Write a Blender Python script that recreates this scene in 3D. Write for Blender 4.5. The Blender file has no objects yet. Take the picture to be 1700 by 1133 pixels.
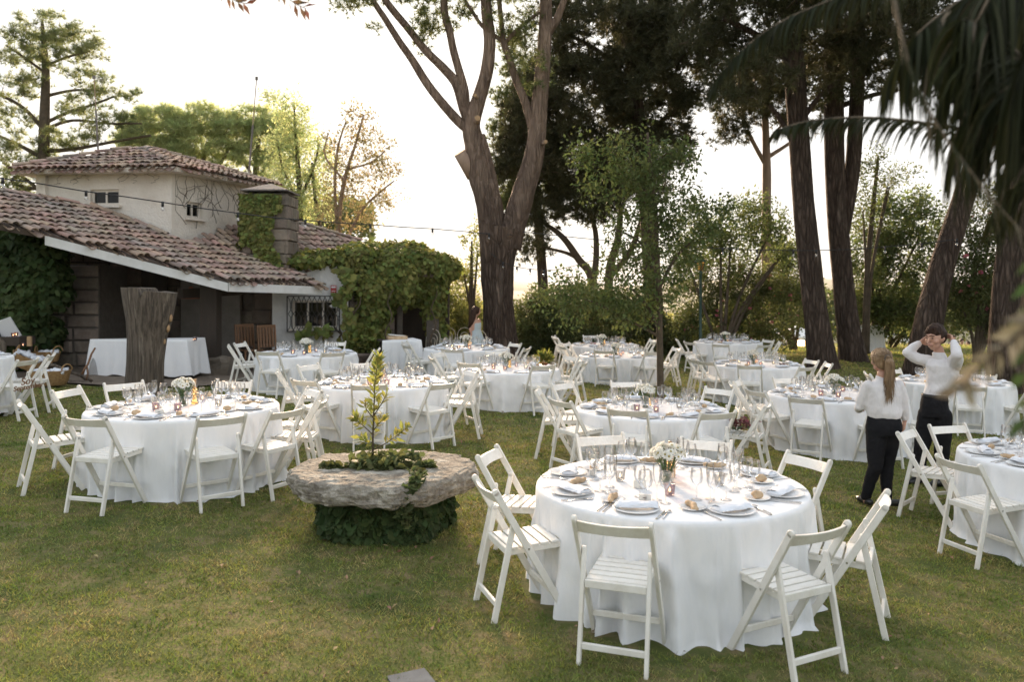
import bpy, bmesh, math, random
import numpy as np
from mathutils import Vector, Matrix, noise
RAD = math.radians
PI = math.pi
random.seed(7)
rng = np.random.default_rng(7)
sc = bpy.context.scene
COL = sc.collection

# ------------------------------------------------------------------ camera, sky, sun, exposure
F, HZ, CAMZ = 1322.0, 480.0, 2.05
cam_d = bpy.data.cameras.new("camera")
cam = bpy.data.objects.new("camera", cam_d)
COL.objects.link(cam)
cam.location = (0, 0, CAMZ)
cam.rotation_euler = (RAD(90), 0, 0)
cam_d.sensor_width = 36
cam_d.lens = F / 1700 * 36
cam_d.shift_y = -(566.5 - HZ) / 1700
cam_d.clip_start = 0.05
cam_d.clip_end = 20000
cam_d.dof.use_dof = True
cam_d.dof.focus_distance = 7.5
cam_d.dof.aperture_fstop = 2.4
sc.camera = cam

SUN_AZ, SUN_EL = -9.0, 15.0          # degrees: azimuth from +Y towards +X, elevation
world = bpy.data.worlds.new("World")
sc.world = world
world.use_nodes = True
wn = world.node_tree
wn.nodes.clear()
w_out = wn.nodes.new("ShaderNodeOutputWorld")
w_bg = wn.nodes.new("ShaderNodeBackground")
w_sky = wn.nodes.new("ShaderNodeTexSky")
w_sky.sky_type = 'NISHITA'
w_sky.sun_disc = False
w_sky.sun_elevation = RAD(SUN_EL)
w_sky.sun_rotation = RAD(SUN_AZ)
w_sky.air_density = 1.0
w_sky.dust_density = 3.0
w_sky.ozone_density = 1.5
w_hsv = wn.nodes.new("ShaderNodeHueSaturation")
w_hsv.inputs['Saturation'].default_value = 0.85
wn.links.new(w_sky.outputs[0], w_hsv.inputs['Color'])
w_gam = wn.nodes.new("ShaderNodeGamma")
w_gam.inputs['Gamma'].default_value = 0.10
wn.links.new(w_hsv.outputs[0], w_gam.inputs['Color'])
w_hs2 = wn.nodes.new("ShaderNodeHueSaturation")      # the haze evens the sky out; its warm and cool sides stay
w_hs2.inputs['Saturation'].default_value = 2.1
wn.links.new(w_gam.outputs[0], w_hs2.inputs['Color'])
wn.links.new(w_hs2.outputs[0], w_bg.inputs['Color'])
w_bg.inputs['Strength'].default_value = 0.15
wn.links.new(w_bg.outputs[0], w_out.inputs['Surface'])

sun_d = bpy.data.lights.new("sun", 'SUN')
sun_d.energy = 3.0
sun_d.angle = RAD(22)
sun_d.color = (1.0, 0.72, 0.48)
sun = bpy.data.objects.new("sun", sun_d)
COL.objects.link(sun)
_sd = Vector((math.sin(RAD(SUN_AZ)) * math.cos(RAD(SUN_EL)), math.cos(RAD(SUN_AZ)) * math.cos(RAD(SUN_EL)), math.sin(RAD(SUN_EL))))
sun.rotation_euler = _sd.to_track_quat('Z', 'Y').to_euler()

sc.view_settings.view_transform = 'Standard'
sc.view_settings.look = 'None'
sc.view_settings.exposure = 2.85
sc.view_settings.gamma = 1.0
sc.view_settings.use_curve_mapping = False
sc.render.engine = 'CYCLES'
cy = sc.cycles
cy.max_bounces = 6
cy.diffuse_bounces = 3
cy.glossy_bounces = 2
cy.transmission_bounces = 4
cy.transparent_max_bounces = 40
cy.caustics_reflective = False
cy.caustics_refractive = False
cy.use_denoising = True
cy.sample_clamp_indirect = 6.0

def at(px, py, Y):
    """the world point that the photograph shows at pixel (px, py), at the distance Y"""
    return Vector(((px - 850) / F * Y, Y, CAMZ + (HZ - py) / F * Y))

def smooth(a, b, x):
    t = min(1.0, max(0.0, (x - a) / (b - a)))
    return t * t * (3 - 2 * t)

def ground_z(x, y):
    z = 0.06 - 0.04 * max(-9.0, min(11.0, x))
    z -= 55 * smooth(44, 420, y) + 1.6 * smooth(33.5, 37.5, y)
    if x < -30: z -= 6 * smooth(30, 120, -x)
    return z

# ------------------------------------------------------------------ materials
def mat(name, c1, c2=None, scale=6.0, rough=0.6, bump=0.0, bscale=None, metal=0.0, stretch=(1, 1, 1),
        detail=4.0, island=0.0, obj_rand=0.0, trans=0.0, spec=0.5, coord='Object', voro=0.0, contrast=(0.35, 0.65),
        c3=None, c3scale=1.0, c3range=(0.5, 0.7), bdist=0.02, sheen=0.0):
    m = bpy.data.materials.new(name)
    m.use_nodes = True
    nt = m.node_tree
    n, l = nt.nodes, nt.links
    b = n['Principled BSDF']
    out = n['Material Output']
    b.inputs['Roughness'].default_value = rough
    b.inputs['Metallic'].default_value = metal
    b.inputs['Specular IOR Level'].default_value = spec
    if sheen: b.inputs['Sheen Weight'].default_value = sheen
    tc = n.new('ShaderNodeTexCoord')
    mp = n.new('ShaderNodeMapping')
    mp.inputs['Scale'].default_value = stretch
    if coord == 'World':
        g = n.new('ShaderNodeNewGeometry')
        l.new(g.outputs['Position'], mp.inputs['Vector'])
    else:
        l.new(tc.outputs[coord], mp.inputs['Vector'])
    col = None
    def rgb(c):
        r = n.new('ShaderNodeRGB'); r.outputs[0].default_value = (*c, 1); return r.outputs[0]
    col = rgb(c1)
    def mix(fac, a, bb):
        mx = n.new('ShaderNodeMix'); mx.data_type = 'RGBA'
        if isinstance(fac, float): mx.inputs[0].default_value = fac
        else: l.new(fac, mx.inputs[0])
        l.new(a, mx.inputs[6]); l.new(bb, mx.inputs[7]); return mx.outputs[2]
    if c2 is not None:
        nz = n.new('ShaderNodeTexNoise')
        nz.inputs['Scale'].default_value = scale
        nz.inputs['Detail'].default_value = detail
        nz.inputs['Roughness'].default_value = 0.65
        l.new(mp.outputs[0], nz.inputs['Vector'])
        mr = n.new('ShaderNodeMapRange')
        mr.inputs['From Min'].default_value, mr.inputs['From Max'].default_value = contrast
        l.new(nz.outputs['Fac'], mr.inputs['Value'])
        col = mix(mr.outputs[0], col, rgb(c2))
    if c3 is not None:
        nz = n.new('ShaderNodeTexNoise')
        nz.inputs['Scale'].default_value = c3scale
        nz.inputs['Detail'].default_value = 5
        nz.inputs['Roughness'].default_value = 0.6
        l.new(mp.outputs[0], nz.inputs['Vector'])
        mr = n.new('ShaderNodeMapRange')
        mr.inputs['From Min'].default_value, mr.inputs['From Max'].default_value = c3range
        l.new(nz.outputs['Fac'], mr.inputs['Value'])
        col = mix(mr.outputs[0], col, rgb(c3))
    if island or obj_rand:
        geo = n.new('ShaderNodeNewGeometry')
        oi = n.new('ShaderNodeObjectInfo')
        ad = n.new('ShaderNodeMath'); ad.operation = 'ADD'
        l.new(geo.outputs['Random Per Island'], ad.inputs[0])
        if obj_rand: l.new(oi.outputs['Random'], ad.inputs[1])
        else: ad.inputs[1].default_value = 0
        fr = n.new('ShaderNodeMath'); fr.operation = 'FRACT'
        l.new(ad.outputs[0], fr.inputs[0])
        hs = n.new('ShaderNodeHueSaturation')
        k = max(island, obj_rand)
        mv = n.new('ShaderNodeMapRange'); mv.inputs['To Min'].default_value = 1 - k; mv.inputs['To Max'].default_value = 1 + k
        l.new(fr.outputs[0], mv.inputs['Value'])
        l.new(mv.outputs[0], hs.inputs['Value'])
        m2 = n.new('ShaderNodeMath'); m2.operation = 'MULTIPLY'; m2.inputs[1].default_value = 7.31
        l.new(fr.outputs[0], m2.inputs[0])
        f2 = n.new('ShaderNodeMath'); f2.operation = 'FRACT'; l.new(m2.outputs[0], f2.inputs[0])
        mh = n.new('ShaderNodeMapRange'); mh.inputs['To Min'].default_value = 0.5 - 0.035 * k / .4; mh.inputs['To Max'].default_value = 0.5 + 0.03 * k / .4
        l.new(f2.outputs[0], mh.inputs['Value'])
        l.new(mh.outputs[0], hs.inputs['Hue'])
        l.new(col, hs.inputs['Color'])
        col = hs.outputs[0]
    l.new(col, b.inputs['Base Color'])
    if bump:
        if voro:
            nb = n.new('ShaderNodeTexVoronoi'); nb.feature = 'DISTANCE_TO_EDGE'
            nb.inputs['Scale'].default_value = bscale or scale
            h = nb.outputs['Distance']
            dn = n.new('ShaderNodeTexNoise'); dn.inputs['Scale'].default_value = 3.5; dn.inputs['Detail'].default_value = 5; l.new(mp.outputs[0], dn.inputs['Vector'])
            dv = n.new('ShaderNodeMix'); dv.data_type = 'VECTOR'; dv.inputs[0].default_value = .22; l.new(mp.outputs[0], dv.inputs[4]); l.new(dn.outputs['Color'], dv.inputs[5])
            voro_vec = dv.outputs[1]
            mr = n.new('ShaderNodeMapRange'); mr.inputs['From Max'].default_value = voro
            l.new(h, mr.inputs['Value']); h = mr.outputs[0]
            dk = n.new('ShaderNodeMapRange'); dk.inputs['To Min'].default_value = 0.45
            l.new(h, dk.inputs['Value'])
            mm = n.new('ShaderNodeMix'); mm.data_type = 'RGBA'; mm.blend_type = 'MULTIPLY'; mm.inputs[0].default_value = 1
            l.new(col, mm.inputs[6]); l.new(dk.outputs[0], mm.inputs[7])
            l.new(mm.outputs[2], b.inputs['Base Color'])
        else:
            nb = n.new('ShaderNodeTexNoise')
            nb.inputs['Scale'].default_value = bscale or scale
            nb.inputs['Detail'].default_value = 6
            h = nb.outputs['Fac']
        l.new(voro_vec if voro else mp.outputs[0], nb.inputs['Vector'])
        bp = n.new('ShaderNodeBump')
        bp.inputs['Strength'].default_value = bump
        bp.inputs['Distance'].default_value = bdist
        l.new(h, bp.inputs['Height'])
        l.new(bp.outputs[0], b.inputs['Normal'])
    if trans:
        tr = n.new('ShaderNodeBsdfTranslucent')
        hs = n.new('ShaderNodeHueSaturation'); hs.inputs['Value'].default_value = 1.6; hs.inputs['Saturation'].default_value = 1.1
        l.new(col, hs.inputs['Color']); l.new(hs.outputs[0], tr.inputs['Color'])
        ms = n.new('ShaderNodeMixShader'); ms.inputs[0].default_value = trans
        l.new(b.outputs[0], ms.inputs[1]); l.new(tr.outputs[0], ms.inputs[2])
        l.new(ms.outputs[0], out.inputs['Surface'])
    return m

def glass_mat(name, tint=(1, 1, 1), gloss=0.9, body=0.04):
    m = bpy.data.materials.new(name); m.use_nodes = True
    nt = m.node_tree; n, l = nt.nodes, nt.links
    n.clear()
    o = n.new('ShaderNodeOutputMaterial')
    t = n.new('ShaderNodeBsdfTransparent'); t.inputs[0].default_value = (*tint, 1)
    g = n.new('ShaderNodeBsdfGlossy'); g.inputs['Roughness'].default_value = 0.04; g.inputs[0].default_value = (gloss,) * 3 + (1,)
    fr = n.new('ShaderNodeLayerWeight'); fr.inputs[0].default_value = 0.35
    mr = n.new('ShaderNodeMapRange'); mr.inputs['To Min'].default_value = body; mr.inputs['To Max'].default_value = 0.75
    l.new(fr.outputs['Fresnel'], mr.inputs['Value'])
    x = n.new('ShaderNodeMixShader'); l.new(mr.outputs[0], x.inputs[0]); l.new(t.outputs[0], x.inputs[1]); l.new(g.outputs[0], x.inputs[2])
    l.new(x.outputs[0], o.inputs['Surface'])
    return m

def emit_mat(name, c, s):
    m = bpy.data.materials.new(name); m.use_nodes = True
    n = m.node_tree.nodes; l = m.node_tree.links; n.clear()
    o = n.new('ShaderNodeOutputMaterial'); e = n.new('ShaderNodeEmission')
    e.inputs[0].default_value = (*c, 1); e.inputs[1].default_value = s
    l.new(e.outputs[0], o.inputs['Surface'])
    return m

M = {}
M['lawn'] = mat('lawn_soil', (0.105, 0.12, 0.036), (0.19, 0.155, 0.08), 9.0, 0.95, 0.5, 60, coord='World', contrast=(.44, .62), c3=(0.065, 0.085, 0.026), c3scale=2.0, c3range=(.48, .66), spec=.1)
M['grass'] = mat('grass_blades', (0.205, 0.24, 0.062), (0.34, 0.285, 0.135), 7.0, 0.8, coord='World', island=0.5, trans=0.3, contrast=(.44, .62), c3=(0.115, 0.165, 0.04), c3scale=1.6, c3range=(.46, .64), spec=.15)
M['dirt'] = mat('dirt', (0.13, 0.10, 0.075), (0.20, 0.16, 0.12), 3, 0.95, 0.5, 25, coord='World')
M['path'] = mat('path_dust', (0.30, 0.25, 0.18), (0.22, 0.18, 0.12), 2, 0.95, 0.4, 25, coord='World')
M['cloth'] = mat('white_linen', (0.82, 0.82, 0.82), (0.77, 0.78, 0.80), 2.5, 0.85, 0.55, 5, stretch=(2.2, 2.2, .9), sheen=.2, bdist=.02, spec=.2)
M['napkin'] = mat('napkin_linen', (0.74, 0.76, 0.80), (0.68, 0.71, 0.76), 9, 0.85, 0.2, 40)
M['chair'] = mat('white_painted_wood', (0.80, 0.78, 0.73), (0.68, 0.64, 0.56), 7, 0.55, 0.3, 30, stretch=(1, 1, .5), detail=7, obj_rand=.04, contrast=(.4, .75))
M['china'] = mat('white_china', (0.82, 0.82, 0.81), rough=0.15)
M['ceramic'] = mat('cream_ceramic', (0.70, 0.68, 0.62), rough=0.3)
M['silver'] = mat('silver', (0.75, 0.73, 0.70), rough=0.2, metal=1)
M['glass'] = glass_mat('clear_glass')
M['pinkglass'] = glass_mat('pink_glass', (1.0, 0.88, 0.89), .9, .06)
M['amberglass'] = glass_mat('amber_glass', (0.85, 0.62, 0.30), .9, .15)
M['greenglass'] = glass_mat('window_glass', (0.25, 0.28, 0.28), .35, .03)
M['flame'] = emit_mat('flame', (1.0, 0.68, 0.32), 5)
M['fairy'] = emit_mat('fairy_light', (1.0, 0.78, 0.5), 2)
M['cork'] = mat('cork', (0.42, 0.26, 0.13), (0.30, 0.17, 0.08), 40)
M['wax'] = mat('wax', (0.75, 0.68, 0.55), rough=.5)
M['bread'] = mat('bread_crust', (0.42, 0.28, 0.16), (0.56, 0.42, 0.27), 22, 0.75, 0.3, 40)
M['petal'] = mat('white_petals', (0.82, 0.81, 0.76), (0.74, 0.73, 0.66), 20, 0.7, island=.08, trans=.2)
M['petaldark'] = mat('dark_red_petals', (0.10, 0.02, 0.03), (0.20, 0.05, 0.05), 20, 0.7, island=.4)
M['petalpink'] = mat('pink_petals', (0.5, 0.08, 0.14), (0.6, 0.15, 0.2), 20, 0.7, island=.3)
M['pistil'] = mat('flower_centre', (0.35, 0.27, 0.05))
M['stem'] = mat('green_stems', (0.05, 0.10, 0.03), (0.08, 0.13, 0.04), 20, 0.6)
M['card'] = mat('card', (0.75, 0.73, 0.68), rough=.8)
M['ink'] = mat('ink', (0.10, 0.09, 0.08), rough=.8)
M['bark'] = mat('pine_bark', (0.085, 0.062, 0.05), (0.15, 0.11, 0.088), 2.2, 0.95, 0.9, 8, stretch=(1.7, 1.7, .30), coord='World', voro=.34, c3=(0.24, 0.19, 0.155), c3scale=3, c3range=(.58, .75), bdist=.09, spec=.15)
M['barkred'] = mat('upper_pine_bark', (0.38, 0.28, 0.21), (0.27, 0.19, 0.145), 2.5, 0.9, 0.6, 9, stretch=(1.2, 1.2, .4), coord='World', c3=(0.25, 0.18, 0.13), c3scale=1.5, bdist=.03, spec=.15)
M['twig'] = mat('twig_bark', (0.07, 0.055, 0.04), (0.11, 0.085, 0.06), 6, 0.9, spec=.15)
M['greybark'] = mat('grey_bark', (0.15, 0.125, 0.10), (0.09, 0.075, 0.06), 8, 0.9, .5, 20, spec=.15)
M['cutwood'] = mat('cut_wood', (0.42, 0.28, 0.15), (0.34, 0.21, 0.11), 12, .8)
def leafm(name, a, b, t=.35, isl=.35): return mat(name, a, b, 1.3, 0.6, island=isl, trans=t, coord='World', spec=.15)
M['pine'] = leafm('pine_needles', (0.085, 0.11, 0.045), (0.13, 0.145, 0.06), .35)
M['pinelight'] = leafm('backlit_pine_needles', (0.13, 0.165, 0.075), (0.19, 0.21, 0.095), .42)  # paler copy of the needles, hazy backlight put into the colour
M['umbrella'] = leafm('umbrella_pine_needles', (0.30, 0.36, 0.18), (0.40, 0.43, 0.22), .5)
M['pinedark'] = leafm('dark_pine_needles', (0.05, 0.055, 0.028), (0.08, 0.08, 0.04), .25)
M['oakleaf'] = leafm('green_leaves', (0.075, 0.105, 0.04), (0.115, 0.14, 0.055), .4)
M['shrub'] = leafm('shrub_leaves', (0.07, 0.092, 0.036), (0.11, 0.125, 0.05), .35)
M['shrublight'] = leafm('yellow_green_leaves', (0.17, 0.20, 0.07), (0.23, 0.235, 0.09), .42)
M['gold'] = leafm('backlit_gold_leaves', (0.22, 0.18, 0.095), (0.17, 0.165, 0.085), .42)  # gold tone carries the low sun's orange rim light in the colour
M['ivy'] = leafm('ivy_leaves', (0.035, 0.06, 0.022), (0.06, 0.09, 0.03), .2)
M['vine'] = leafm('vine_leaves', (0.115, 0.145, 0.038), (0.185, 0.195, 0.06), .32, .5)
M['bay'] = leafm('bay_leaves', (0.14, 0.19, 0.055), (0.24, 0.24, 0.075), .35)
M['frond'] = leafm('palm_leaf', (0.014, 0.018, 0.008), (0.024, 0.028, 0.011), .10)
M['drypalm'] = mat('dry_palm', (0.09, 0.07, 0.045), (0.15, 0.12, 0.08), 5, .8, island=.2)
M['stucco'] = mat('white_stucco', (0.74, 0.69, 0.62), (0.64, 0.58, 0.51), 1.6, 0.9, 0.6, 22, c3=(0.38, 0.33, 0.28), c3scale=.9, c3range=(.58, .8), bdist=.03)
M['stuccow'] = mat('limewash', (0.68, 0.68, 0.67), (0.58, 0.58, 0.57), 2, 0.9, 0.5, 12, bdist=.03)
M['stone'] = mat('granite', (0.16, 0.13, 0.10), (0.24, 0.20, 0.16), 4, 0.9, 0.7, 18, obj_rand=.22, c3=(0.10, 0.085, 0.07), c3scale=2, bdist=.03)
M['dimplaster'] = mat('shaded_plaster', (0.24, 0.22, 0.195), (0.17, 0.155, 0.135), 2, .9, .4, 14)  # a darker stucco; the porch's shade is put into its colour
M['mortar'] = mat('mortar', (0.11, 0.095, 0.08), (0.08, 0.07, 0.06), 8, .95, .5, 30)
M['slab'] = mat('weathered_granite', (0.36, 0.33, 0.275), (0.16, 0.14, 0.115), 11, 0.95, 1.0, 34, detail=9, c3=(0.46, 0.43, 0.37), c3scale=4.2, c3range=(.52, .62), bdist=.03, spec=.2)
M['tile'] = mat('clay_roof_tile', (0.38, 0.255, 0.19), (0.27, 0.215, 0.175), 2.0, 0.9, 0.4, 20, island=.32, obj_rand=.32, c3=(0.23, 0.205, 0.18), c3scale=1.2, c3range=(.50, .68), coord='World')
M['under'] = mat('roof_underlay', (0.10, 0.07, 0.055), (0.07, 0.055, 0.045), 6, .9)
M['fascia'] = mat('white_fascia', (0.66, 0.66, 0.65), (0.55, 0.55, 0.53), 3, .7)
M['darkwood'] = mat('dark_wood', (0.035, 0.027, 0.02), (0.055, 0.04, 0.03), 5, .8, .3, 20, stretch=(1, 1, .2))
M['wood'] = mat('brown_wood', (0.22, 0.11, 0.05), (0.15, 0.075, 0.035), 6, .6, .2, 30, stretch=(1, 1, .3))
M['oldwood'] = mat('grey_old_wood', (0.135, 0.108, 0.083), (0.055, 0.043, 0.033), 9, 0.95, .7, 16, stretch=(2.6, 2.6, .13), contrast=(.40, .60), c3=(0.22, 0.185, 0.145), c3scale=8, c3range=(.58, .72), bdist=.03)
M['iron'] = mat('black_iron', (0.02, 0.02, 0.022), rough=.6)
M['greeniron'] = mat('green_iron', (0.02, 0.05, 0.04), rough=.5)
M['whiteiron'] = mat('cream_iron', (0.62, 0.58, 0.48), (0.5, 0.44, 0.34), 12, .5)
M['sheet'] = mat('old_sheet_metal', (0.10, 0.09, 0.085), (0.16, 0.14, 0.13), 4, .6)
M['wicker'] = mat('wicker', (0.40, 0.25, 0.11), (0.26, 0.15, 0.06), 30, .8, .5, 60)
M['black'] = mat('black_trousers', (0.012, 0.012, 0.014), (0.018, 0.018, 0.02), 8, .9, .3, 30, spec=.08)
M['shirt'] = mat('white_shirt', (0.70, 0.68, 0.68), (0.62, 0.60, 0.60), 5, .85, .9, 9, bdist=.03, stretch=(1, 1, .55), spec=.2)
M['skin'] = mat('skin', (0.48, 0.28, 0.20), (0.44, 0.24, 0.17), 8, .55)
M['blond'] = mat('light_brown_hair', (0.15, 0.09, 0.045), (0.30, 0.20, 0.11), 30, .5, .5, 60, stretch=(1, 1, .12))
M['brownhair'] = mat('dark_brown_hair', (0.020, 0.010, 0.006), (0.045, 0.022, 0.013), 30, .6, .8, 60, stretch=(1, 1, .2), spec=.2)
M['dress'] = mat('pale_blue_dress', (0.42, 0.48, 0.50), (0.36, 0.43, 0.46), 8, .8, .3, 20, stretch=(1, 1, .2))
M['navy'] = mat('navy_cloth', (0.03, 0.04, 0.08), rough=.8)
M['greycloth'] = mat('grey_cloth', (0.15, 0.15, 0.16), rough=.8)
M['redcloth'] = mat('rust_cloth', (0.35, 0.10, 0.06), rough=.8)
M['shoe'] = mat('black_shoe', (0.015, 0.015, 0.015), rough=.35)
M['eye'] = mat('eye_dark', (0.02, 0.015, 0.01), rough=.3)
M['lip'] = mat('lip', (0.38, 0.16, 0.13), rough=.5)
M['red'] = mat('red_print', (0.35, 0.04, 0.04), rough=.6)
M['bulb'] = glass_mat('bulb_glass', (1, 1, 1), .9, .25)
M['board'] = mat('white_board', (0.70, 0.71, 0.74), rough=.5)
M['terracotta'] = mat('terracotta_pot', (0.32, 0.12, 0.07), rough=.8)
M['canvas'] = mat('white_canvas', (0.78, 0.78, 0.76), rough=.8)
M['hill'] = mat('wooded_hill', (0.05, 0.075, 0.035), (0.09, 0.10, 0.05), .02, .95, coord='World', c3=(0.13, 0.13, 0.08), c3scale=.004)
M['slate'] = mat('grey_metal_plate', (0.13, 0.15, 0.165), (0.09, 0.10, 0.11), 6, .85, spec=.15)

# ------------------------------------------------------------------ mesh helpers
class MB:
    """collects shapes and links them as ONE mesh object"""
    def __init__(s): s.v = []; s.f = []; s.m = []; s.mi = 0
    def add(s, vs, fs):
        o = len(s.v); s.v += [tuple(p) for p in vs]
        s.f += [tuple(o + i for i in f) for f in fs]; s.m += [s.mi] * len(fs)
    def box(s, c, d, rot=None):
        hx, hy, hz = d[0] / 2, d[1] / 2, d[2] / 2
        vs = [Vector((x, y, z)) for x in (-hx, hx) for y in (-hy, hy) for z in (-hz, hz)]
        if rot is not None: vs = [rot @ v for v in vs]
        c = Vector(c)
        s.add([v + c for v in vs], [(0, 1, 3, 2), (4, 6, 7, 5), (0, 4, 5, 1), (2, 3, 7, 6), (0, 2, 6, 4), (1, 5, 7, 3)])
    def bar(s, a, b, w, h, up=(0, 0, 1), bev=0.0):
        """a bar from a to b, w wide (sideways), h thick (towards up)"""
        a, b = Vector(a), Vector(b)
        d = (b - a).normalized(); u = Vector(up)
        x = d.cross(u)
        if x.length < 1e-4: x = d.cross(Vector((0, 1, 0)))
        x.normalize(); u = x.cross(d).normalized()
        if bev:
            k = bev
            prof = [(-w/2+k, -h/2), (w/2-k, -h/2), (w/2, -h/2+k), (w/2, h/2-k), (w/2-k, h/2), (-w/2+k, h/2), (-w/2, h/2-k), (-w/2, -h/2+k)]
        else:
            prof = [(-w/2, -h/2), (w/2, -h/2), (w/2, h/2), (-w/2, h/2)]
        n = len(prof)
        vs = [a + x * p + u * q for p, q in prof] + [b + x * p + u * q for p, q in prof]
        fs = [(i, (i + 1) % n, n + (i + 1) % n, n + i) for i in range(n)] + [tuple(range(n))[::-1], tuple(range(n, 2 * n))]
        s.add(vs, fs)
    def tube(s, pts, rad, n=8, cap=True):
        pts = [Vector(p) for p in pts]
        if not hasattr(rad, '__len__'): rad = [rad] * len(pts)
        rings = []; prev = None
        for i, p in enumerate(pts):
            d = (pts[min(i + 1, len(pts) - 1)] - pts[max(i - 1, 0)])
            if d.length < 1e-9: d = Vector((0, 0, 1))
            d.normalize()
            if prev is None:
                x = d.cross(Vector((0, 0, 1)))
                if x.length < 1e-3: x = d.cross(Vector((0, 1, 0)))
            else:
                x = prev - d * prev.dot(d)
                if x.length < 1e-4: x = d.cross(Vector((0, 1, 0)))
            x.normalize(); prev = x; y = d.cross(x)
            rings.append([p + (x * math.cos(2 * PI * k / n) + y * math.sin(2 * PI * k / n)) * rad[i] for k in range(n)])
        vs = [v for r in rings for v in r]; fs = []
        for i in range(len(pts) - 1):
            for k in range(n):
                a = i * n + k; b = i * n + (k + 1) % n
                fs.append((a, b, b + n, a + n))
        if cap: fs += [tuple(range(n))[::-1], tuple(range((len(pts) - 1) * n, len(pts) * n))]
        s.add(vs, fs)
    def lathe(s, prof, n=16, c=(0, 0, 0), close=False):
        c = Vector(c); vs = []; fs = []
        for r, z in prof:
            for k in range(n):
                vs.append(c + Vector((r * math.cos(2 * PI * k / n), r * math.sin(2 * PI * k / n), z)))
        for i in range(len(prof) - 1):
            for k in range(n):
                a = i * n + k; b = i * n + (k + 1) % n
                fs.append((a, b, b + n, a + n))
        s.add(vs, fs)
    def ball(s, c, r, n=8, m=6):
        if not hasattr(r, '__len__'): r = (r, r, r)
        vs = []; fs = []
        for i in range(m + 1):
            t = PI * i / m
            for k in range(n):
                vs.append((c[0] + r[0] * math.sin(t) * math.cos(2 * PI * k / n), c[1] + r[1] * math.sin(t) * math.sin(2 * PI * k / n), c[2] - r[2] * math.cos(t)))
        for i in range(m):
            for k in range(n):
                a = i * n + k; b = i * n + (k + 1) % n
                fs.append((a, b, b + n, a + n))
        s.add(vs, fs)
    def mesh(s, name, mats, smooth=False):
        me = bpy.data.meshes.new(name)
        me.from_pydata(s.v, [], s.f)
        for m in (mats if isinstance(mats, (list, tuple)) else [mats]): me.materials.append(m)
        if max(s.m, default=0): me.polygons.foreach_set('material_index', s.m)
        if smooth: me.polygons.foreach_set('use_smooth', [True] * len(me.polygons))
        me.update()
        return me
    def build(s, name, mats, parent=None, smooth=False, **k):
        return link(name, s.mesh(name, mats, smooth), parent, **k)

def link(name, me, parent=None, loc=None, rotz=None, label=None, cat=None, group=None, kind=None):
    o = bpy.data.objects.new(name, me); COL.objects.link(o)
    if parent is not None: o.parent = parent
    if loc is not None: o.location = loc
    if rotz is not None: o.rotation_euler = (0, 0, rotz)
    tag(o, label, cat, group, kind)
    return o

def tag(o, label=None, cat=None, group=None, kind=None):
    if label: o['label'] = label
    if cat:
        o['category'] = cat
        if not kind: kind = 'thing'
    if group: o['group'] = group
    if kind: o['kind'] = kind
    return o

def thing(name, label, cat, loc=(0, 0, 0), rotz=0.0, group=None):
    o = bpy.data.objects.new(name, None); COL.objects.link(o)
    o.empty_display_size = .1
    o.location = loc; o.rotation_euler = (0, 0, rotz)
    return tag(o, label, cat, group)

def copy_tree(o, loc=None, rotz=None, label=None, group=None, scale=None, parent=None):
    c = o.copy(); COL.objects.link(c)
    if parent is not None: c.parent = parent
    if loc is not None: c.location = loc
    if rotz is not None: c.rotation_euler = (0, 0, rotz)
    if label: c['label'] = label
    if group: c['group'] = group
    if scale is not None: c.scale = (scale,) * 3
    for ch in KIDS.get(o.name, ()): copy_tree(ch, parent=c)
    return c
KIDS = {}
def kids(o):
    """remember the children of a prototype so that copying needs no search"""
    KIDS[o.name] = [c for c in COL.objects if c.parent == o]
    for c in KIDS[o.name]:
        k = [d for d in COL.objects if d.parent == c]
        if k: KIDS[c.name] = k
    return o

def np_mesh(name, verts, faces, mats, mi=None, smooth=False):
    """verts (n,3), faces (m,k) arrays -> mesh, fast"""
    me = bpy.data.meshes.new(name)
    verts = np.asarray(verts, dtype=np.float32); faces = np.asarray(faces, dtype=np.int32)
    nf, k = faces.shape
    me.vertices.add(len(verts)); me.vertices.foreach_set('co', verts.ravel())
    me.loops.add(nf * k); me.loops.foreach_set('vertex_index', faces.ravel())
    me.polygons.add(nf); me.polygons.foreach_set('loop_start', np.arange(0, nf * k, k, dtype=np.int32))
    me.polygons.foreach_set('loop_total', np.full(nf, k, dtype=np.int32))
    for m in (mats if isinstance(mats, (list, tuple)) else [mats]): me.materials.append(m)
    if mi is not None: me.polygons.foreach_set('material_index', np.asarray(mi, dtype=np.int32))
    if smooth: me.polygons.foreach_set('use_smooth', np.ones(nf, dtype=bool))
    me.update(calc_edges=True)
    return me

def unit(a): return a / np.maximum(1e-9, np.linalg.norm(a, axis=-1, keepdims=True))
def rdir(n, up=0.0):
    d = rng.normal(size=(n, 3)); d[:, 2] += up
    return unit(d)

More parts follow.
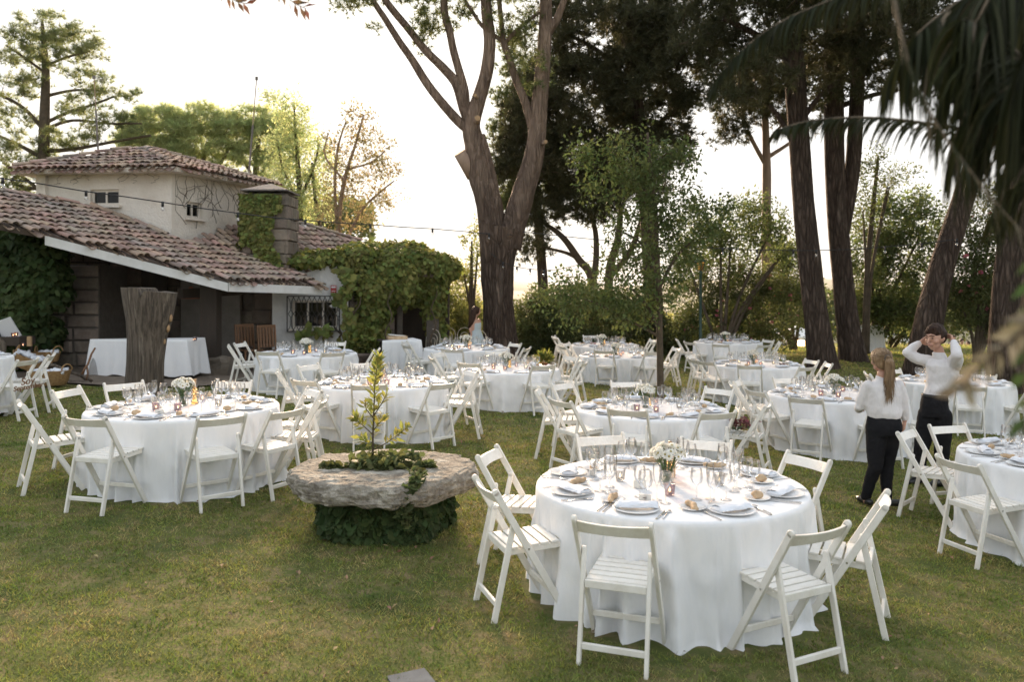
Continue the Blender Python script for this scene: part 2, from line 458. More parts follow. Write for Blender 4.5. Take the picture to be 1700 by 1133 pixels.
def leaf_mesh(name, pts, mats, length, width, dirs=None, fold=.25, normals=None, jitter=.4, shape='leaf'):
    """leaves as folded rhombs (4 vertices, 2 triangles) or 5-pointed vine leaves, one per point"""
    pts = np.asarray(pts, dtype=np.float64); n = len(pts)
    L = length * (1 + jitter * (rng.random(n) - .5) * 2)[:, None]; W = width * (1 + jitter * (rng.random(n) - .5) * 2)[:, None]
    d = rdir(n) if dirs is None else unit(np.asarray(dirs))
    nn = rdir(n) if normals is None else unit(np.asarray(normals))
    s = unit(np.cross(d, nn)); u = unit(np.cross(s, d))
    if shape == 'needle':
        v = np.stack([pts - s * W, pts + s * W, pts + d * L], 1).reshape(-1, 3)
        f = np.arange(n * 3).reshape(n, 3)
    elif shape == 'vine':
        v = np.stack([pts, pts + s * W * .95 + d * L * .12 - u * fold * W, pts + s * W * .62 + d * L * .42, pts + s * W * .78 + d * L * .72 - u * fold * W * .7,
                      pts + d * L * 1.15 - u * fold * L * .6, pts - s * W * .78 + d * L * .72 - u * fold * W * .7, pts - s * W * .62 + d * L * .42, pts - s * W * .95 + d * L * .12 - u * fold * W], 1).reshape(-1, 3)
        b = (np.arange(n) * 8)[:, None]
        f = np.concatenate([b + np.array([[0, 1, 2]]), b + np.array([[0, 2, 4]]), b + np.array([[2, 3, 4]]), b + np.array([[0, 4, 6]]), b + np.array([[6, 4, 5]]), b + np.array([[0, 6, 7]])])
    else:
        mid = pts + d * L * .45
        v = np.stack([pts, mid + s * W * .5 + u * fold * W, pts + d * L, mid - s * W * .5 + u * fold * W], 1).reshape(-1, 3)
        b = (np.arange(n) * 4)[:, None]
        f = np.concatenate([b + np.array([[0, 1, 2]]), b + np.array([[0, 2, 3]])])
    return np_mesh(name, v, f, mats)

def height_bark():
    m = M['bark'].copy(); m.name = 'forked_pine_bark'; n = m.node_tree.nodes; l = m.node_tree.links; b = n['Principled BSDF']
    src = b.inputs['Base Color'].links[0].from_socket
    g = n.new('ShaderNodeNewGeometry'); sp = n.new('ShaderNodeSeparateXYZ'); l.new(g.outputs['Position'], sp.inputs[0])
    nz = n.new('ShaderNodeTexNoise'); nz.inputs['Scale'].default_value = 1.6; l.new(g.outputs['Position'], nz.inputs['Vector'])
    ad = n.new('ShaderNodeMath'); ad.operation = 'MULTIPLY_ADD'; ad.inputs[1].default_value = 1.8; l.new(nz.outputs['Fac'], ad.inputs[0]); l.new(sp.outputs['Z'], ad.inputs[2])
    mr = n.new('ShaderNodeMapRange'); mr.inputs['From Min'].default_value = 3.4; mr.inputs['From Max'].default_value = 7.2; l.new(ad.outputs[0], mr.inputs['Value'])
    n2 = n.new('ShaderNodeTexNoise'); n2.inputs['Scale'].default_value = 3; n2.inputs['Detail'].default_value = 6; mp = n.new('ShaderNodeMapping'); mp.inputs['Scale'].default_value = (2, 2, .5); l.new(g.outputs['Position'], mp.inputs[0]); l.new(mp.outputs[0], n2.inputs['Vector'])
    cr = n.new('ShaderNodeMix'); cr.data_type = 'RGBA'; cr.inputs[6].default_value = (.17, .12, .092, 1); cr.inputs[7].default_value = (.31, .225, .17, 1)
    m3 = n.new('ShaderNodeMapRange'); m3.inputs['From Min'].default_value = .35; m3.inputs['From Max'].default_value = .65; l.new(n2.outputs['Fac'], m3.inputs['Value']); l.new(m3.outputs[0], cr.inputs[0])
    mx = n.new('ShaderNodeMix'); mx.data_type = 'RGBA'; l.new(mr.outputs[0], mx.inputs[0]); l.new(src, mx.inputs[6]); l.new(cr.outputs[2], mx.inputs[7]); l.new(mx.outputs[2], b.inputs['Base Color'])
    return m
M['forkbark'] = height_bark()
# ------------------------------------------------------------------ ground, lawn, hills
def warp(n, lo, hi, near_lo, near_hi, frac=.62):
    k = int(n * frac); a = (n - k) // 2
    near = np.linspace(near_lo, near_hi, k)
    left = near_lo - np.geomspace(.3, near_lo - lo, a)[::-1]
    right = near_hi + np.geomspace(.3, hi - near_hi, n - k - a)
    return np.concatenate([left, near, right])
gx = warp(230, -5200, 5200, -14, 20); gy = warp(230, -200, 6000, .5, 46)
def lump(x, y):
    return (.012 * np.sin(x * 2.1 + .7 * y) * np.sin(y * 1.7 - .4 * x) + .02 * np.sin(x * .5 + 1) * np.sin(y * .43) + .008 * np.sin(5.1 * x + 2.2 * y) * np.sin(4.3 * y - 1.9 * x))
GZ = np.vectorize(ground_z)
def mound(x, y):      # the grass rises a little round the feet of the pines
    return .30 * np.exp(-((x - 10.5) ** 2 / 14 + (y - 25) ** 2 / 22)) + .25 * np.exp(-((x - 18) ** 2 / 30 + (y - 27) ** 2 / 40))
def gz(x, y): return float(ground_z(x, y) + mound(x, y))
XX, YY = np.meshgrid(gx, gy)
ZZ = GZ(XX, YY) + mound(XX, YY) + np.where((np.abs(XX) < 40) & (np.abs(YY) < 60), lump(XX, YY) - .012, 0)
nx, ny = len(gx), len(gy)
idx = np.arange(nx * ny).reshape(ny, nx)
fc = np.stack([idx[:-1, :-1], idx[:-1, 1:], idx[1:, 1:], idx[1:, :-1]], -1).reshape(-1, 4)
link('ground', np_mesh('ground', np.stack([XX, YY, ZZ], -1).reshape(-1, 3), fc, M['lawn'], smooth=True), kind='structure')

# mown grass: short blades, denser near the viewer; wider ones stand in for tufts further off
TXY = [((px - 850) / F * Y, Y) for px, Y in ((1111, 5.4), (1790, 6.75), (307, 7.91), (1081, 9.55), (633, 10.8), (1388, 10.96), (1582, 13.4), (843, 13.9), (510, 14.6), (1255, 15.6), (775, 16.7))] + [(-7.75, 10.7)]
def blades():
    V = []
    for (y0, y1, dens, w, h) in ((2.6, 4.5, 7000, .0030, .022), (4.5, 7, 4600, .0040, .023), (7, 11, 2400, .006, .026), (11, 17, 1000, .009, .03), (17, 27, 400, .014, .036), (27, 42, 120, .024, .05)):
        x0, x1 = -.68 * y1 - .3, .68 * y1 + .3
        n = int((x1 - x0) * (y1 - y0) * dens)
        x = rng.uniform(x0, x1, n); y = rng.uniform(y0, y1, n)
        k = np.abs(x) < .67 * y + .4
        k &= ~((x < -4.0) & (y > 15.2)) & ~((x < -6.2) & (y > 13.8))        # the paved yard by the house
        k &= ~((np.abs(x - 1.2) < 1.5) & (np.abs(y - 21.5) < 1.6) & (rng.random(n) < .8))
        for (tx, ty) in TXY: k &= (x - tx) ** 2 + (y - ty) ** 2 > 1.0 ** 2
        clump = np.sin(x * 7.3 + 3 * np.sin(y * 3.1)) * np.sin(y * 8.1 + 2 * np.sin(x * 2.7)) + rng.normal(size=n) * .6
        k &= clump > -1.0
        x, y, cl = x[k], y[k], clump[k]; n = len(x)
        z = GZ(x, y) + mound(x, y) + lump(x, y) - .014
        a = rng.uniform(0, 2 * PI, n); lean = rng.normal(size=(n, 2)) * .8
        hh = h * rng.uniform(.45, 1.25, n) * (1 + .25 * np.clip(cl, -1, 1.5))
        ww = w * rng.uniform(.7, 1.3, n)
        p = np.stack([x, y, z], -1); s = np.stack([np.cos(a) * ww, np.sin(a) * ww, 0 * a], -1)
        t = p + np.stack([lean[:, 0] * hh, lean[:, 1] * hh, hh], -1)
        V.append(np.stack([p - s, p + s, t], 1).reshape(-1, 3))
    v = np.concatenate(V)
    return np_mesh('grass', v, np.arange(len(v)).reshape(-1, 3), M['grass'])
link('grass', blades(), label='short mown grass of the lawn', kind='stuff')

n_ = 2600; x_ = rng.uniform(-6, 16, n_); y_ = 3 + 26 * rng.random(n_) ** .8; x_ = np.where(rng.random(n_) < .5, x_ * y_ / 16, x_)
P_ = np.stack([x_, y_, GZ(x_, y_) + mound(x_, y_) + lump(x_, y_) + .012], -1); d_ = rdir(n_); d_[:, 2] *= .2
M['deadleaf'] = mat('fallen_leaf', (0.30, 0.20, 0.11), (0.20, 0.13, 0.07), 3, .9, island=.5, coord='World')
link('fallen_leaves', leaf_mesh('fallen_leaves', P_, M['deadleaf'], .045, .022, dirs=d_, normals=np.array([[0, 0, 1.0]]) + rng.normal(size=(n_, 3)) * .4), label='brown fallen leaves scattered over the lawn', kind='stuff')

# the bare yard along the house and the dusty patch by the big pine
def sheet(name, poly, m, dz=.008, n=30):
    mb = MB(); c = sum((Vector(p) for p in poly), Vector((0, 0))) / len(poly)
    pts = []
    for i in range(len(poly)):
        a, b = Vector(poly[i]), Vector(poly[(i + 1) % len(poly)])
        for k in range(n):
            p = a.lerp(b, k / n); q = p + Vector((noise.noise((p.x * .8, p.y * .8, 0)), noise.noise((p.x * .8, p.y * .8, 5)))) * .5
            pts.append(q)
    rings = [[c.lerp(p, t) for p in pts] for t in (1, .92, .8, .6, .4, .2, .02)]
    vs = [(p.x, p.y, gz(p.x, p.y) + float(lump(p.x, p.y)) - .012 + dz) for r in rings for p in r]
    m_ = len(pts); fs = [(i * m_ + k, i * m_ + (k + 1) % m_, (i + 1) * m_ + (k + 1) % m_, (i + 1) * m_ + k) for i in range(len(rings) - 1) for k in range(m_)]
    mb.add(vs, fs); return mb.build(name, m, smooth=True, kind='structure')
sheet('yard', [(-15, 13.9), (-6.3, 14.1), (-4.2, 15.4), (-2.2, 17.5), (-2.0, 30), (-20, 30), (-22, 14)], M['dirt'], .03)
sheet('path', [(-1.2, 19.2), (1.8, 19.4), (2.6, 21.6), (1.2, 23.6), (-1.6, 23.4)], M['path'], .012)

# far hills beyond the valley
def ridge(Y, top_px, name, seed, depth=700, x0=-2600, x1=2600):
    mb = MB(); n = 160; rows = 5
    for j in range(rows):
        for i in range(n + 1):
            x = x0 + (x1 - x0) * i / n
            t = j / (rows - 1)
            px = 850 + x / Y * F
            h = 2.05 + (HZ - top_px) / F * Y
            nz_ = noise.noise((x * 4 / Y + seed, seed, 0)) * .9 + noise.noise((x * 14 / Y + seed, 3, 0)) * .28 + noise.noise((x * 60 / Y, seed, 2)) * .05
            crest = h + nz_ * Y * .018
            prof = math.sin(PI * min(1, t * 1.0 + 0.0))
            z = -62 + (crest + 62) * prof
            mb.v.append((x, Y + depth * (t - .5), z))
    for j in range(rows - 1):
        for i in range(n):
            a = j * (n + 1) + i
            mb.f.append((a, a + 1, a + n + 2, a + n + 1)); mb.m.append(0)
    mb.build(name, M['hill'], smooth=True, kind='structure')
ridge(900, 503, 'hills', 1.3, 500, -1500, 1500)
ridge(1700, 484, 'hills', 4.1, 900, -2600, 2600)
ridge(3000, 468, 'hills', 9.7, 1500, -4000, 4000)

# ------------------------------------------------------------------ the air: an even pale haze
def haze():
    mb = MB(); mb.box((0, 2900, 14), (10600, 6600, 170)); o = mb.build('haze', M['cloth'], None, label='thin evening haze over the valley', kind='stuff')
    m = bpy.data.materials.new('haze'); m.use_nodes = True; n = m.node_tree.nodes; n.clear(); out = n.new('ShaderNodeOutputMaterial')
    v = n.new('ShaderNodeVolumePrincipled'); v.inputs['Color'].default_value = (.92, .92, .92, 1); v.inputs['Density'].default_value = HAZE; v.inputs['Anisotropy'].default_value = 0
    m.node_tree.links.new(v.outputs[0], out.inputs['Volume']); o.data.materials[0] = m
HAZE = .00008
haze()
# ------------------------------------------------------------------ the house
HOUSE = thing('farmhouse', 'old stone farmhouse with low clay tile roofs, white tower and ivy covered chimney', 'house', (-7.0, 17.0, gz(-7, 17)))
HL = HOUSE.location.copy()
def hp(mb, name, m, parent=None, smooth=False, **k):
    """a part of the house, given in world coordinates"""
    par = parent or HOUSE
    off = HL if par is HOUSE else HL
    mb.v = [(v[0] - HL.x, v[1] - HL.y, v[2] - HL.z) for v in mb.v]
    return mb.build(name, m, par, smooth, **k)
def prism(poly, t, down=None):
    """a slab t thick under the coplanar polygon"""
    mb = MB(); n = len(poly); P = [Vector(p) for p in poly]
    nr = (P[1] - P[0]).cross(P[2] - P[0]).normalized()
    if nr.z < 0: nr = -nr
    d = -nr * t if down is None else Vector(down)
    mb.add(P + [p + d for p in P], [tuple(range(n)), tuple(range(n, 2 * n))[::-1]] + [(i, n + i, n + (i + 1) % n, (i + 1) % n) for i in range(n)])
    return mb
def quadwall(mb, a, b, z0, z1, t=.3, inward=None):
    a, b = Vector((a[0], a[1])), Vector((b[0], b[1])); d = (b - a).normalized(); nrm = Vector((-d.y, d.x))
    if inward is not None and nrm.dot(Vector(inward)) < 0: nrm = -nrm
    z1 = z1 if hasattr(z1, '__len__') else (z1, z1)
    q = [a, b, b + nrm * t, a + nrm * t]
    vs = [(p.x, p.y, z0) for p in q] + [(q[0].x, q[0].y, z1[0]), (q[1].x, q[1].y, z1[1]), (q[2].x, q[2].y, z1[1]), (q[3].x, q[3].y, z1[0])]
    mb.add(vs, [(0, 1, 5, 4), (1, 2, 6, 5), (2, 3, 7, 6), (3, 0, 4, 7), (4, 5, 6, 7), (3, 2, 1, 0)])

def tile_me(w=.105, L=.46, r1=.088, r2=.070):
    mb = MB(); n = 6; vs = []
    for (y, r, dz) in ((0, r1, .018), (L, r2, .0)):
        for k in range(n + 1):
            a = PI * k / n
            vs.append((r * math.cos(a), y, dz + r * .72 * math.sin(a)))
        for k in range(n + 1):
            a = PI * k / n; q = r - .014
            vs.append((q * math.cos(a), y, dz + q * .72 * math.sin(a)))
    m = n + 1
    fs = [(k, k + 1, 2 * m + k + 1, 2 * m + k) for k in range(n)] + [(m + k + 1, m + k, 3 * m + k, 3 * m + k + 1) for k in range(n)]
    fs += [(k + 1, k, m + k, m + k + 1) for k in range(n)]
    mb.add(vs, fs); return mb
TILE = tile_me(.1, .38, .077, .060); TILE_ME = TILE.mesh('roof_tile', M['tile'])
def in_poly(p, poly):
    c = False; n = len(poly)
    for i in range(n):
        a, b = poly[i], poly[(i + 1) % n]
        if (a[1] > p[1]) != (b[1] > p[1]) and p[0] < (b[0] - a[0]) * (p[1] - a[1]) / (b[1] - a[1]) + a[0]: c = not c
    return c
def tiled_roof(poly, name, n_parts, seed, pitch=.168, step=.29, overhang=.07):
    """tiles laid down the slope of the coplanar polygon; the nearest n_parts of them are objects"""
    P = [Vector(p) for p in poly]
    nr = (P[1] - P[0]).cross(P[2] - P[0]).normalized()
    if nr.z < 0: nr = -nr
    up = (Vector((0, 0, 1)) - nr * nr.z).normalized(); ac = up.cross(nr)
    O = P[0]; q2 = [((p - O).dot(ac), (p - O).dot(up)) for p in P]
    slab = prism([p - nr * .02 for p in poly_v(P)], .10)
    roof = hp(slab, name, M['under'])
    us = [q[0] for q in q2]; vs_ = [q[1] for q in q2]; q = random.Random(seed)
    spots = []
    nu = int((max(us) - min(us)) / pitch) + 1
    for i in range(nu):
        u = min(us) + pitch * (i + .5); v = min(vs_) - overhang - .4
        wob = q.uniform(-.02, .02)
        while v < max(vs_):
            if in_poly((u, v + .2), q2):
                ju = u + q.gauss(0, .010) + wob; jv = v + q.gauss(0, .018)
                pos = O + ac * ju + up * jv + nr * (.022 + q.uniform(0, .012))
                rot = Matrix((ac, up, nr)).transposed() @ Matrix.Rotation(q.gauss(0, .05), 3, 'Z') @ Matrix.Rotation(-.045 + q.gauss(0, .02), 3, 'X')
                spots.append((pos, rot))
                # channel tile between two covers
                if q.random() < .97:
                    pos2 = O + ac * (ju + pitch / 2) + up * (jv - .05) + nr * .004
                    spots.append((pos2, Matrix((ac, up, nr)).transposed() @ Matrix.Rotation(PI, 3, 'Y') @ Matrix.Rotation(q.gauss(0, .04), 3, 'Z')))
            v += step
    # channel tiles are turned over: lift them so that the rim shows
    spots.sort(key=lambda s: (s[0] - Vector((0, 0, CAMZ))).length)
    k = 0; rest = MB()
    base = [Vector(v) for v in TILE.v]
    for (pos, rot) in spots:
        if k < n_parts:
            o = link('roof_tile', TILE_ME, roof); k += 1
            o.matrix_local = Matrix.Translation(pos - HL) @ rot.to_4x4()
        else:
            rest.add([rot @ b + pos - HL for b in base], TILE.f)
    if rest.v: rest.build('roof_tiles', M['tile'], roof, kind='stuff')
    return roof
def poly_v(P): return list(P)
def ridge_tiles(roof, a, b, seed, step=.34):
    a, b = Vector(a), Vector(b); d = (b - a).normalized(); x = d.cross(Vector((0, 0, 1))).normalized(); z = x.cross(d)
    q = random.Random(seed); t = 0; mb = MB()
    while t < (b - a).length - .38:
        rot = Matrix((x, d, z)).transposed() @ Matrix.Rotation(q.gauss(0, .03), 3, 'Z')
        p = a + d * t + z * .05
        o = link('ridge_tile', TILE_ME, roof); o.matrix_local = Matrix.Translation(p - HL) @ rot.to_4x4() @ Matrix.Scale(1.18, 4); t += step

# lower roof (one plane through the eave and the rake)
n1_up = Vector((-.91, .42)); S1 = .40; C1 = Vector((-5.53, 15.5))
def z1(x, y): return 2.2 + S1 * (Vector((x, y)) - C1).dot(n1_up)
def on1(px, py):
    """where the sight line of a pixel meets the lower roof"""
    k = (px - 850) / F; h = (HZ - py) / F
    # CAMZ + h Y = 2.2 + S1*((kY - C.x)*nx + (Y - C.y)*ny)
    Y = (2.2 - CAMZ - S1 * (C1.x * n1_up.x + C1.y * n1_up.y)) / (h - S1 * (k * n1_up.x + n1_up.y))
    return at(px, py, Y)
A0 = on1(-60, 355); A = on1(0, 371); B = on1(75, 386); C = on1(378, 465); D = on1(532, 472)
E2 = on1(470, 442); E1 = on1(325, 402); G = on1(290, 398); Hh = on1(150, 345); I = on1(0, 318); I0 = on1(-60, 312)
R1 = tiled_roof([A0, A, B, C, D, E2, E1, G, Hh, I, I0], 'roof', 300, 1)
ridge_tiles(R1, I0, Hh, 3); ridge_tiles(R1, Hh, G, 4)
# white board under the rake and the eave
mb = MB()
for a, b in ((B, C), (C, D)):
    dz = Vector((0, 0, -.17)); o = Vector((.02, -.05, 0))
    d = (b - a).normalized(); s = Vector((d.y, -d.x, 0)).normalized() * .04
    q = [a + dz * .35, b + dz * .35, b + dz * 1.35, a + dz * 1.35]
    mb.add([p + s for p in q] + [p for p in q], [(0, 1, 2, 3), (7, 6, 5, 4), (0, 4, 5, 1), (3, 2, 6, 7), (0, 3, 7, 4), (1, 5, 6, 2)])
hp(mb, 'fascia_board', M['fascia'])
# rafters under the right eave
for i in range(11):
    t = (i + .5) / 11; p = C.lerp(D, t); q = p + Vector((n1_up.x, n1_up.y, S1)) * 1.6
    mb = MB(); mb.bar(p + Vector((0, 0, -.16)), q + Vector((0, 0, -.16)), .09, .12); hp(mb, 'rafter', M['darkwood'])

# tower
TZ = 4.63
T0 = Vector((at(285, 300, 17.4).x, 17.4)); TLf = Vector((at(60, 300, 17.7).x, 17.7)); TRt = T0 + Vector((.36, .93)).normalized() * 3.0
TBk = TLf + (TRt - T0)
g0 = gz(-8, 17)
# openings are real: the walls facing the viewer are rebuilt round the windows
mb = MB()
def wall_with_hole(mb, a, b, z0, z1_, holes, t=.28, inward=(0, 1)):
    """holes: (u0, u1, v0, v1) along the wall and up"""
    a, b = Vector(a), Vector(b); L = (b - a).length; d = (b - a) / L
    us = sorted({0, L, *[h[0] for h in holes], *[h[1] for h in holes]}); vs = sorted({z0, z1_, *[h[2] for h in holes], *[h[3] for h in holes]})
    for i in range(len(us) - 1):
        for j in range(len(vs) - 1):
            um, vm = (us[i] + us[i + 1]) / 2, (vs[j] + vs[j + 1]) / 2
            if any(h[0] < um < h[1] and h[2] < vm < h[3] for h in holes): continue
            quadwall(mb, a + d * us[i], a + d * us[i + 1], vs[j], vs[j + 1], t, inward)
fd = (T0 - TLf); fl = fd.length
def ufront(px): # pixel column -> distance along the front wall
    Yg = 17.55; return (at(px, 0, Yg).x - TLf.x) / fd.x * fl
hF = (ufront(149), ufront(199), at(0, 340, 17.5).z, at(0, 314, 17.5).z)
wall_with_hole(mb, TLf, T0, 2.9, TZ, [hF], inward=(0, 1))
rd = (TRt - T0).normalized()
def uright(px):
    k = (px - 850) / F; # point T0 + rd*u ; x = k*y
    return (k * T0.y - T0.x) / (rd.x - k * rd.y)
u0, u1 = uright(310), uright(336); zy = T0.y + rd.y * (u0 + u1) / 2
hR = (u0, u1, at(0, 362, zy).z, at(0, 336, zy).z)
wall_with_hole(mb, T0 + rd * .002, TRt, 2.9, TZ, [hR], inward=(-1, .3))
for a, b, inn in ((TRt, TBk, (0, -1)), (TBk, TLf, (1, -.3))): quadwall(mb, a, b, 2.9, TZ, .28, inward=inn)
TW = hp(mb, 'tower_wall', M['stucco'])
def window(a, d, h, inn, parts=2, sill=True):
    a, d, inn = Vector(a), Vector(d).normalized(), Vector(inn).normalized()
    p0 = a + d * h[0] + inn * .10; p1 = a + d * h[1] + inn * .10
    up = (0, 0, 1); mb = MB(); w = .05
    def P(p, z): return (p.x, p.y, z)
    mb.bar(P(p0, h[2] + w / 2), P(p1, h[2] + w / 2), .05, w); mb.bar(P(p0, h[3] - w / 2), P(p1, h[3] - w / 2), .05, w)
    for k in range(parts + 1):
        q = p0 + (p1 - p0) * (k / parts); e = d * (w / 2 if k == 0 else (-w / 2 if k == parts else 0)); q = q + e
        mb.bar(P(q, h[2] + w), P(q, h[3] - w), w if k in (0, parts) else .04, .045, up=(inn.x, inn.y, 0))
    fr = hp(mb, 'window_frame', M['stucco'])
    for k in range(parts):
        q0 = p0 + (p1 - p0) * (k / parts) + inn * .01; q1 = p0 + (p1 - p0) * ((k + 1) / parts) + inn * .01
        mb = MB(); mb.add([P(q0, h[2] + .01), P(q1, h[2] + .01), P(q1, h[3] - .01), P(q0, h[3] - .01)], [(0, 1, 2, 3)]); hp(mb, 'pane', M['greenglass'], fr)
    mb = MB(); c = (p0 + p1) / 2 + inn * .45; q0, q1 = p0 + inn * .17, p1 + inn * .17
    mb.add([P(q0 - d * .3, h[2] - .2), P(q1 + d * .3, h[2] - .2), P(q1 + d * .3, h[3] + .2), P(q0 - d * .3, h[3] + .2)], [(0, 1, 2, 3)]); hp(mb, 'room_shade_sheet', M['iron'])  # black sheet behind the panes; the room's darkness is put into its colour
    if sill:
        mb = MB(); mb.bar(P(a + d * (h[0] - .06) - inn * .03, h[2] - .035), P(a + d * (h[1] + .06) - inn * .03, h[2] - .035), .14, .06); hp(mb, 'window_sill', M['stucco'])
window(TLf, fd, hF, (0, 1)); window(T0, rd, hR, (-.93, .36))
# tower roof: a low pyramid
apex = Vector(at(237, 246, 19.1)); oh = .30
ez = TZ + .06
ctr = (TLf + T0 + TRt + TBk) / 4
def outw(p): v = (p - ctr); return Vector((p.x, p.y)) + v.normalized() * .42
e = [outw(p) for p in (TLf, T0, TRt, TBk)]; e = [Vector((p.x, p.y, ez)) for p in e]
TRf = tiled_roof([e[0], e[1], apex], 'tower_roof', 190, 5); tiled_roof([e[1], e[2], apex], 'tower_roof', 110, 6)
for a, b in ((e[2], e[3]), (e[3], e[0])): hp(prism([a, b, apex], .08), 'roof_slab', M['tile'])
for a, sd in ((e[0], 1), (e[1], 2), (e[2], 3)): ridge_tiles(TRf, a, apex, 20 + sd)
mb = MB()
for a, b in ((e[0], e[1]), (e[1], e[2]), (e[2], e[3]), (e[3], e[0])):
    mb.bar(a + Vector((0, 0, -.07)), b + Vector((0, 0, -.07)), .06, .10)
hp(mb, 'tower_cornice', M['stucco'])
mb = MB(); mb.add([p + Vector((0, 0, -.115)) for p in e], [(3, 2, 1, 0)]); hp(mb, 'tower_soffit', M['stucco'])

# second roof behind the chimney: slopes towards the viewer, meets the lower roof in a valley
V1, V2 = Vector(E1), Vector(E2)
Rg = Vector(at(480, 369, 21.0))
nr2 = (V2 - V1).cross(Rg - V1).normalized()
def on2(px, py):
    d = at(px, py, 1.0) - Vector((0, 0, CAMZ)); o = Vector((0, 0, CAMZ))
    t = (V1 - o).dot(nr2) / d.dot(nr2); return o + d * t
R2p = [V1, V2, on2(600, 470), on2(680, 470), on2(600, 404), on2(480, 369), on2(400, 369)]
R2 = tiled_roof(R2p, 'roof', 300, 9)
ridge_tiles(R2, R2p[4], R2p[5], 11); ridge_tiles(R2, R2p[5], R2p[6], 12)
mb = prism([R2p[3] + Vector((0, 0, .0)), R2p[4], R2p[5], R2p[6], Vector((-7.2, 25, 2.6)), Vector((-2, 25, 2.2))], .1)

# white wall with the barred window
WY = 18.6
Wa, Wb = Vector((at(452, 0, WY - .3).x, WY - .3)), Vector((at(578, 0, WY).x, WY))
wd = (Wb - Wa); gl_ = gz(-4.2, 18.5)
def uw(px):
    k = (px - 850) / F; d = wd.normalized(); return (k * Wa.y - Wa.x) / (d.x - k * d.y)
hW = (uw(484), uw(560), at(0, 545, WY).z, at(0, 499, WY).z)
mb = MB(); wall_with_hole(mb, Wa, Wb, gl_ - .2, 2.62, [hW], .35, (0, 1)); hp(mb, 'white_wall', M['stuccow'])
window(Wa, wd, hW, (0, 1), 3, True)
mb = MB(); d = wd.normalized(); off = Vector((0, -.14, 0))
def WP(u, z): p = Wa + d * u; return Vector((p.x, p.y, z)) + off
u0, u1, z0, z1_ = hW[0] - .06, hW[1] + .08, hW[2] - .06, hW[3] + .10
for z in (z0, z1_): mb.bar(WP(u0, z), WP(u1, z), .02, .02)
for u in (u0, u1): mb.bar(WP(u, z0), WP(u, z1_), .02, .02)
grille = hp(mb, 'window_grille', M['iron'])
nL = 10
for i in range(-3, nL):
    for s in (1, -1):
        pts = []; mb = MB()
        for k in range(25):
            t = k / 24; u = u0 + (u1 - u0) * ((i + 1.5 * t * 1.6) / nL) if s == 1 else u0 + (u1 - u0) * ((i + 1.5 * (1 - t) * 1.6) / nL)
            u += .025 * math.sin(t * PI * 4) * s
            if u0 <= u <= u1: pts.append(WP(u, z0 + (z1_ - z0) * t))
        if len(pts) > 3: mb.tube(pts, .008, 5); hp(mb, 'grille_bar', M['iron'], grille)
# sign arrow and red sticker on the wall
mb = MB(); a = WP(uw(549), at(0, 508, WY).z); b = WP(uw(572), at(0, 507, WY).z); L = (b - a).length; X = (b - a).normalized()
h = .05; mb.add([a + X * .06 + Vector((0, 0, h)), b + Vector((0, 0, h)), b + Vector((0, 0, -h)), a + X * .06 + Vector((0, 0, -h)), a], [(0, 4, 3, 2, 1)])
mb.add([v + Vector((0, .02, 0)) for v in [a + X * .06 + Vector((0, 0, h)), b + Vector((0, 0, h)), b + Vector((0, 0, -h)), a + X * .06 + Vector((0, 0, -h)), a]], [(1, 2, 3, 4, 0)])
sg = mb.build('arrow_sign', M['board'], None, label='small white arrow sign fixed beside the barred window', cat='sign')
mb = MB()
for i in range(6):
    p = a + X * (.09 + i * .033) + Vector((0, -.004, 0)); mb.bar(p + Vector((0, 0, -.018)), p + Vector((0, 0, .018)), .012, .002, up=(0, 1, 0)); mb.bar(p + Vector((-.004, 0, .008 * (i % 3 - 1))), p + Vector((.018, 0, .008 * (i % 3 - 1))), .008, .002, up=(0, 1, 0))
mb.build('lettering', M['ink'], sg)
mb = MB(); c = WP(uw(556), at(0, 480, WY).z); mb.box(c, (.13, .02, .17)); st = mb.build('wall_plaque', M['red'], None, label='small red and white plaque high on the white wall', cat='plaque')
mb = MB(); mb.box(c + Vector((0, -.012, .045)), (.10, .004, .035)); mb.box(c + Vector((0, -.012, -.05)), (.09, .004, .012)); mb.build('plaque_print', M['board'], st)

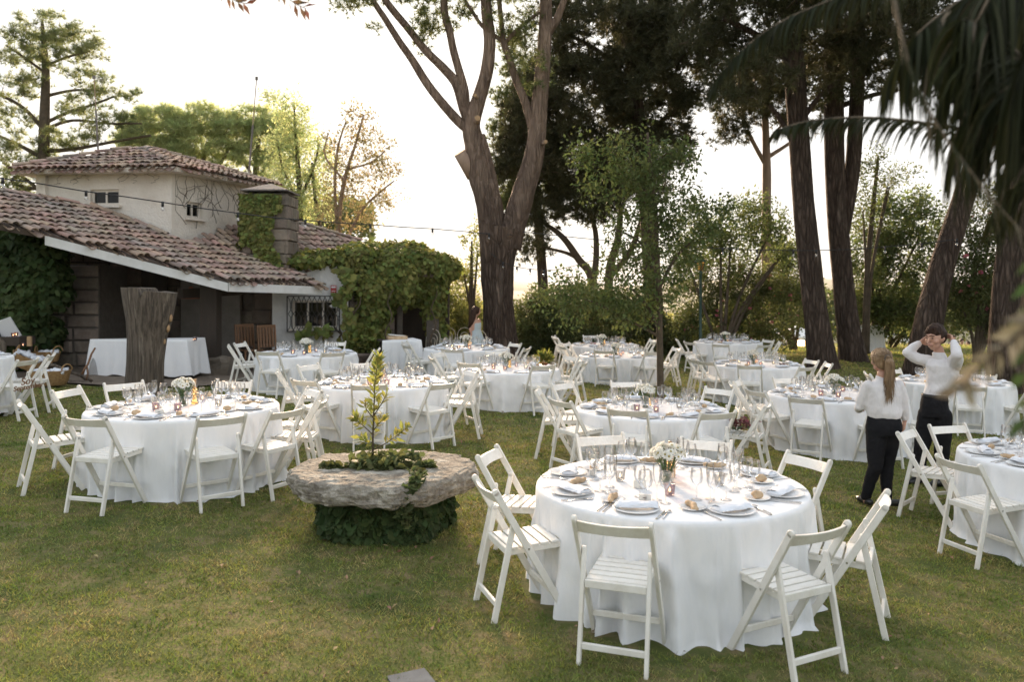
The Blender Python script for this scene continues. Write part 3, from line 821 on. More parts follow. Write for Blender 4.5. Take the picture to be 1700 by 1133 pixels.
# porch: back wall of stone blocks, posts, floor kerb
def stone_wall(a, b, z0, z1_, name, rows_h=.30, seed=0, t=.35, mt='stone', parent=None, maxn=220):
    """a mortar core and separate blocks proud of it"""
    a, b = Vector(a), Vector(b); L = (b - a).length; d = (b - a) / L; nrm = Vector((d.y, -d.x))
    if nrm.y > 0: nrm = -nrm
    q = random.Random(seed)
    mb = MB(); quadwall(mb, a, b, z0, z1_, t, inward=(-nrm.x, -nrm.y)); w = hp(mb, name, M['mortar'])
    z = z0; k = 0
    while z < z1_ - .05:
        h = min(rows_h * q.uniform(.75, 1.3), z1_ - z); u = -q.uniform(0, .3)
        while u < L:
            wd_ = q.uniform(.28, .62); u_a, u_b = max(0, u) + .012, min(L, u + wd_) - .012
            if u_b - u_a > .06:
                bm = MB(); pr = q.uniform(.015, .05); j = lambda: q.uniform(-.012, .012)
                cs = []
                for (uu, zz) in ((u_a, z + .012), (u_b, z + .012), (u_b, z + h - .012), (u_a, z + h - .012)):
                    uu += j(); zz += j(); p = a + d * uu
                    cs.append((Vector((p.x, p.y, zz)), uu, zz))
                cu, cz = (u_a + u_b) / 2, z + h / 2
                back = [c[0] + Vector((-nrm.x, -nrm.y, 0)) * .04 for c in cs]; mid = [c[0] + Vector((nrm.x, nrm.y, 0)) * pr * .5 for c in cs]
                fr = []
                for c in cs:
                    uu = cu + (c[1] - cu) * .86; zz = cz + (c[2] - cz) * .82; p = a + d * uu + nrm * (pr + q.uniform(-.008, .01)); fr.append(Vector((p.x, p.y, zz)))
                bm.add(back + mid + fr, [(i, (i + 1) % 4, 4 + (i + 1) % 4, 4 + i) for i in range(4)] + [(4 + i, 4 + (i + 1) % 4, 8 + (i + 1) % 4, 8 + i) for i in range(4)] + [(8, 9, 10, 11)])
                hp(bm, 'stone', M[mt], w); k += 1
            u += wd_
        z += h
    return w
PY = 19.4
gp = gz(-8, 18)
stone_wall((at(70, 0, 18.2).x, 18.2), (at(300, 0, 19.6).x, 19.6), gp - .1, 3.4, 'porch_wall', .42, 5)
stone_wall((at(300, 0, 19.6).x, 19.6), (at(470, 0, 19.0).x, 19.0), gp - .1, 2.9, 'porch_wall', .40, 6)
# leaning stone buttress at the left of the porch
mb = MB(); P = [at(83, 630, 16.4), at(165, 630, 16.2), at(165, 440, 16.6), at(60, 440, 16.8)]
mb.add([Vector(p) for p in P] + [Vector(p) + Vector((0, 1.2, 0)) for p in P], [(0, 1, 2, 3), (1, 5, 6, 2), (0, 3, 7, 4), (3, 2, 6, 7)])
bt = hp(mb, 'buttress', M['mortar'])
q = random.Random(77)
for r in range(9):
    t0, t1 = r / 9, (r + 1) / 9
    cols = [0, q.uniform(.4, .6), 1]
    for c in range(2):
        def PP(u, t): return (P[0].lerp(P[1], u)).lerp(P[3].lerp(P[2], u), t)
        e_ = .02; cs = [PP(cols[c] + e_, t0 + .006), PP(cols[c + 1] - e_, t0 + .006), PP(cols[c + 1] - e_, t1 - .006), PP(cols[c] + e_, t1 - .006)]
        m_ = sum(cs, Vector()) / 4; pr = Vector((0, -q.uniform(.03, .07), 0)); bm = MB()
        bm.add(cs + [m_ + (v - m_) * .86 + pr for v in cs], [(0, 1, 5, 4), (1, 2, 6, 5), (2, 3, 7, 6), (3, 0, 4, 7), (4, 5, 6, 7)]); hp(bm, 'stone', M['stone'], bt)
# tall closed shutter, left of the buttress
mb = MB(); s0, s1 = at(62, 600, 16.9), at(94, 600, 16.9); zt_ = at(0, 500, 16.9).z
mb.box(((s0.x + s1.x) / 2, 16.95, (s0.z + zt_) / 2), (s1.x - s0.x, .05, zt_ - s0.z)); sh = hp(mb, 'shutter', M['greeniron'])
for i in range(16):
    mb = MB(); z = s0.z + .1 + i * (zt_ - s0.z - .15) / 16; mb.bar((s0.x + .05, 16.90, z), (s1.x - .05, 16.90, z), .02, .05, up=(0, .5, 1)); hp(mb, 'louvre', M['greeniron'], sh)
# wall above and to the left behind the ivy
mb = MB(); quadwall(mb, (at(-120, 0, 16.5).x, 16.5), (at(86, 0, 17.6).x, 17.6), gp - .1, (3.1, 3.3), .3, (0, 1)); hp(mb, 'side_wall', M['mortar'])
# porch ceiling and a plastered stretch of wall in the porch
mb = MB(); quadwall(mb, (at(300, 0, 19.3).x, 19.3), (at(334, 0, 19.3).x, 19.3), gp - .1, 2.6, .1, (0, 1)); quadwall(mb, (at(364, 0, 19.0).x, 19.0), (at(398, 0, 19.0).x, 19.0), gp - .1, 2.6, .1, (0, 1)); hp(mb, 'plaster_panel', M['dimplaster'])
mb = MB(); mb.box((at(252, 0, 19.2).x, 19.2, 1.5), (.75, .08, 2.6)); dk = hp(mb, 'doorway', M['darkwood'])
mb = MB(); mb.box((at(186, 0, 18.7).x, 18.62, 1.45), (.46, .07, 2.0)); dr = hp(mb, 'door', M['wood'])
for i in range(4):
    mb = MB(); mb.box((at(186, 0, 18.7).x - .165 + i * .11, 18.57, 1.45), (.10, .02, 1.9)); hp(mb, 'plank', M['wood'], dr)
# dark timber post on a rough stone block
pz = at(0, 598, 16.3).z
mb = MB(); mb.box((at(350, 0, 16.5).x, 16.5, (2.35 + pz) / 2), (.34, .30, 2.35 - pz)); hp(mb, 'porch_post', M['darkwood'])
mb = MB(); mb.bar(at(300, 488, 16.5), at(470, 478, 18.4), .18, .2); hp(mb, 'porch_beam', M['darkwood'])
mb = MB(); c = at(357, 615, 16.3); mb.box(c, (.74, .6, .48))
bm_ = bmesh.new(); me = mb.mesh('post_base', M['stone']); bm_.from_mesh(me); bmesh.ops.subdivide_edges(bm_, edges=bm_.edges, cuts=5, use_grid_fill=True)
for v in bm_.verts:
    d_ = Vector((noise.noise(v.co * 3), noise.noise(v.co * 3 + Vector((5, 0, 0))), noise.noise(v.co * 3 + Vector((0, 7, 0))))) * .10
    v.co = v.co + d_
bm_.to_mesh(me); bm_.free(); me.transform(Matrix.Translation(-HL)); link('post_base', me, HOUSE)
# right wing behind the vines: stone pier, dark doorway, flat roof
stone_wall((at(578, 0, 18.7).x, 18.7), (at(655, 0, 19.4).x, 19.4), gl_ - .3, 2.5, 'wing_wall', .34, 9)
mb = MB(); quadwall(mb, (at(655, 0, 20.6).x, 20.6), (at(745, 0, 20.6).x, 20.6), gl_ - .4, 2.6, .3, (0, 1)); hp(mb, 'wing_back_wall', M['darkwood'])
mb = MB(); quadwall(mb, (at(708, 0, 19.6).x, 19.6), (at(728, 0, 19.6).x, 19.6), gl_ - .4, 2.5, .5, (0, 1)); mb.box((at(664, 0, 19.5).x, 19.5, 1.2), (.12, .12, 2.4)); hp(mb, 'wing_pier', M['mortar'])
mb = MB(); a = at(570, 455, 19.0); b = at(735, 455, 19.6)
mb.add([(a.x, 18.9, 2.5), (b.x, 19.3, 2.45), (b.x, 23.0, 2.6), (a.x, 23.0, 2.9)] + [(a.x, 18.9, 2.38), (b.x, 19.3, 2.33), (b.x, 23.0, 2.48), (a.x, 23.0, 2.78)], [(0, 1, 2, 3), (7, 6, 5, 4), (0, 4, 5, 1), (1, 5, 6, 2), (2, 6, 7, 3), (3, 7, 4, 0)]); hp(mb, 'wing_roof', M['under'])
# porch ceiling boards are the underlay of the roof; closing wall behind
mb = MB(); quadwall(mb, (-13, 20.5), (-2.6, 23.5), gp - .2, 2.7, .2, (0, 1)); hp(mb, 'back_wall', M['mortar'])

# chimney of granite blocks with an iron cap
CY = 17.9
ca, cb = at(403, 0, CY), at(478, 0, CY + .05)
cz0, cz1 = on1(440, 440).z - .5, at(0, 321, CY).z
ch = hp((lambda m: (m.box(((ca.x + cb.x) / 2, CY + .45, (cz0 + cz1) / 2), (cb.x - ca.x - .06, .84, cz1 - cz0)), m)[1])(MB()), 'chimney', M['mortar'])
q = random.Random(5); z = cz0; row = 0
while z < cz1 - .02:
    h = min(.24 * q.uniform(.8, 1.3), cz1 - z)
    for side in (0, 1, 2):
        if side == 0: a_, d_, n_ = Vector((ca.x, CY)), Vector((1, 0)), Vector((0, -1)); L = cb.x - ca.x
        elif side == 1: a_, d_, n_ = Vector((cb.x, CY)), Vector((0, 1)), Vector((1, 0)); L = .9
        else: a_, d_, n_ = Vector((ca.x, CY + .9)), Vector((0, -1)), Vector((-1, 0)); L = .9
        u = 0 - (row % 2) * .15
        while u < L - .05:
            w = q.uniform(.26, .44); ua, ub = max(0, u), min(L, u + w); u += w
            if ub - ua < .06: continue
            bm = MB(); pr = q.uniform(.03, .055)
            cs = [a_ + d_ * (ua + .008), a_ + d_ * (ub - .008)]
            lo, hi = z + .008, z + h - .008
            b0 = [Vector((cs[0].x, cs[0].y, lo)), Vector((cs[1].x, cs[1].y, lo)), Vector((cs[1].x, cs[1].y, hi)), Vector((cs[0].x, cs[0].y, hi))]
            n3 = Vector((n_.x, n_.y, 0)); m_ = sum(b0, Vector()) / 4
            f0 = [m_ + (v - m_) * .88 + n3 * (pr - .02 + q.uniform(-.008, .008)) for v in b0]; b1 = [v - n3 * .05 for v in b0]
            bm.add(b1 + [v + n3 * (pr - .045) for v in b0] + f0, [(i, (i + 1) % 4, 4 + (i + 1) % 4, 4 + i) for i in range(4)] + [(4 + i, 4 + (i + 1) % 4, 8 + (i + 1) % 4, 8 + i) for i in range(4)] + [(8, 9, 10, 11)])
            hp(bm, 'stone', M['stone'], ch)
    z += h; row += 1
mb = MB(); cx, cyy = (ca.x + cb.x) / 2, CY + .45; zc = at(0, 318, CY).z; w = .53
top = [Vector((cx - w, cyy - w, zc + .01)), Vector((cx + w, cyy - w, zc + .01)), Vector((cx + w, cyy + w, zc + .01)), Vector((cx - w, cyy + w, zc + .01))]
zt = Vector((cx, cyy, zc + .24)); mb.add(top + [t + Vector((0, 0, .03)) for t in top] + [zt], [(3, 2, 1, 0), (0, 1, 5, 4), (1, 2, 6, 5), (2, 3, 7, 6), (3, 0, 4, 7), (4, 5, 8), (5, 6, 8), (6, 7, 8), (7, 4, 8)])
hp(mb, 'chimney_cap', M['sheet'], ch)
for sx in (-1, 1):
    for sy in (-1, 1):
        mb = MB(); mb.bar((cx + sx * .38, cyy + sy * .38, cz1 - .12), (cx + sx * .38, cyy + sy * .38, zc + .03), .025, .025); hp(mb, 'cap_post', M['iron'], ch)

# aerial masts
def mast(px, y_top, y_bot, Y, lean, label):
    mb = MB(); a = at(px, y_bot, Y); b = at(px + lean, y_top, Y); mb.tube([a, a.lerp(b, .55)], .024, 6); t = thing('aerial_mast', label, 'aerial', a)
    mb.v = [(v[0] - a.x, v[1] - a.y, v[2] - a.z) for v in mb.v]; mb.build('mast_pole', M['sheet'], t)
    mb = MB(); mb.tube([(b - a) * .55, b - a], .012, 6); mb.build('mast_rod', M['barkred'], t)
    mb = MB(); mb.box((b - a), (.06, .04, .09)); mb.build('mast_head', M['sheet'], t)
mast(412, 130, 303, 20.5, 14, 'tall thin aerial pole rising behind the chimney')
mast(163, 128, 250, 21.5, -7, 'thin pale aerial pole behind the tower roof')

# ------------------------------------------------------------------ climbing plants
def blob_leaves(blobs, n, length, width, mname, name='foliage', shape='vine', droop=1.0, inner=.25):
    """blobs: centre, radii; leaves on the lumpy outer shell, hanging tip down"""
    P = []; Nn = []
    tot = sum((b[1][0] * b[1][1] + b[1][1] * b[1][2] + b[1][0] * b[1][2]) for b in blobs)
    for c, r in blobs:
        k = int(n * (r[0] * r[1] + r[1] * r[2] + r[0] * r[2]) / tot)
        d = rdir(k); s = 1 - inner * rng.random((k, 1)) ** 2
        lum = 1 + .12 * np.sin(d[:, :1] * 9 + c[0]) * np.sin(d[:, 2:] * 8 + c[2] * 3) + .06 * rng.normal(size=(k, 1))
        P.append(np.array(c) + d * np.array(r) * s * lum); Nn.append(unit(d / np.array(r)))
    P = np.concatenate(P); Nn = np.concatenate(Nn); m = len(P)
    dn = np.tile(np.array([[0, 0, -1.0]]), (m, 1)) * droop + Nn * .55 + rng.normal(size=(m, 3)) * .35
    return leaf_mesh(name, P, M[mname], length, width, dirs=dn, normals=Nn + rng.normal(size=(m, 3)) * .35, shape=shape)
V = []
def bl(px, py, Y, rx, ry, rz): V.append((tuple(at(px, py, Y)), (rx, ry, rz)))
for i in range(12):                     # the thick green roll along the edge of the wing roof
    t = i / 11; bl(610 + 118 * t, 436 - 6 * math.sin(t * 3) + 10 * t, 19.4 + .4 * t, .55, .6, .36)
for i in range(6): bl(600 + i * 16, 424 - i * 0, 20.2, .6, .8, .34)
for i in range(5): bl(505 + i * 24, 433 - i * 2, 18.9, .42, .55, .25)
for i in range(4): bl(450 + i * 22, 428 + i * 2, 18.3, .3, .4, .12)
for i in range(8): bl(606 + i * 9, 462 + 10 * math.sin(i), 18.7 + .05 * i, .36, .35, .5)
for i in range(4): bl(610 + i * 9, 505 + 12 * math.sin(i * 2), 18.8 + .08 * i, .30, .22, .55)
for i in range(3): bl(600 + i * 15, 560, 18.7 + .15 * i, .26, .20, .45)
for i in range(4): bl(670 + i * 16, 478, 19.7, .35, .3, .42)
for i in range(3): bl(714 + i * 6, 520 + i * 28 - 20, 20.0, .22, .3, .62)
for i in range(3): bl(722, 470 + i * 20, 19.9, .28, .35, .45)
climber = thing('climbing_vine', 'thick green climbing vine draped over the right wing of the house', 'vine', (-3, 19, gz(-3, 19)))
def lk(me, nm, par): me.transform(Matrix.Translation(-par.location)); return link(nm, me, par)
lk(blob_leaves(V, 40000, .092, .066, 'vine'), 'foliage', climber)
mb = MB()
for (x0, y0, x1, y1) in ((575, 600, 600, 470), (640, 600, 650, 480), (560, 560, 590, 500), (575, 590, 545, 500), (718, 590, 722, 470), (548, 560, 500, 545)):
    pts = []
    for k in range(12):
        t = k / 11; p = at(x0 + (x1 - x0) * t + 5 * math.sin(k * 1.3 + x0), y0 + (y1 - y0) * t, 18.45 if x0 < 700 else 19.4); pts.append(p)
    mb.tube(pts, [.025 - .014 * k / 11 for k in range(12)], 6)
me = mb.mesh('stem', M['twig'], True); lk(me, 'stem', climber)
# sparse sprigs across the white wall
P = []; 
for (x0, y0, x1, y1, n) in ((505, 548, 555, 545, 26), (505, 560, 500, 545, 10), (570, 470, 582, 560, 60), (560, 500, 575, 470, 24), (566, 560, 560, 600, 14), (565, 445, 584, 470, 60)):
    for k in range(n): t = random.random(); P.append(at(x0 + (x1 - x0) * t + random.gauss(0, 5), y0 + (y1 - y0) * t + random.gauss(0, 5), 18.22))
P = np.array([tuple(p) for p in P]); lk(leaf_mesh('foliage', P, M['vine'], .13, .09, dirs=np.array([[0, -.3, -1]]) + rng.normal(size=(len(P), 3)) * .4, normals=np.array([[0, -1, .2]]) + rng.normal(size=(len(P), 3)) * .3, shape='vine'), 'sprig', climber)
# ivy on the chimney
ivc = thing('chimney_ivy', 'green ivy climbing the front of the chimney', 'ivy', at(440, 440, 17.9))
P = []; Nn = []
q = random.Random(12)
for k in range(5200):
    px, py = q.uniform(400, 478), q.uniform(322, 440)
    dens = 1 if px < 450 + 8 * noise.noise((py * .08, 0, 0)) and py < 405 else (.5 if px < 466 and py < 350 else .0)
    band = abs(px - (418 + (py - 380) * .55)); dens = max(dens, math.exp(-(band / 13) ** 2) if py > 370 else 0)
    dens *= .55 + .6 * noise.noise((px * .06, py * .06, 0)) + .25
    if q.random() < dens: p = at(px, py, CY - .06 - q.random() * .07); P.append(tuple(p))
for k in range(700):
    y = CY + q.uniform(0, .9); z = q.uniform(cz0 + .8, cz1); P.append((ca.x - .06 - q.random() * .06, y, z))
P = np.array(P); Nn = np.tile([[-.15, -1, .25]], (len(P), 1)); Nn[-700:] = [[-1, -.2, .2]]
lk(leaf_mesh('foliage', P, M['vine'], .080, .062, dirs=np.array([[0, -.25, -1]]) + rng.normal(size=(len(P), 3)) * .4, normals=Nn + rng.normal(size=(len(P), 3)) * .3, shape='vine'), 'foliage', ivc)
# bare vine stems on the tower wall
mb = MB(); q = random.Random(3)
for k in range(26):
    u = q.uniform(.2, 2.6); z = q.uniform(3.4, 4.3) ; pts = []; aa = q.uniform(.6, 2.5)
    for j in range(14):
        p = T0 + rd * u; pts.append((p.x + .012, p.y - .008, z)); u += math.cos(aa) * .09; z += math.sin(aa) * .08; aa += q.gauss(0, .35); u = min(2.9, max(.1, u)); z = min(TZ - .05, z)
    mb.tube(pts, [.007 - .0004 * j for j in range(14)], 4)
for k in range(9):
    px = q.uniform(90, 270); z = TZ - .02; x = at(px, 0, 17.5).x; pts = []
    for j in range(9): pts.append((x, 17.36 + (285 - px) / 225 * .30 , z)); x += q.gauss(0, .07); z -= q.uniform(.0, .06)
    mb.tube(pts, .004, 4)
st_ = thing('bare_creeper', 'bare creeper stems clinging to the upper tower wall', 'creeper', (T0.x, T0.y, 3.2)); me = mb.mesh('stem', M['twig'], True); lk(me, 'stem', st_)
# the big dark ivy at the left edge of the porch
V = []
for i in range(16):
    t = i / 15; bl(-30 + 90 * random.random(), 400 + 195 * t, 15.6 + random.random() * .5, .75 - .2 * t, .5, .5)
for i in range(6): bl(50 + 18 * math.sin(i), 400 + 22 * i, 15.6, .30, .4, .4)
ivl = thing('ivy', 'big mass of dark glossy ivy hanging at the left edge of the house', 'ivy', at(20, 600, 15.8))
lk(blob_leaves(V, 19000, .10, .08, 'ivy'), 'foliage', ivl)
mb = MB(); mb.tube([at(10, 606, 16.1), at(20, 500, 16.0), at(30, 400, 16.0)], [.07, .05, .03], 8); lk(mb.mesh('stem', M['twig'], True), 'stem', ivl)
# ------------------------------------------------------------------ folding chair
def bevel_mesh(mb, w=.003):
    me = mb.mesh('m', M['chair'])
    bm = bmesh.new(); bm.from_mesh(me)
    bmesh.ops.bevel(bm, geom=list(bm.edges), offset=w, segments=1, affect='EDGES', profile=.7)
    bm.to_mesh(me); bm.free(); return me
LT, LB = Vector((0, -.27, .80)), Vector((0, .20, 0.0))     # long frame: top behind, foot under the table
RT, RB = Vector((0, -.145, .605)), Vector((0, -.275, 0.0)) # rear leg
def make_chair():
    t = thing('folding_chair', 'x', 'chair')
    for s in (-1, 1):
        mb = MB(); x = Vector((.205 * s, 0, 0))
        mb.bar(LT + x, LB + x, .022, .042, up=(0, 1, 0))
        mb.tube([LT + x + Vector((-.011, 0, 0)), LT + x + Vector((.011, 0, 0))], .021, 10)
        link('back_leg_frame', bevel_mesh(mb), t)
        mb = MB(); x = Vector((.180 * s, 0, 0))
        mb.bar(RT + x, RB + x, .021, .036, up=(0, 1, 0))
        mb.tube([RT + x + Vector((-.0105, 0, 0)), RT + x + Vector((.0105, 0, 0))], .018, 10)
        link('leg', bevel_mesh(mb), t)
    # curved back board
    mb = MB(); n = 9
    for zz in (0, 1):
        pass
    prof = []
    for i in range(n):
        u = -1 + 2 * i / (n - 1); prof.append((u * .198, -.262 - .026 * (1 - u * u)))
    vs = []
    for (x, y) in prof:
        for dy in (-.010, .010):
            for z in (.722, .792):
                vs.append((x, y + dy + (.792 - z) * .55, z - .006 * (1 - (x / .198) ** 2) * (z > .75)))
    fs = []
    for i in range(n - 1):
        a = i * 4; b = a + 4
        fs += [(a, a + 1, b + 1, b), (a + 2, b + 2, b + 3, a + 3), (a, b, b + 2, a + 2), (a + 1, a + 3, b + 3, b + 1)]
    fs += [(0, 2, 3, 1), ((n - 1) * 4, (n - 1) * 4 + 1, (n - 1) * 4 + 3, (n - 1) * 4 + 2)]
    mb.add(vs, fs); link('back_board', bevel_mesh(mb, .0035), t)
    # seat
    zs = lambda y: .445 + (y + .17) * .05
    sl = None
    for i in range(6):
        y = -.135 + i * .066
        if sl is None:
            mb = MB(); mb.box((0, 0, 0), (.335, .053, .016)); sl = bevel_mesh(mb)
        o = link('seat_slat', sl, t); o.location = (0, y, zs(y)); o.rotation_euler = (.05, 0, 0)
    for s in (-1, 1):
        mb = MB(); mb.bar((.150 * s, -.165, zs(-.165) - .026), (.150 * s, .215, zs(.215) - .026), .02, .034)
        link('seat_side_rail', bevel_mesh(mb), t)
    mb = MB(); mb.bar((-.168, -.183, .432), (.168, -.183, .432), .022, .042); link('seat_rear_rail', bevel_mesh(mb), t)
    mb = MB(); p = RB.lerp(RT, .2); mb.bar((-.170, p.y, p.z), (.170, p.y, p.z), .020, .034); link('rear_stretcher', bevel_mesh(mb), t)
    mb = MB(); p = LB.lerp(LT, .2); mb.bar((-.194, p.y, p.z), (.194, p.y, p.z), .020, .034); link('front_stretcher', bevel_mesh(mb), t)
    for s in (-1, 1):
        p = LT.lerp(LB, .44); mb = MB(); mb.tube([(.217 * s, p.y, p.z), (.2195 * s, p.y, p.z)], .0065, 8); link('bolt', mb.mesh('bolt', M['silver']), t)
    return kids(t)
CHAIR = make_chair(); chair_used = []
def place_chair(x, y, face, label, group, scale=1.0):
    """face: the direction the chair looks, degrees from +X"""
    rz = RAD(face - 90); loc = (x, y, gz(x, y) - .012)
    if not chair_used:
        chair_used.append(1); c = CHAIR; c.location = loc; c.rotation_euler = (0, 0, rz); c['label'] = label; c['group'] = group
        return c
    return copy_tree(CHAIR, loc, rz, label, group)

# ------------------------------------------------------------------ table linen
TR, TH = .90, .755
def cloth_mesh(seed, R=TR, H=TH):
    r_ = random.Random(seed); n = 288
    bumps = []
    a = r_.uniform(0, 1); end = a + 2 * PI
    while a < end:
        bumps.append((a, r_.choice((r_.uniform(.02, .04), r_.uniform(.04, .11))), r_.uniform(.4, 1.0) * r_.choice((1, 1, 1, .5)), r_.uniform(-.35, .25), r_.uniform(-.06, .06))); a += r_.uniform(.10, .42)
    slow = [(r_.uniform(.3, 1), r_.uniform(0, 6), k) for k in (2, 3, 5)]
    prof = [(r, 0.0) for r in (.002, .15, .3, .45, .6, .72, .80, .85)] + [(.875, -.0015), (.892, -.006), (.90, -.016), (.904, -.035)]
    rows = [(r, H + z, 0.0) for r, z in prof]
    for k in range(1, 23):
        t = k / 22; rows.append((.904 + .035 * t ** .8, H - .035 - (H - .035 + .004) * t, t))
    vs = []; fs = []
    for j, (r, z, t) in enumerate(rows):
        for i in range(n):
            th = 2 * PI * i / n; rr = r * R / .9; zz = z
            if t > 0:
                f = 0
                for (c, w, am, st, dr) in bumps:
                    d = (th - c - dr * t + PI) % (2 * PI) - PI
                    if abs(d) < w * 4:
                        tt = max(0, (t - st) / (1 - st)); ww = w * (.55 + .6 * t)
                        f += am * (math.exp(-abs(d / ww) ** 1.5) - .38 * math.exp(-((abs(d) - ww * 1.7) / ww) ** 2)) * tt ** .8
                lo = sum(q * math.sin(k * th + p) for q, p, k in slow) / 3
                rr += smooth(0, .07, t) * f * .135 + lo * .035 * t - .035 * t
                rr += .012 * noise.noise((math.cos(th) * 4, math.sin(th) * 4, t * 3 + seed)) * t
                rr += .009 * noise.noise((math.cos(th) * 13, math.sin(th) * 13, t * 6 + seed)) * min(1, t * 3)
                zz += t ** 6 * .012 * (noise.noise((math.cos(th) * 3, math.sin(th) * 3, seed + 9)) + .5) + .015 * t
                rr += .045 * max(0, (t - .94) / .06) ** 1.5 * (.5 + noise.noise((math.cos(th) * 5, math.sin(th) * 5, seed + 4)))
            elif j < 8:
                zz += .0015 * noise.noise((rr * math.cos(th) * 5, rr * math.sin(th) * 5, seed))
            vs.append((rr * math.cos(th), rr * math.sin(th), zz))
    for j in range(len(rows) - 1):
        for i in range(n):
            a = j * n + i; b = j * n + (i + 1) % n
            fs.append((a, a + n, b + n, b))
    fs.append(tuple(range(n))[::-1])
    mb = MB(); mb.add(vs, fs)
    return mb.mesh('tablecloth', M['cloth'], smooth=True)

def top_mesh():
    mb = MB(); mb.lathe([(.01, TH - .03), (.87, TH - .03), (.885, TH - .018), (.87, TH - .006), (.01, TH - .006)], 40)
    mb.tube([(0, 0, .02), (0, 0, TH - .03)], .05, 10); mb.tube([(-.4, 0, .015), (.4, 0, .015)], .02, 6); mb.tube([(0, -.4, .015), (0, .4, .015)], .02, 6)
    return mb.mesh('tabletop', M['darkwood'])
TOPM = top_mesh()

# ------------------------------------------------------------------ tableware prototypes (meshes shared between copies)
def mk(f): mb = MB(); f(mb); return mb
def glass_proto(kind):
    mb = MB()
    if kind == 'wine': prof = [(.034, 0), (.034, .003), (.006, .008), (.004, .012), (.0038, .085), (.012, .093), (.030, .110), (.0385, .135), (.038, .165), (.033, .195)]
    elif kind == 'water': prof = [(.037, 0), (.037, .003), (.006, .008), (.0045, .012), (.0045, .080), (.014, .088), (.036, .105), (.045, .135), (.044, .170), (.040, .195)]
    elif kind == 'flute': prof = [(.031, 0), (.031, .003), (.005, .008), (.0035, .012), (.0035, .095), (.010, .105), (.020, .125), (.0255, .160), (.0265, .200), (.024, .228)]
    else: prof = [(.030, .001), (.032, .004), (.036, .050), (.039, .095)]
    mb.lathe(prof, 14)
    mb.mi = 1
    r, z = prof[-1]
    mb.lathe([(r - .0007, z - .001), (r + .0009, z), (r - .0007, z + .0012)], 14)
    return mb.mesh(kind + '_glass', [M['glass'], M['rim']], smooth=True)
M['rim'] = mat('glass_rim', (0.62, 0.56, 0.50), rough=.1)
M['rim'].node_tree.nodes['Principled BSDF'].inputs['Transmission Weight'].default_value = .3
GL = {k: glass_proto(k) for k in ('wine', 'water', 'flute', 'tumbler')}
def plate_mesh(r, name):
    mb = MB(); mb.lathe([(.001, .004), (r * .55, .004), (r * .62, .006), (r * .78, .013), (r * .97, .018), (r, .0175), (r * .96, .013), (r * .6, .001), (r * .5, 0), (.001, 0)], 32)
    return mb.mesh(name, M['china'], smooth=True)
PLATE, SIDEPLATE = plate_mesh(.142, 'plate'), plate_mesh(.082, 'side_plate')
def napkin_mesh(kind):
    mb = MB(); n = 13; m = 10; L, W = (.25, .085) if kind else (.235, .11)
    vs = []
    for i in range(n):
        u = -1 + 2 * i / (n - 1)
        for k in range(m):
            a = 2 * PI * k / m
            w = W * .5 * (1 - .10 * u * u) * (1 + .06 * math.sin(5 * u + kind * 2)); h = (.034 if kind else .024) * (.72 + .28 * math.cos(u * 1.2))
            sx = math.copysign(abs(math.cos(a)) ** .7, math.cos(a)); sz = math.copysign(abs(math.sin(a)) ** .8, math.sin(a))
            vs.append((u * L / 2 + .006 * sz, sx * w + .006 * math.sin(9 * u + a * 2), h * .5 + sz * h * .5 + .004 * math.sin(a * 3 + u * 4) * (sz > 0)))
    fs = [(i * m + k, i * m + (k + 1) % m, (i + 1) * m + (k + 1) % m, (i + 1) * m + k) for i in range(n - 1) for k in range(m)]
    fs += [tuple(range(m))[::-1], tuple(range((n - 1) * m, n * m))]
    mb.add(vs, fs)
    # loose flap lying over the roll
    vs = []; 
    for i in range(9):
        u = -1 + 2 * i / 8
        for k in range(6):
            v = k / 5
            vs.append((u * L * .46 + .01 * v, W * (.52 - 1.05 * v) + .004 * math.sin(u * 4), (.036 if kind else .027) * (1 - (2 * v - 1) ** 2 * .72) + .003 * math.sin(u * 6 + v * 5) + .002))
    mb.add(vs, [(i * 6 + k, (i + 1) * 6 + k, (i + 1) * 6 + k + 1, i * 6 + k + 1) for i in range(8) for k in range(5)])
    return mb.mesh('napkin', M['napkin'], smooth=True)
NAP = [napkin_mesh(0), napkin_mesh(1)]
def knife_mesh():
    mb = MB(); mb.bar((0, -.11, .004), (0, -.01, .004), .011, .006, bev=.002); mb.bar((0, -.01, .003), (0, .10, .003), .016, .002); return mb.mesh('knife', M['silver'])
def fork_mesh():
    mb = MB(); mb.bar((0, -.10, .004), (0, .04, .005), .009, .004, bev=.001); mb.box((0, .052, .006), (.022, .024, .003))
    for i in range(4): mb.box((-.0085 + i * .0057, .080, .008), (.0028, .036, .002))
    return mb.mesh('fork', M['silver'])
def spoon_mesh():
    mb = MB(); mb.bar((0, -.09, .004), (0, .05, .004), .008, .004, bev=.001); mb.ball((0, .072, .006), (.017, .026, .005), 10, 6); return mb.mesh('spoon', M['silver'], smooth=True)
CUT = {'knife': knife_mesh(), 'fork': fork_mesh(), 'spoon': spoon_mesh()}
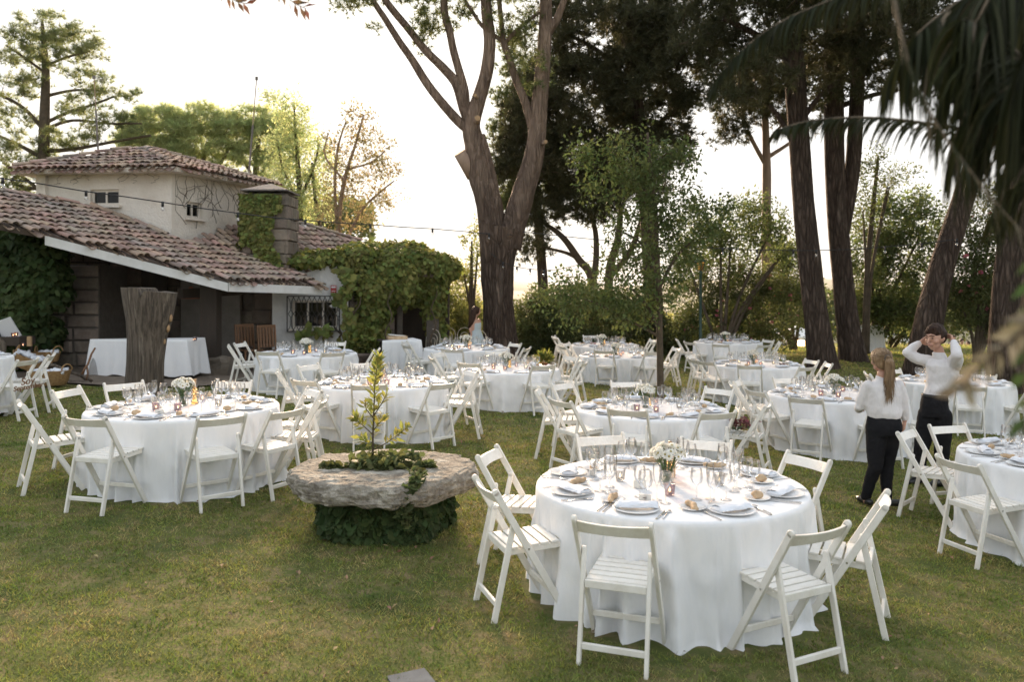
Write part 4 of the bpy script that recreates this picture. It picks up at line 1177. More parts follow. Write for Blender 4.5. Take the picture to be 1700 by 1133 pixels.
def bread_mesh(kind):
    mb = MB()
    if kind == 0:  mb.ball((0, 0, .024), (.040, .032, .025), 14, 9)
    elif kind == 1:
        n = 12; pts = [(-.085 + .17 * i / (n - 1), .008 * math.sin(i * .8), .016 + .004 * math.sin(i * 1.7)) for i in range(n)]
        mb.tube(pts, [.004 + .016 * math.sin(PI * (i + .5) / n) ** .5 for i in range(n)], 9)
    else:
        mb.ball((0, 0, .020), (.055, .026, .021), 14, 9)
    for i, v in enumerate(mb.v):
        q = noise.noise((v[0] * 40 + kind, v[1] * 40, v[2] * 40)) * .004; mb.v[i] = (v[0] * (1 + q * 8), v[1] * (1 + q * 8), max(0, v[2] + q))
    return mb.mesh('bread_roll', M['bread'], smooth=True)
BREAD = [bread_mesh(k) for k in range(3)]
def card_mesh():
    mb = MB(); mb.box((0, 0, .024), (.075, .012, .048)); mb.mi = 1
    for i, w in enumerate((.022,)): mb.box((0, -.0075, .028), (w, .001, .004))
    return mb.mesh('place_card', [M['card'], M['ink']])
CARD = card_mesh()
def petals(mb, c, r, n, tilt, seed):
    q = random.Random(seed); ax = Vector((q.gauss(0, tilt), q.gauss(0, tilt), 1)).normalized()
    x = ax.orthogonal().normalized(); y = ax.cross(x); c = Vector(c)
    for k in range(n):
        a = 2 * PI * k / n; d = x * math.cos(a) + y * math.sin(a); s = ax.cross(d)
        mb.add([c + d * r * .15, c + d * r * .6 + s * r * .24 + ax * r * .1, c + d * r - ax * r * .02, c + d * r * .6 - s * r * .24 + ax * r * .1], [(0, 1, 2, 3)])
def bouquet(seed, R=.115, n=46, fr=.034):
    q = random.Random(seed); mb = MB(); pis = MB(); st = MB()
    for i in range(n):
        a = q.uniform(0, 2 * PI); t = q.random() ** .55 * 1.25
        d = Vector((math.sin(t) * math.cos(a), math.sin(t) * math.sin(a), math.cos(t)))
        c = Vector((0, 0, .175)) + Vector((d.x * R * q.uniform(.85, 1.15), d.y * R * q.uniform(.85, 1.15), d.z * R * .8 * q.uniform(.85, 1.1)))
        ax = (d + Vector((q.gauss(0, .25), q.gauss(0, .25), q.gauss(0, .2)))).normalized()
        x = ax.orthogonal().normalized(); y = ax.cross(x)
        for ring, (rr, lift) in enumerate(((fr, .15), (fr * .75, .4))):
            m = 11
            for k in range(m):
                an = 2 * PI * (k + ring * .5) / m; dd = x * math.cos(an) + y * math.sin(an); s = ax.cross(dd) * rr * .2
                mb.add([c + dd * rr * .15, c + dd * rr * .65 + s + ax * rr * lift, c + dd * rr + ax * rr * lift * .6, c + dd * rr * .65 - s + ax * rr * lift], [(0, 1, 2, 3)])
        pis.ball(c + ax * .006, .007, 6, 4)
        st.tube([Vector((q.uniform(-.03, .03), q.uniform(-.03, .03), .01)), Vector((c.x * .35, c.y * .35, .10)), c], .0022, 4, cap=False)
    for i in range(60):
        a = q.uniform(0, 2 * PI); z = q.uniform(.08, .2); r = q.uniform(.02, .085) * (z / .16); L = .03
        p = Vector((r * math.cos(a), r * math.sin(a), z)); d = Vector((math.cos(a), math.sin(a), q.uniform(-.6, .8))).normalized(); s = d.cross(Vector((0, 0, 1))).normalized() * .009
        st.add([p, p + d * L * .5 + s, p + d * L, p + d * L * .5 - s], [(0, 1, 2, 3)])
    return mb.mesh('flower_heads', M['petal']), pis.mesh('flower_centres', M['pistil'], smooth=True), st.mesh('stems', M['stem'])
BOUQ = [bouquet(s) for s in (3, 8, 14)]
def vase_mesh():
    mb = MB(); mb.lathe([(.001, .002), (.042, .002), (.046, .012), (.047, .09), (.040, .112), (.043, .125)], 20); return mb.mesh('glass_jar', M['glass'], smooth=True)
VASE = vase_mesh()
def votive():
    a = MB(); a.lathe([(.001, .003), (.028, .003), (.031, .01), (.038, .078), (.0385, .08), (.035, .078), (.029, .012), (.001, .010)], 16)
    b = MB(); b.lathe([(.001, .012), (.019, .012), (.019, .026), (.001, .026)], 12)
    c = MB(); c.lathe([(.0005, .027), (.0045, .033), (.005, .039), (.0025, .047), (.0003, .054)], 8)
    return a.mesh('votive_glass', M['pinkglass'], True), a.mesh('votive_glass', M['glass'], True), b.mesh('tea_light', M['wax'], True), c.mesh('flame', M['flame'], True)
VG_P, VG_C, VWAX, VFLAME = votive()
def bottle():
    a = MB(); a.lathe([(.001, .002), (.034, .002), (.037, .012), (.037, .12), (.030, .145), (.014, .170), (.0125, .215), (.014, .218)], 16)
    b = MB(); b.lathe([(.001, .214), (.0115, .214), (.0135, .252), (.001, .254)], 10)
    c = MB(); q = random.Random(4); p = Vector((0, 0, .02))
    c.tube([(.02 * math.cos(i * 1.1), .02 * math.sin(i * 1.1), .015 + i * .006) for i in range(20)], .0006, 4)
    d = MB()
    for i in range(12): d.ball((.02 * math.cos(i * 1.9), .02 * math.sin(i * 1.9), .015 + i * .0100), .0030, 6, 4)
    return a.mesh('bottle_glass', M['amberglass'], True), b.mesh('cork_stopper', M['cork'], True), c.mesh('light_wire', M['silver']), d.mesh('fairy_lights', M['fairy'], True)
BOT = bottle()
def bowl_mesh():
    mb = MB(); mb.lathe([(.001, .002), (.038, .002), (.041, .008), (.041, .052), (.038, .054), (.036, .048), (.035, .012), (.001, .010)], 22); return mb.mesh('bowl', M['ceramic'], True)
BOWL = bowl_mesh()
def darkflowers():
    mb = MB()
    for i in range(16):
        q = random.Random(i); c = (q.uniform(-.06, .06), q.uniform(-.035, .035), .02 + q.uniform(0, .045)); petals(mb, c, .024, 8, .6, i)
    mb.mi = 1
    for i in range(12):
        q = random.Random(90 + i); a = q.uniform(0, 6.28); p = Vector((q.uniform(-.05, .05), q.uniform(-.03, .03), .012)); d = Vector((math.cos(a), math.sin(a), .3)); s = Vector((-math.sin(a), math.cos(a), 0)) * .010
        mb.add([p, p + d * .03 + s, p + d * .06, p + d * .03 - s], [(0, 1, 2, 3)])
    return mb.mesh('flower_posy', [M['petaldark'], M['stem']])
POSY = darkflowers()

POS16 = ['right side', 'right side towards the back', 'back right', 'back, just right of centre', 'far back', 'back, just left of centre', 'back left', 'left side towards the back',
         'left side', 'left side towards the front', 'front left', 'front, just left of centre', 'very front', 'front, just right of centre', 'front right', 'right side towards the front']
def pos_name(a, used):
    k = int(round((a % 360) / 22.5)) % 16
    for d in (0, 1, -1, 2, -2):
        if (k + d) % 16 not in used: used.add((k + d) % 16); return POS16[(k + d) % 16]
    return POS16[k]

glass_n = [0]; far_glass = []
def dist_scale(Y): return Y
def set_table(px, py_, Y, name, chairs, seats=None, twist=0, seed=0, centre=True, X=None, full=True, bouq=0):
    """one dining table: px the pixel column of its centre, Y its distance; chairs: (angle, extra distance, twist)"""
    q = random.Random(seed * 7 + 1)
    x = (px - 850) / F * Y if X is None else X
    g = gz(x, Y) if py_ is None else (CAMZ - (py_ - HZ) / F * Y - TH)
    t = thing('round_table', 'round dining table under a floor length white cloth, %s' % name, 'table', (x, Y, g), 0, 'round dining tables on the lawn')
    link('tablecloth', cloth_mesh(seed), t); link('tabletop', TOPM, t)
    used = set()
    for c in chairs:
        a, dr, tw = (c + (0, 0))[:3] if isinstance(c, tuple) else (c, 0, 0)
        r = TR + .16 + dr + q.uniform(0, .04)
        cx, cyy = x + r * math.cos(RAD(a)), Y + r * math.sin(RAD(a))
        place_chair(cx, cyy, a + 180 + tw + q.uniform(-6, 6), 'white folding chair at the %s of the %s' % (pos_name(a, used), name.replace('the ', '', 1)), 'white folding chairs round the tables')
    # place settings
    n = seats or 9; a0 = (chairs[0][0] if isinstance(chairs[0], tuple) else chairs[0])
    used = set(); Zt = g + TH + .0005
    nm = name.replace('the ', '', 1)
    def put(nme, me, lx, ly, a, rz, lab, cat, group, dz=0, parent=None):
        """lx towards the table's middle from the edge, ly sideways"""
        ca, sa = math.cos(a), math.sin(a); r = TR - lx
        return link(nme, me, None, (x + r * ca - ly * sa, Y + r * sa + ly * ca, Zt + dz), rz, lab, cat, group)
    for i in range(n):
        adeg = a0 + i * 360 / n + twist; a = RAD(adeg); p = pos_name(adeg, used)
        face = a + PI / 2
        far = Y > 12.5
        j = q.uniform(-.02, .02)
        put('dinner_plate', PLATE, .175, j, a, 0, 'white dinner plate at the %s of the %s' % (p, nm), 'plate', 'dinner plates')
        kn = q.random() < .5
        o = put('napkin', NAP[int(kn)], .175 + q.uniform(-.02, .02), j, a, face + q.uniform(-.5, .5), 'folded white napkin at the %s of the %s' % (p, nm), 'napkin', 'folded napkins', dz=.016)
        if not far or i % 2 == 0:
            put('side_plate', SIDEPLATE, .30, -.19 + j, a, 0, 'small bread plate at the %s of the %s' % (p, nm), 'plate', 'bread plates')
            b = q.randrange(3)
            put('bread_roll', BREAD[b], .30, -.19 + j, a, q.uniform(0, 6), 'crusty bread roll at the %s of the %s' % (p, nm), 'bread', 'bread rolls', dz=.006)
        if not far:
            for k, (yy, rz) in (('fork', (-.170, 0)), ('knife', (.168, 0)), ('spoon', (.192, 0))):
                put(k, CUT[k], .14, yy * .98 + j, a, face + PI + q.uniform(-.06, .06) + PI, 'silver %s at the %s of the %s' % (k, p, nm), k, k + 's laid on the tables')
            if Y < 7 and i % 2 == 0: put('fork', CUT['fork'], .14, -.197 + j, a, face + q.uniform(-.06, .06), 'outer silver fork at the %s of the %s' % (p, nm), 'fork', 'forks laid on the tables')
            if i % 3 == 0: put('place_card', CARD, .36, .0 + j, a, face + PI + q.uniform(-.3, .3) + PI, 'standing white card at the %s of the %s' % (p, nm), 'card', 'standing cards')
        gl = [('water', .36, .02), ('wine', .40, .11), ('flute', .45, .045), ('wine', .47, -.05)] if not far else [('water', .38, .03), ('wine', .43, .12), ('flute', .46, -.03)]
        for kk, lx, ly in gl:
            lab_in = ly < 0; lx += q.uniform(-.015, .015); ly += q.uniform(-.015, .015) + j
            glass_n[0] += 1
            if glass_n[0] <= 300:
                put(kk + '_glass', GL[kk], lx, ly, a, q.uniform(0, 6), '%s glass at the %s of the %s' % (('inner wine' if lab_in and kk == 'wine' else kk), p, nm), 'glass', 'stemmed glasses on the %s' % nm)
            else:
                ca, sa = math.cos(a), math.sin(a); r = TR - lx
                far_glass.append((GL[kk], (x + r * ca - ly * sa, Y + r * sa + ly * ca, Zt)))
        if i % 2 == 0:
            v = thing('votive', 'lit tea light near the %s of the %s' % (p, nm), 'candle', (x + .33 * math.cos(a + .25), Y + .33 * math.sin(a + .25), Zt), 0, 'tea lights on the tables')
            link('votive_glass', VG_P if (i % 4 == 0) else VG_C, v); link('tea_light', VWAX, v)
            if Y < 19: link('flame', VFLAME, v)
    if centre:
        ox = q.uniform(-.08, -.02) if bouq == 0 else bouq
        v = thing('flower_vase', 'glass jar of white daisies in the middle of the %s' % nm, 'flowers', (x + ox, Y + q.uniform(-.05, .05), Zt), q.uniform(0, 6), 'jars of white daisies')
        B = BOUQ[seed % 3]
        link('flower_heads', B[0], v); link('flower_centres', B[1], v); link('stems', B[2], v); link('glass_jar', VASE, v)
        v = thing('cork_bottle', 'corked fairy light bottle on the %s' % nm, 'bottle', (x + ox + q.uniform(.02, .10), Y + .17, Zt), 0, 'lit corked bottles')
        link('bottle_glass', BOT[0], v); link('cork_stopper', BOT[1], v)
        if not far: link('light_wire', BOT[2], v)
        link('fairy_lights', BOT[3], v)
        if Y < 12: link('bowl', BOWL, None, (x - .22, Y - .12, Zt), 0, 'small cream ceramic bowl on the %s' % nm, 'bowl', 'small bowls')
    return (x, Y, g)

TABLES = {}
J = TABLES
J['front'] = set_table(1111, 803, 5.40, 'the nearest table', [-115, -66, -24, 30, 66, 104, 158, -157], 8, 0, 1, bouq=-.02)
J['right'] = set_table(1790, None, 6.75, 'the right edge foreground table', [(-158, .02), 140, 108, -110, -60], 9, 5, 2)
J['left'] = set_table(307, 675, 7.91, 'the left foreground table', [-101, -56, -26, 4, 38, 140, 168, (-148, .03), 90], 9, 8, 3, bouq=-.03)
J['t3'] = set_table(1081, 678, 9.55, 'the table behind the nearest', [-110, -69, -25, 38, 95, 140, 176, -147], 9, 6, 4)
J['t4'] = set_table(633, 635, 10.8, 'the table behind the planter', [-88, -48, -8, 25, 110, 150, -165, -125], 9, 6, 5)
J['t12'] = set_table(1388, 655, 10.96, 'the table beside the waitress', [-128, -86, 150, (172, .05), -160, 100, -30, 45], 9, 6, 6)
J['t13'] = set_table(1582, 633, 13.4, 'the table behind the waiter', [-108, -62, -15, 40, 110, 165], 9, 6, 7)
J['t7'] = set_table(843, 612, 13.9, 'the table left of sapling', [-118, -64, -18, 30, 160, -160, 100], 9, 6, 8)
J['t5'] = set_table(510, 587, 14.6, 'the table before barred window', [-105, -58, -10, 168, -158, 80], 9, 6, 9)
J['t11'] = set_table(1255, 605, 15.6, 'the table before leaning pines', [-112, -66, -10, 20, 150, -168, -150], 9, 6, 10)
J['t6'] = set_table(775, 578, 16.7, 'the table at forked pine', [-98, -150, -20, 40, 170], 9, 6, 11)
J['t9'] = set_table(1028, 590, 17.9, 'the table behind sapling trunk', [-112, -66, -22, 8, -165, 175, 150], 9, 6, 12)
J['t8'] = set_table(1003, 573, 20.8, 'the farthest table behind sapling', [-165, 165, 10, -30, 100], 9, 6, 13)
J['t10'] = set_table(1208, 568, 21.4, 'the table by lamp post', [-112, -62, -150, 172, 20, -10], 9, 6, 14)
J['t15'] = set_table(0, None, 10.7, 'the table at left edge', [-8, -42, 25, -80], 9, 6, 15, X=-7.75)
mb = MB()
for me, loc in far_glass:
    vs = [(v.co.x + loc[0], v.co.y + loc[1], v.co.z + loc[2]) for v in me.vertices]
    o = len(mb.v); mb.v += vs
    for p in me.polygons: mb.f.append(tuple(o + i for i in p.vertices)); mb.m.append(p.material_index)
if far_glass: mb.build('glasses', [M['glass'], M['rim']], smooth=True, label='clear stemmed glasses crowded on the farther tables', kind='stuff')

# extra posies on tables and on one chair
def on_table(k, dx, dy): x, y, g = TABLES[k]; return (x + dx, y + dy, g + TH)
link('flower_posy', POSY, None, on_table('t7', .42, -.45), .3, 'small dark red posy lying on the table left of the sapling', 'flowers', 'dark red posies')
link('flower_posy', POSY, None, on_table('t11', .35, -.5), -.3, 'small dark red posy lying on the table before the leaning pines', 'flowers', 'dark red posies')
# ------------------------------------------------------------------ trees
def bez(a, b, n, sag, q, wig=.06):
    L = (b - a).length; out = []
    w = Vector((q.gauss(0, 1), q.gauss(0, 1), q.gauss(0, .6))) * L * wig
    for i in range(n):
        t = i / (n - 1); out.append(a.lerp(b, t) + w * math.sin(PI * t) + Vector((0, 0, -sag * L)) * math.sin(PI * t))
    return out
def bumpy_tube(mb, pts, rads, n=20, sub=8, amp=.06, seed=0, freq=3.0, flare=0.0):
    """a trunk with smooth course and furrowed surface"""
    P = [Vector(p) for p in pts]; m = len(P); PP = []; RR = []
    for i in range(m - 1):
        p0, p1, p2, p3 = P[max(0, i - 1)], P[i], P[i + 1], P[min(m - 1, i + 2)]
        for k in range(sub):
            t = k / sub
            PP.append(.5 * ((2 * p1) + (p2 - p0) * t + (2 * p0 - 5 * p1 + 4 * p2 - p3) * t * t + (3 * p1 - p0 - 3 * p2 + p3) * t ** 3)); RR.append(rads[i] * (1 - t) + rads[i + 1] * t)
    PP.append(P[-1]); RR.append(rads[-1])
    o = len(mb.v); mb.tube(PP, RR, n)
    cnt = len(PP) * n
    for j in range(cnt):
        c = PP[j // n]; v = Vector(mb.v[o + j]); d = v - c; r = RR[j // n]
        if r < 1e-4: continue
        u = d / max(1e-6, d.length)
        k = noise.noise((u.x * 2.2 + seed, u.y * 2.2, v.z * .35 * freq / 3)) * .9 + noise.noise((u.x * 6 + seed, u.y * 6, v.z * 1.1 * freq / 3)) * .6 + abs(noise.noise((v.x * 9, v.y * 9, v.z * 2.2))) * .5
        fl = flare * math.exp(-(j // n) / (sub * .55)) * (1 + .7 * math.sin(5 * math.atan2(u.y, u.x) + seed))
        mb.v[o + j] = tuple(c + d * (1 + amp * k + fl))

def make_tree(name, label, cat, limbs, blobs, n_clumps, per, clump_r, leaf, mleaf, Y, base=None, mtrunk='bark', mtwig='twig', shape='leaf', seed=0, droop=0.0, flat=1.0,
              wid=None, sag=-.08, twr=.02, group=None, ring=20, amp=.07, flare=.25, up=.3, extra=None, gapf=0.0, join=None, connect=True, sub=8, mtop=None):
    """limbs: lists of (px, py, radius px[, Y]); blobs: (px, py, rx px, ry px[, Y[, depth px]]); everything in metres once placed"""
    q = random.Random(seed); k = Y / F
    L = []
    for lb in limbs:
        L.append(([at(p[0], p[1], p[3] if len(p) > 3 else Y) for p in lb], [p[2] * (p[3] if len(p) > 3 else Y) / F for p in lb]))
    b0 = L[0][0][0] if L else at(blobs[0][0], blobs[0][1], Y)
    root = Vector((b0.x, b0.y, gz(b0.x, b0.y)))
    t = thing(name, label, cat, root, 0, group)
    if L:
        L[0][0][0].z = root.z - .15
        mb = MB()
        for i, (pts, rad) in enumerate(L):
            big = rad[0] > .10
            mb.mi = 1 if (i > 0 and mtop) else 0
            bumpy_tube(mb, pts, rad, ring if big else 9, sub if big else 5, amp if big else amp * .5, seed + i, 3.0, flare if i == 0 else 0)
        mb.v = [(v[0] - root.x, v[1] - root.y, v[2] - root.z) for v in mb.v]
        mb.build('trunk', [M[mtrunk], M[mtop or mtrunk]], t, True)
    # clump centres
    area = [b[2] * b[3] for b in blobs]; C = []
    for b, a in zip(blobs, area):
        n = max(1, int(n_clumps * a / sum(area))); yb = b[4] if len(b) > 4 else Y; dep = (b[5] if len(b) > 5 else max(b[2], b[3])) * yb / F
        c0 = at(b[0], b[1], yb)
        for _ in range(n):
            for _try in range(12):
                d = Vector((q.uniform(-1, 1), q.uniform(-1, 1), q.uniform(-1, 1)))
                if d.length > 1: continue
                if gapf and noise.noise(((c0.x + d.x * 3) * gapf, (c0.y) * gapf, (c0.z + d.z * 3) * gapf)) < -.12: continue
                break
            s = d.length ** -.28 if d.length > .05 else 1     # more towards the outside
            C.append(c0 + Vector((d.x * b[2] * yb / F, d.y * dep, d.z * b[3] * yb / F)) * min(s, 1.0 / max(d.length, .05)))
    # twigs: every clump joins the nearest wood
    if connect and L:
        nodes = []; 
        for pts, rad in L:
            for i in range(len(pts) - 1):
                for j in range(5): nodes.append(pts[i].lerp(pts[i + 1], j / 5))
        nodes = nodes[len(nodes) // 6:] if join is None else [nd for nd in nodes if nd.z > join]
        if not nodes: nodes = [lb[0][-1] for lb in L] + [lb[0][-2] for lb in L]
        nodes = np.array([tuple(v) for v in nodes]); order = sorted(C, key=lambda c: float(np.min(np.linalg.norm(nodes - np.array(c), axis=1))))
        mb = MB(); NB = np.zeros((len(nodes) + len(C) * 3, 3)); NB[:len(nodes)] = nodes; cnt = len(nodes)
        for c in order:
            dv = NB[:cnt] - np.array(c); dd = np.linalg.norm(dv, axis=1) + np.maximum(0, dv[:, 2]) * .9
            a = Vector(NB[int(np.argmin(dd))]); ln = (c - a).length
            pts = bez(a, c, 5, sag, q, .09); r0 = min(twr * 2.2, twr * (.45 + ln * .35))
            mb.tube(pts, [r0, r0 * .8, r0 * .6, r0 * .42, r0 * .2], 5 if r0 > .02 else 4, cap=False)
            for p in (pts[2], pts[3], pts[4]): NB[cnt] = p; cnt += 1
        mb.v = [(v[0] - root.x, v[1] - root.y, v[2] - root.z) for v in mb.v]
        mb.build('branches', M[mtwig], t, True, kind='stuff')
    Cn = np.array([tuple(c) for c in C]); n = len(Cn)
    rs = clump_r * (.6 + .8 * rng.random(n))
    if shape == 'needle':
        tuft = max(1, per // 14); tp = np.repeat(Cn, tuft, 0); off = rdir(len(tp)) * (rng.random((len(tp), 1)) ** .5) * np.repeat(rs, tuft)[:, None]; off[:, 2] *= flat
        tp = tp + off; td = unit(off + np.array([0, 0, up * clump_r]) + rng.normal(size=off.shape) * .2 * clump_r)
        pts = np.repeat(tp, 14, 0); dr = unit(np.repeat(td, 14, 0) * .7 + rdir(len(pts)))
        me = leaf_mesh('crown', pts, M[mleaf], leaf, wid or leaf * .06, dirs=dr, shape='needle')
    else:
        pts = np.repeat(Cn, per, 0); off = rdir(len(pts)) * (rng.random((len(pts), 1)) ** .45) * np.repeat(rs, per)[:, None]; off[:, 2] *= flat
        pts = pts + off; dr = unit(off / clump_r + rng.normal(size=off.shape) * .6 + np.array([0, 0, -droop]))
        nn = unit(np.array([[0, 0, 1.0]]) + rng.normal(size=off.shape) * .55)
        me = leaf_mesh('crown', pts, M[mleaf], leaf, wid or leaf * .55, dirs=dr, normals=nn, shape='leaf')
    me.transform(Matrix.Translation(-root)); link('crown', me, t)
    if extra: extra(t, root, C, q)
    return t

def cut_stub(t, root, a, b, r):
    mb = MB(); a, b = Vector(a), Vector(b); mb.tube([a - root, a.lerp(b, .5) - root, b - root], [r * 1.15, r * 1.05, r * .98], 14); mb.build('cut_branch', M['barkred'], t, True)
    mb = MB(); d = (b - a).normalized(); mb.tube([b - root, b + d * .01 - root], [r * .93, r * .93], 14); mb.build('cut_face', M['cutwood'], t)

# the big forked pine in the middle
def xtra(t, root, C, q):
    cut_stub(t, root, at(786, 292, 20.9), at(763, 254, 20.7), .165)
    cut_stub(t, root, at(790, 205, 20.9), at(793, 196, 20.45), .075)
    cut_stub(t, root, at(900, 240, 20.9), at(906, 235, 20.5), .05)
    cut_stub(t, root, at(795, 165, 20.9), at(789, 158, 20.55), .045)
make_tree('forked_pine', 'big pine with thick furrowed trunk forking wide, in the middle', 'tree', [
    [(833, 606, 30), (830, 560, 26.5), (826, 500, 25), (825, 440, 27), (829, 400, 33), (833, 378, 37)],
    [(818, 405, 22), (812, 340, 22), (797, 290, 20), (788, 240, 16), (783, 205, 14), (795, 165, 11.5), (808, 120, 10.5), (813, 70, 9.5), (808, 20, 9), (803, -60, 7)],
    [(842, 410, 24), (853, 370, 20), (868, 322, 18), (886, 260, 16), (893, 200, 14), (899, 140, 12.5), (904, 74, 11), (906, 0, 10), (904, -70, 7)],
    [(824, 380, 15), (818, 320, 11), (806, 262, 10), (796, 225, 9)],
    [(784, 218, 9), (765, 205, 7.5), (735, 172, 7), (708, 137, 6.5), (685, 100, 6), (664, 70, 5.5), (640, 32, 5), (619, 0, 4.5), (600, -40, 3.5)],
    [(781, 205, 10), (771, 180, 9), (758, 140, 8), (735, 112, 7), (708, 85, 6.5), (676, 45, 6), (645, 7, 5.5), (620, -30, 4)],
    [(772, 180, 8), (771, 150, 7), (760, 110, 6.5), (752, 80, 6), (746, 50, 6), (738, 18, 6), (736, -40, 5)],
    [(884, 212, 8), (872, 170, 6.5), (856, 130, 6), (845, 95, 5.5), (836, 70, 5), (832, 35, 4), (827, -20, 3.5)],
    [(837, 72, 3.5), (860, 48, 3.2), (895, 20, 3)], [(838, 70, 3.5), (820, 58, 3.4), (800, 42, 3.2), (785, 20, 3), (765, -10, 2.6)],
    [(906, 60, 7), (925, 30, 6), (940, -10, 5)]],
    [(640, -60, 120, 50), (560, -20, 60, 28), (760, -50, 90, 50), (860, -50, 80, 50), (725, 28, 36, 28), (600, 8, 40, 14), (850, 35, 45, 35), (700, 30, 20, 50), (630, 45, 14, 12), (880, 100, 25, 60), (790, 20, 25, 20)],
    210, 200, .30, .16, 'pine', 20.9, mtrunk='forkbark', shape='needle', seed=3, ring=40, amp=.11, flare=.22, extra=xtra, join=7.5, twr=.018, flat=.7, sub=14, wid=.009, mtop='forkbark')
# lift the colour of its upper limbs: the bark there is redder and smoother
# pines on the right
PG = 'tall pines at the right'
make_tree('tall_pine', 'tall straight pine left of its close neighbour, beside the far serving table', 'tree', [
    [(1367, 612, 22), (1357, 540, 19), (1346, 450, 18), (1336, 360, 17), (1328, 250, 16.5), (1320, 130, 16), (1312, 0, 15.5), (1306, -110, 14)],
    [(1318, 240, 5), (1290, 190, 4), (1250, 150, 3)], [(1330, 200, 5), (1370, 150, 4), (1420, 120, 3)], [(1322, 110, 6), (1260, 60, 5), (1200, 30, 4)]],
    [(1230, 40, 130, 70), (1330, 20, 150, 60), (1250, 140, 70, 50, 21), (1180, 110, 80, 60, 24), (1330, -60, 200, 60, 20), (1250, -260, 200, 80, 19, 150)], 380, 230, .42, .20, 'pinedark', 22, shape='needle', seed=11, ring=28, group=PG, join=5, twr=.03, flat=.7, wid=.013)  # last crown blob sits above the view, added to darken the right side
make_tree('tall_pine', 'tall thick pine between the twin trunk and the leaning pine', 'tree', [
    [(1418, 602, 20), (1408, 540, 18), (1398, 450, 16.5), (1389, 350, 16), (1385, 240, 15.5), (1384, 100, 15), (1382, -100, 14)],
    [(1392, 420, 11), (1408, 330, 12), (1418, 250, 12), (1424, 120, 11), (1428, -60, 9)], [(1386, 180, 5), (1440, 160, 4), (1490, 150, 3)]],
    [(1430, 40, 120, 90), (1500, 70, 90, 70), (1400, 120, 60, 60, 22)], 240, 230, .42, .20, 'pinedark', 23.5, shape='needle', seed=12, ring=28, group=PG, join=5, twr=.03, flat=.7, wid=.013)
make_tree('leaning_pine', 'pine trunk leaning strongly to the right behind the waiter', 'tree', [
    [(1525, 606, 23), (1543, 530, 21), (1565, 440, 19), (1596, 340, 17), (1625, 250, 15.5), (1650, 160, 13), (1680, 40, 12), (1700, -60, 9)],
    [(1640, 200, 6), (1600, 120, 5), (1560, 60, 3)]],
    [(1600, 30, 130, 90, 20), (1680, 90, 80, 80, 20), (1560, 110, 50, 50, 21), (1600, -260, 260, 90, 16, 200)], 330, 220, .42, .20, 'pinedark', 20, shape='needle', seed=13, ring=28, group=PG, join=5, twr=.03, flat=.7, wid=.013)  # its last blob is unseen crown overhead, added to shade the right lawn
make_tree('tall_pine', 'thick dark pine trunk close to the right edge', 'tree', [
    [(1682, 622, 36), (1676, 540, 28), (1680, 440, 25), (1692, 330, 22), (1702, 180, 20), (1706, -50, 16)]],
    [(1720, 60, 110, 120), (1690, 200, 40, 40)], 150, 220, .42, .20, 'pinedark', 18.5, shape='needle', seed=14, ring=28, group=PG, join=5, twr=.03, flat=.7, wid=.013)
# dark crowns behind the forked pine
make_tree('dark_pine', 'dense dark pine whose crown stands right of the forked pine', 'tree', [
    [(1088, 560, 15), (1082, 450, 14), (1074, 340, 13), (1062, 220, 11), (1052, 100, 9), (1045, -20, 7)],
    [(1070, 320, 6), (1010, 260, 5), (950, 220, 3)], [(1064, 240, 6), (1110, 190, 4), (1150, 150, 3)], [(1056, 150, 6), (1000, 90, 4), (950, 60, 3)]],
    [(1000, 60, 110, 80), (950, 160, 85, 80), (1070, 150, 90, 80), (1120, 60, 90, 80), (890, 200, 60, 60), (940, 260, 80, 55), (1030, 270, 60, 50), (1100, 240, 55, 40), (980, 330, 55, 35), (870, 270, 50, 45)],
    760, 240, .42, .22, 'pinedark', 26, shape='needle', seed=21, ring=18, join=3.5, twr=.035, flat=.8, wid=.017)
make_tree('green_pine', 'pine with lighter green clumps seen just right of the forked trunk', 'tree', [
    [(905, 590, 9), (900, 450, 8), (890, 330, 7), (880, 230, 5), (872, 130, 3)]],
    [(845, 200, 30, 55), (838, 290, 34, 45), (870, 340, 40, 30), (870, 140, 35, 50), (850, 80, 20, 22), (900, 310, 50, 40)], 210, 200, .34, .20, 'pine', 28, shape='needle', seed=22, join=4, twr=.02, flat=.7, wid=.013)
make_tree('slender_pine', 'slender bare pine trunk forking against the bright sky', 'tree', [
    [(1272, 590, 8), (1273, 480, 8), (1272, 380, 7.5), (1273, 290, 7), (1271, 210, 5.5), (1268, 120, 4)],
    [(1272, 275, 4), (1255, 245, 3.5), (1240, 215, 3)], [(1273, 262, 4), (1300, 245, 3), (1330, 225, 2.6)], [(1272, 240, 3), (1300, 205, 2)]],
    [(1240, 150, 70, 50), (1290, 120, 60, 50), (1215, 215, 35, 22), (1330, 190, 40, 28)], 170, 180, .36, .22, 'pinedark', 28, shape='needle', seed=23, mtrunk='barkred', join=4, twr=.02, wid=.015, amp=.03)
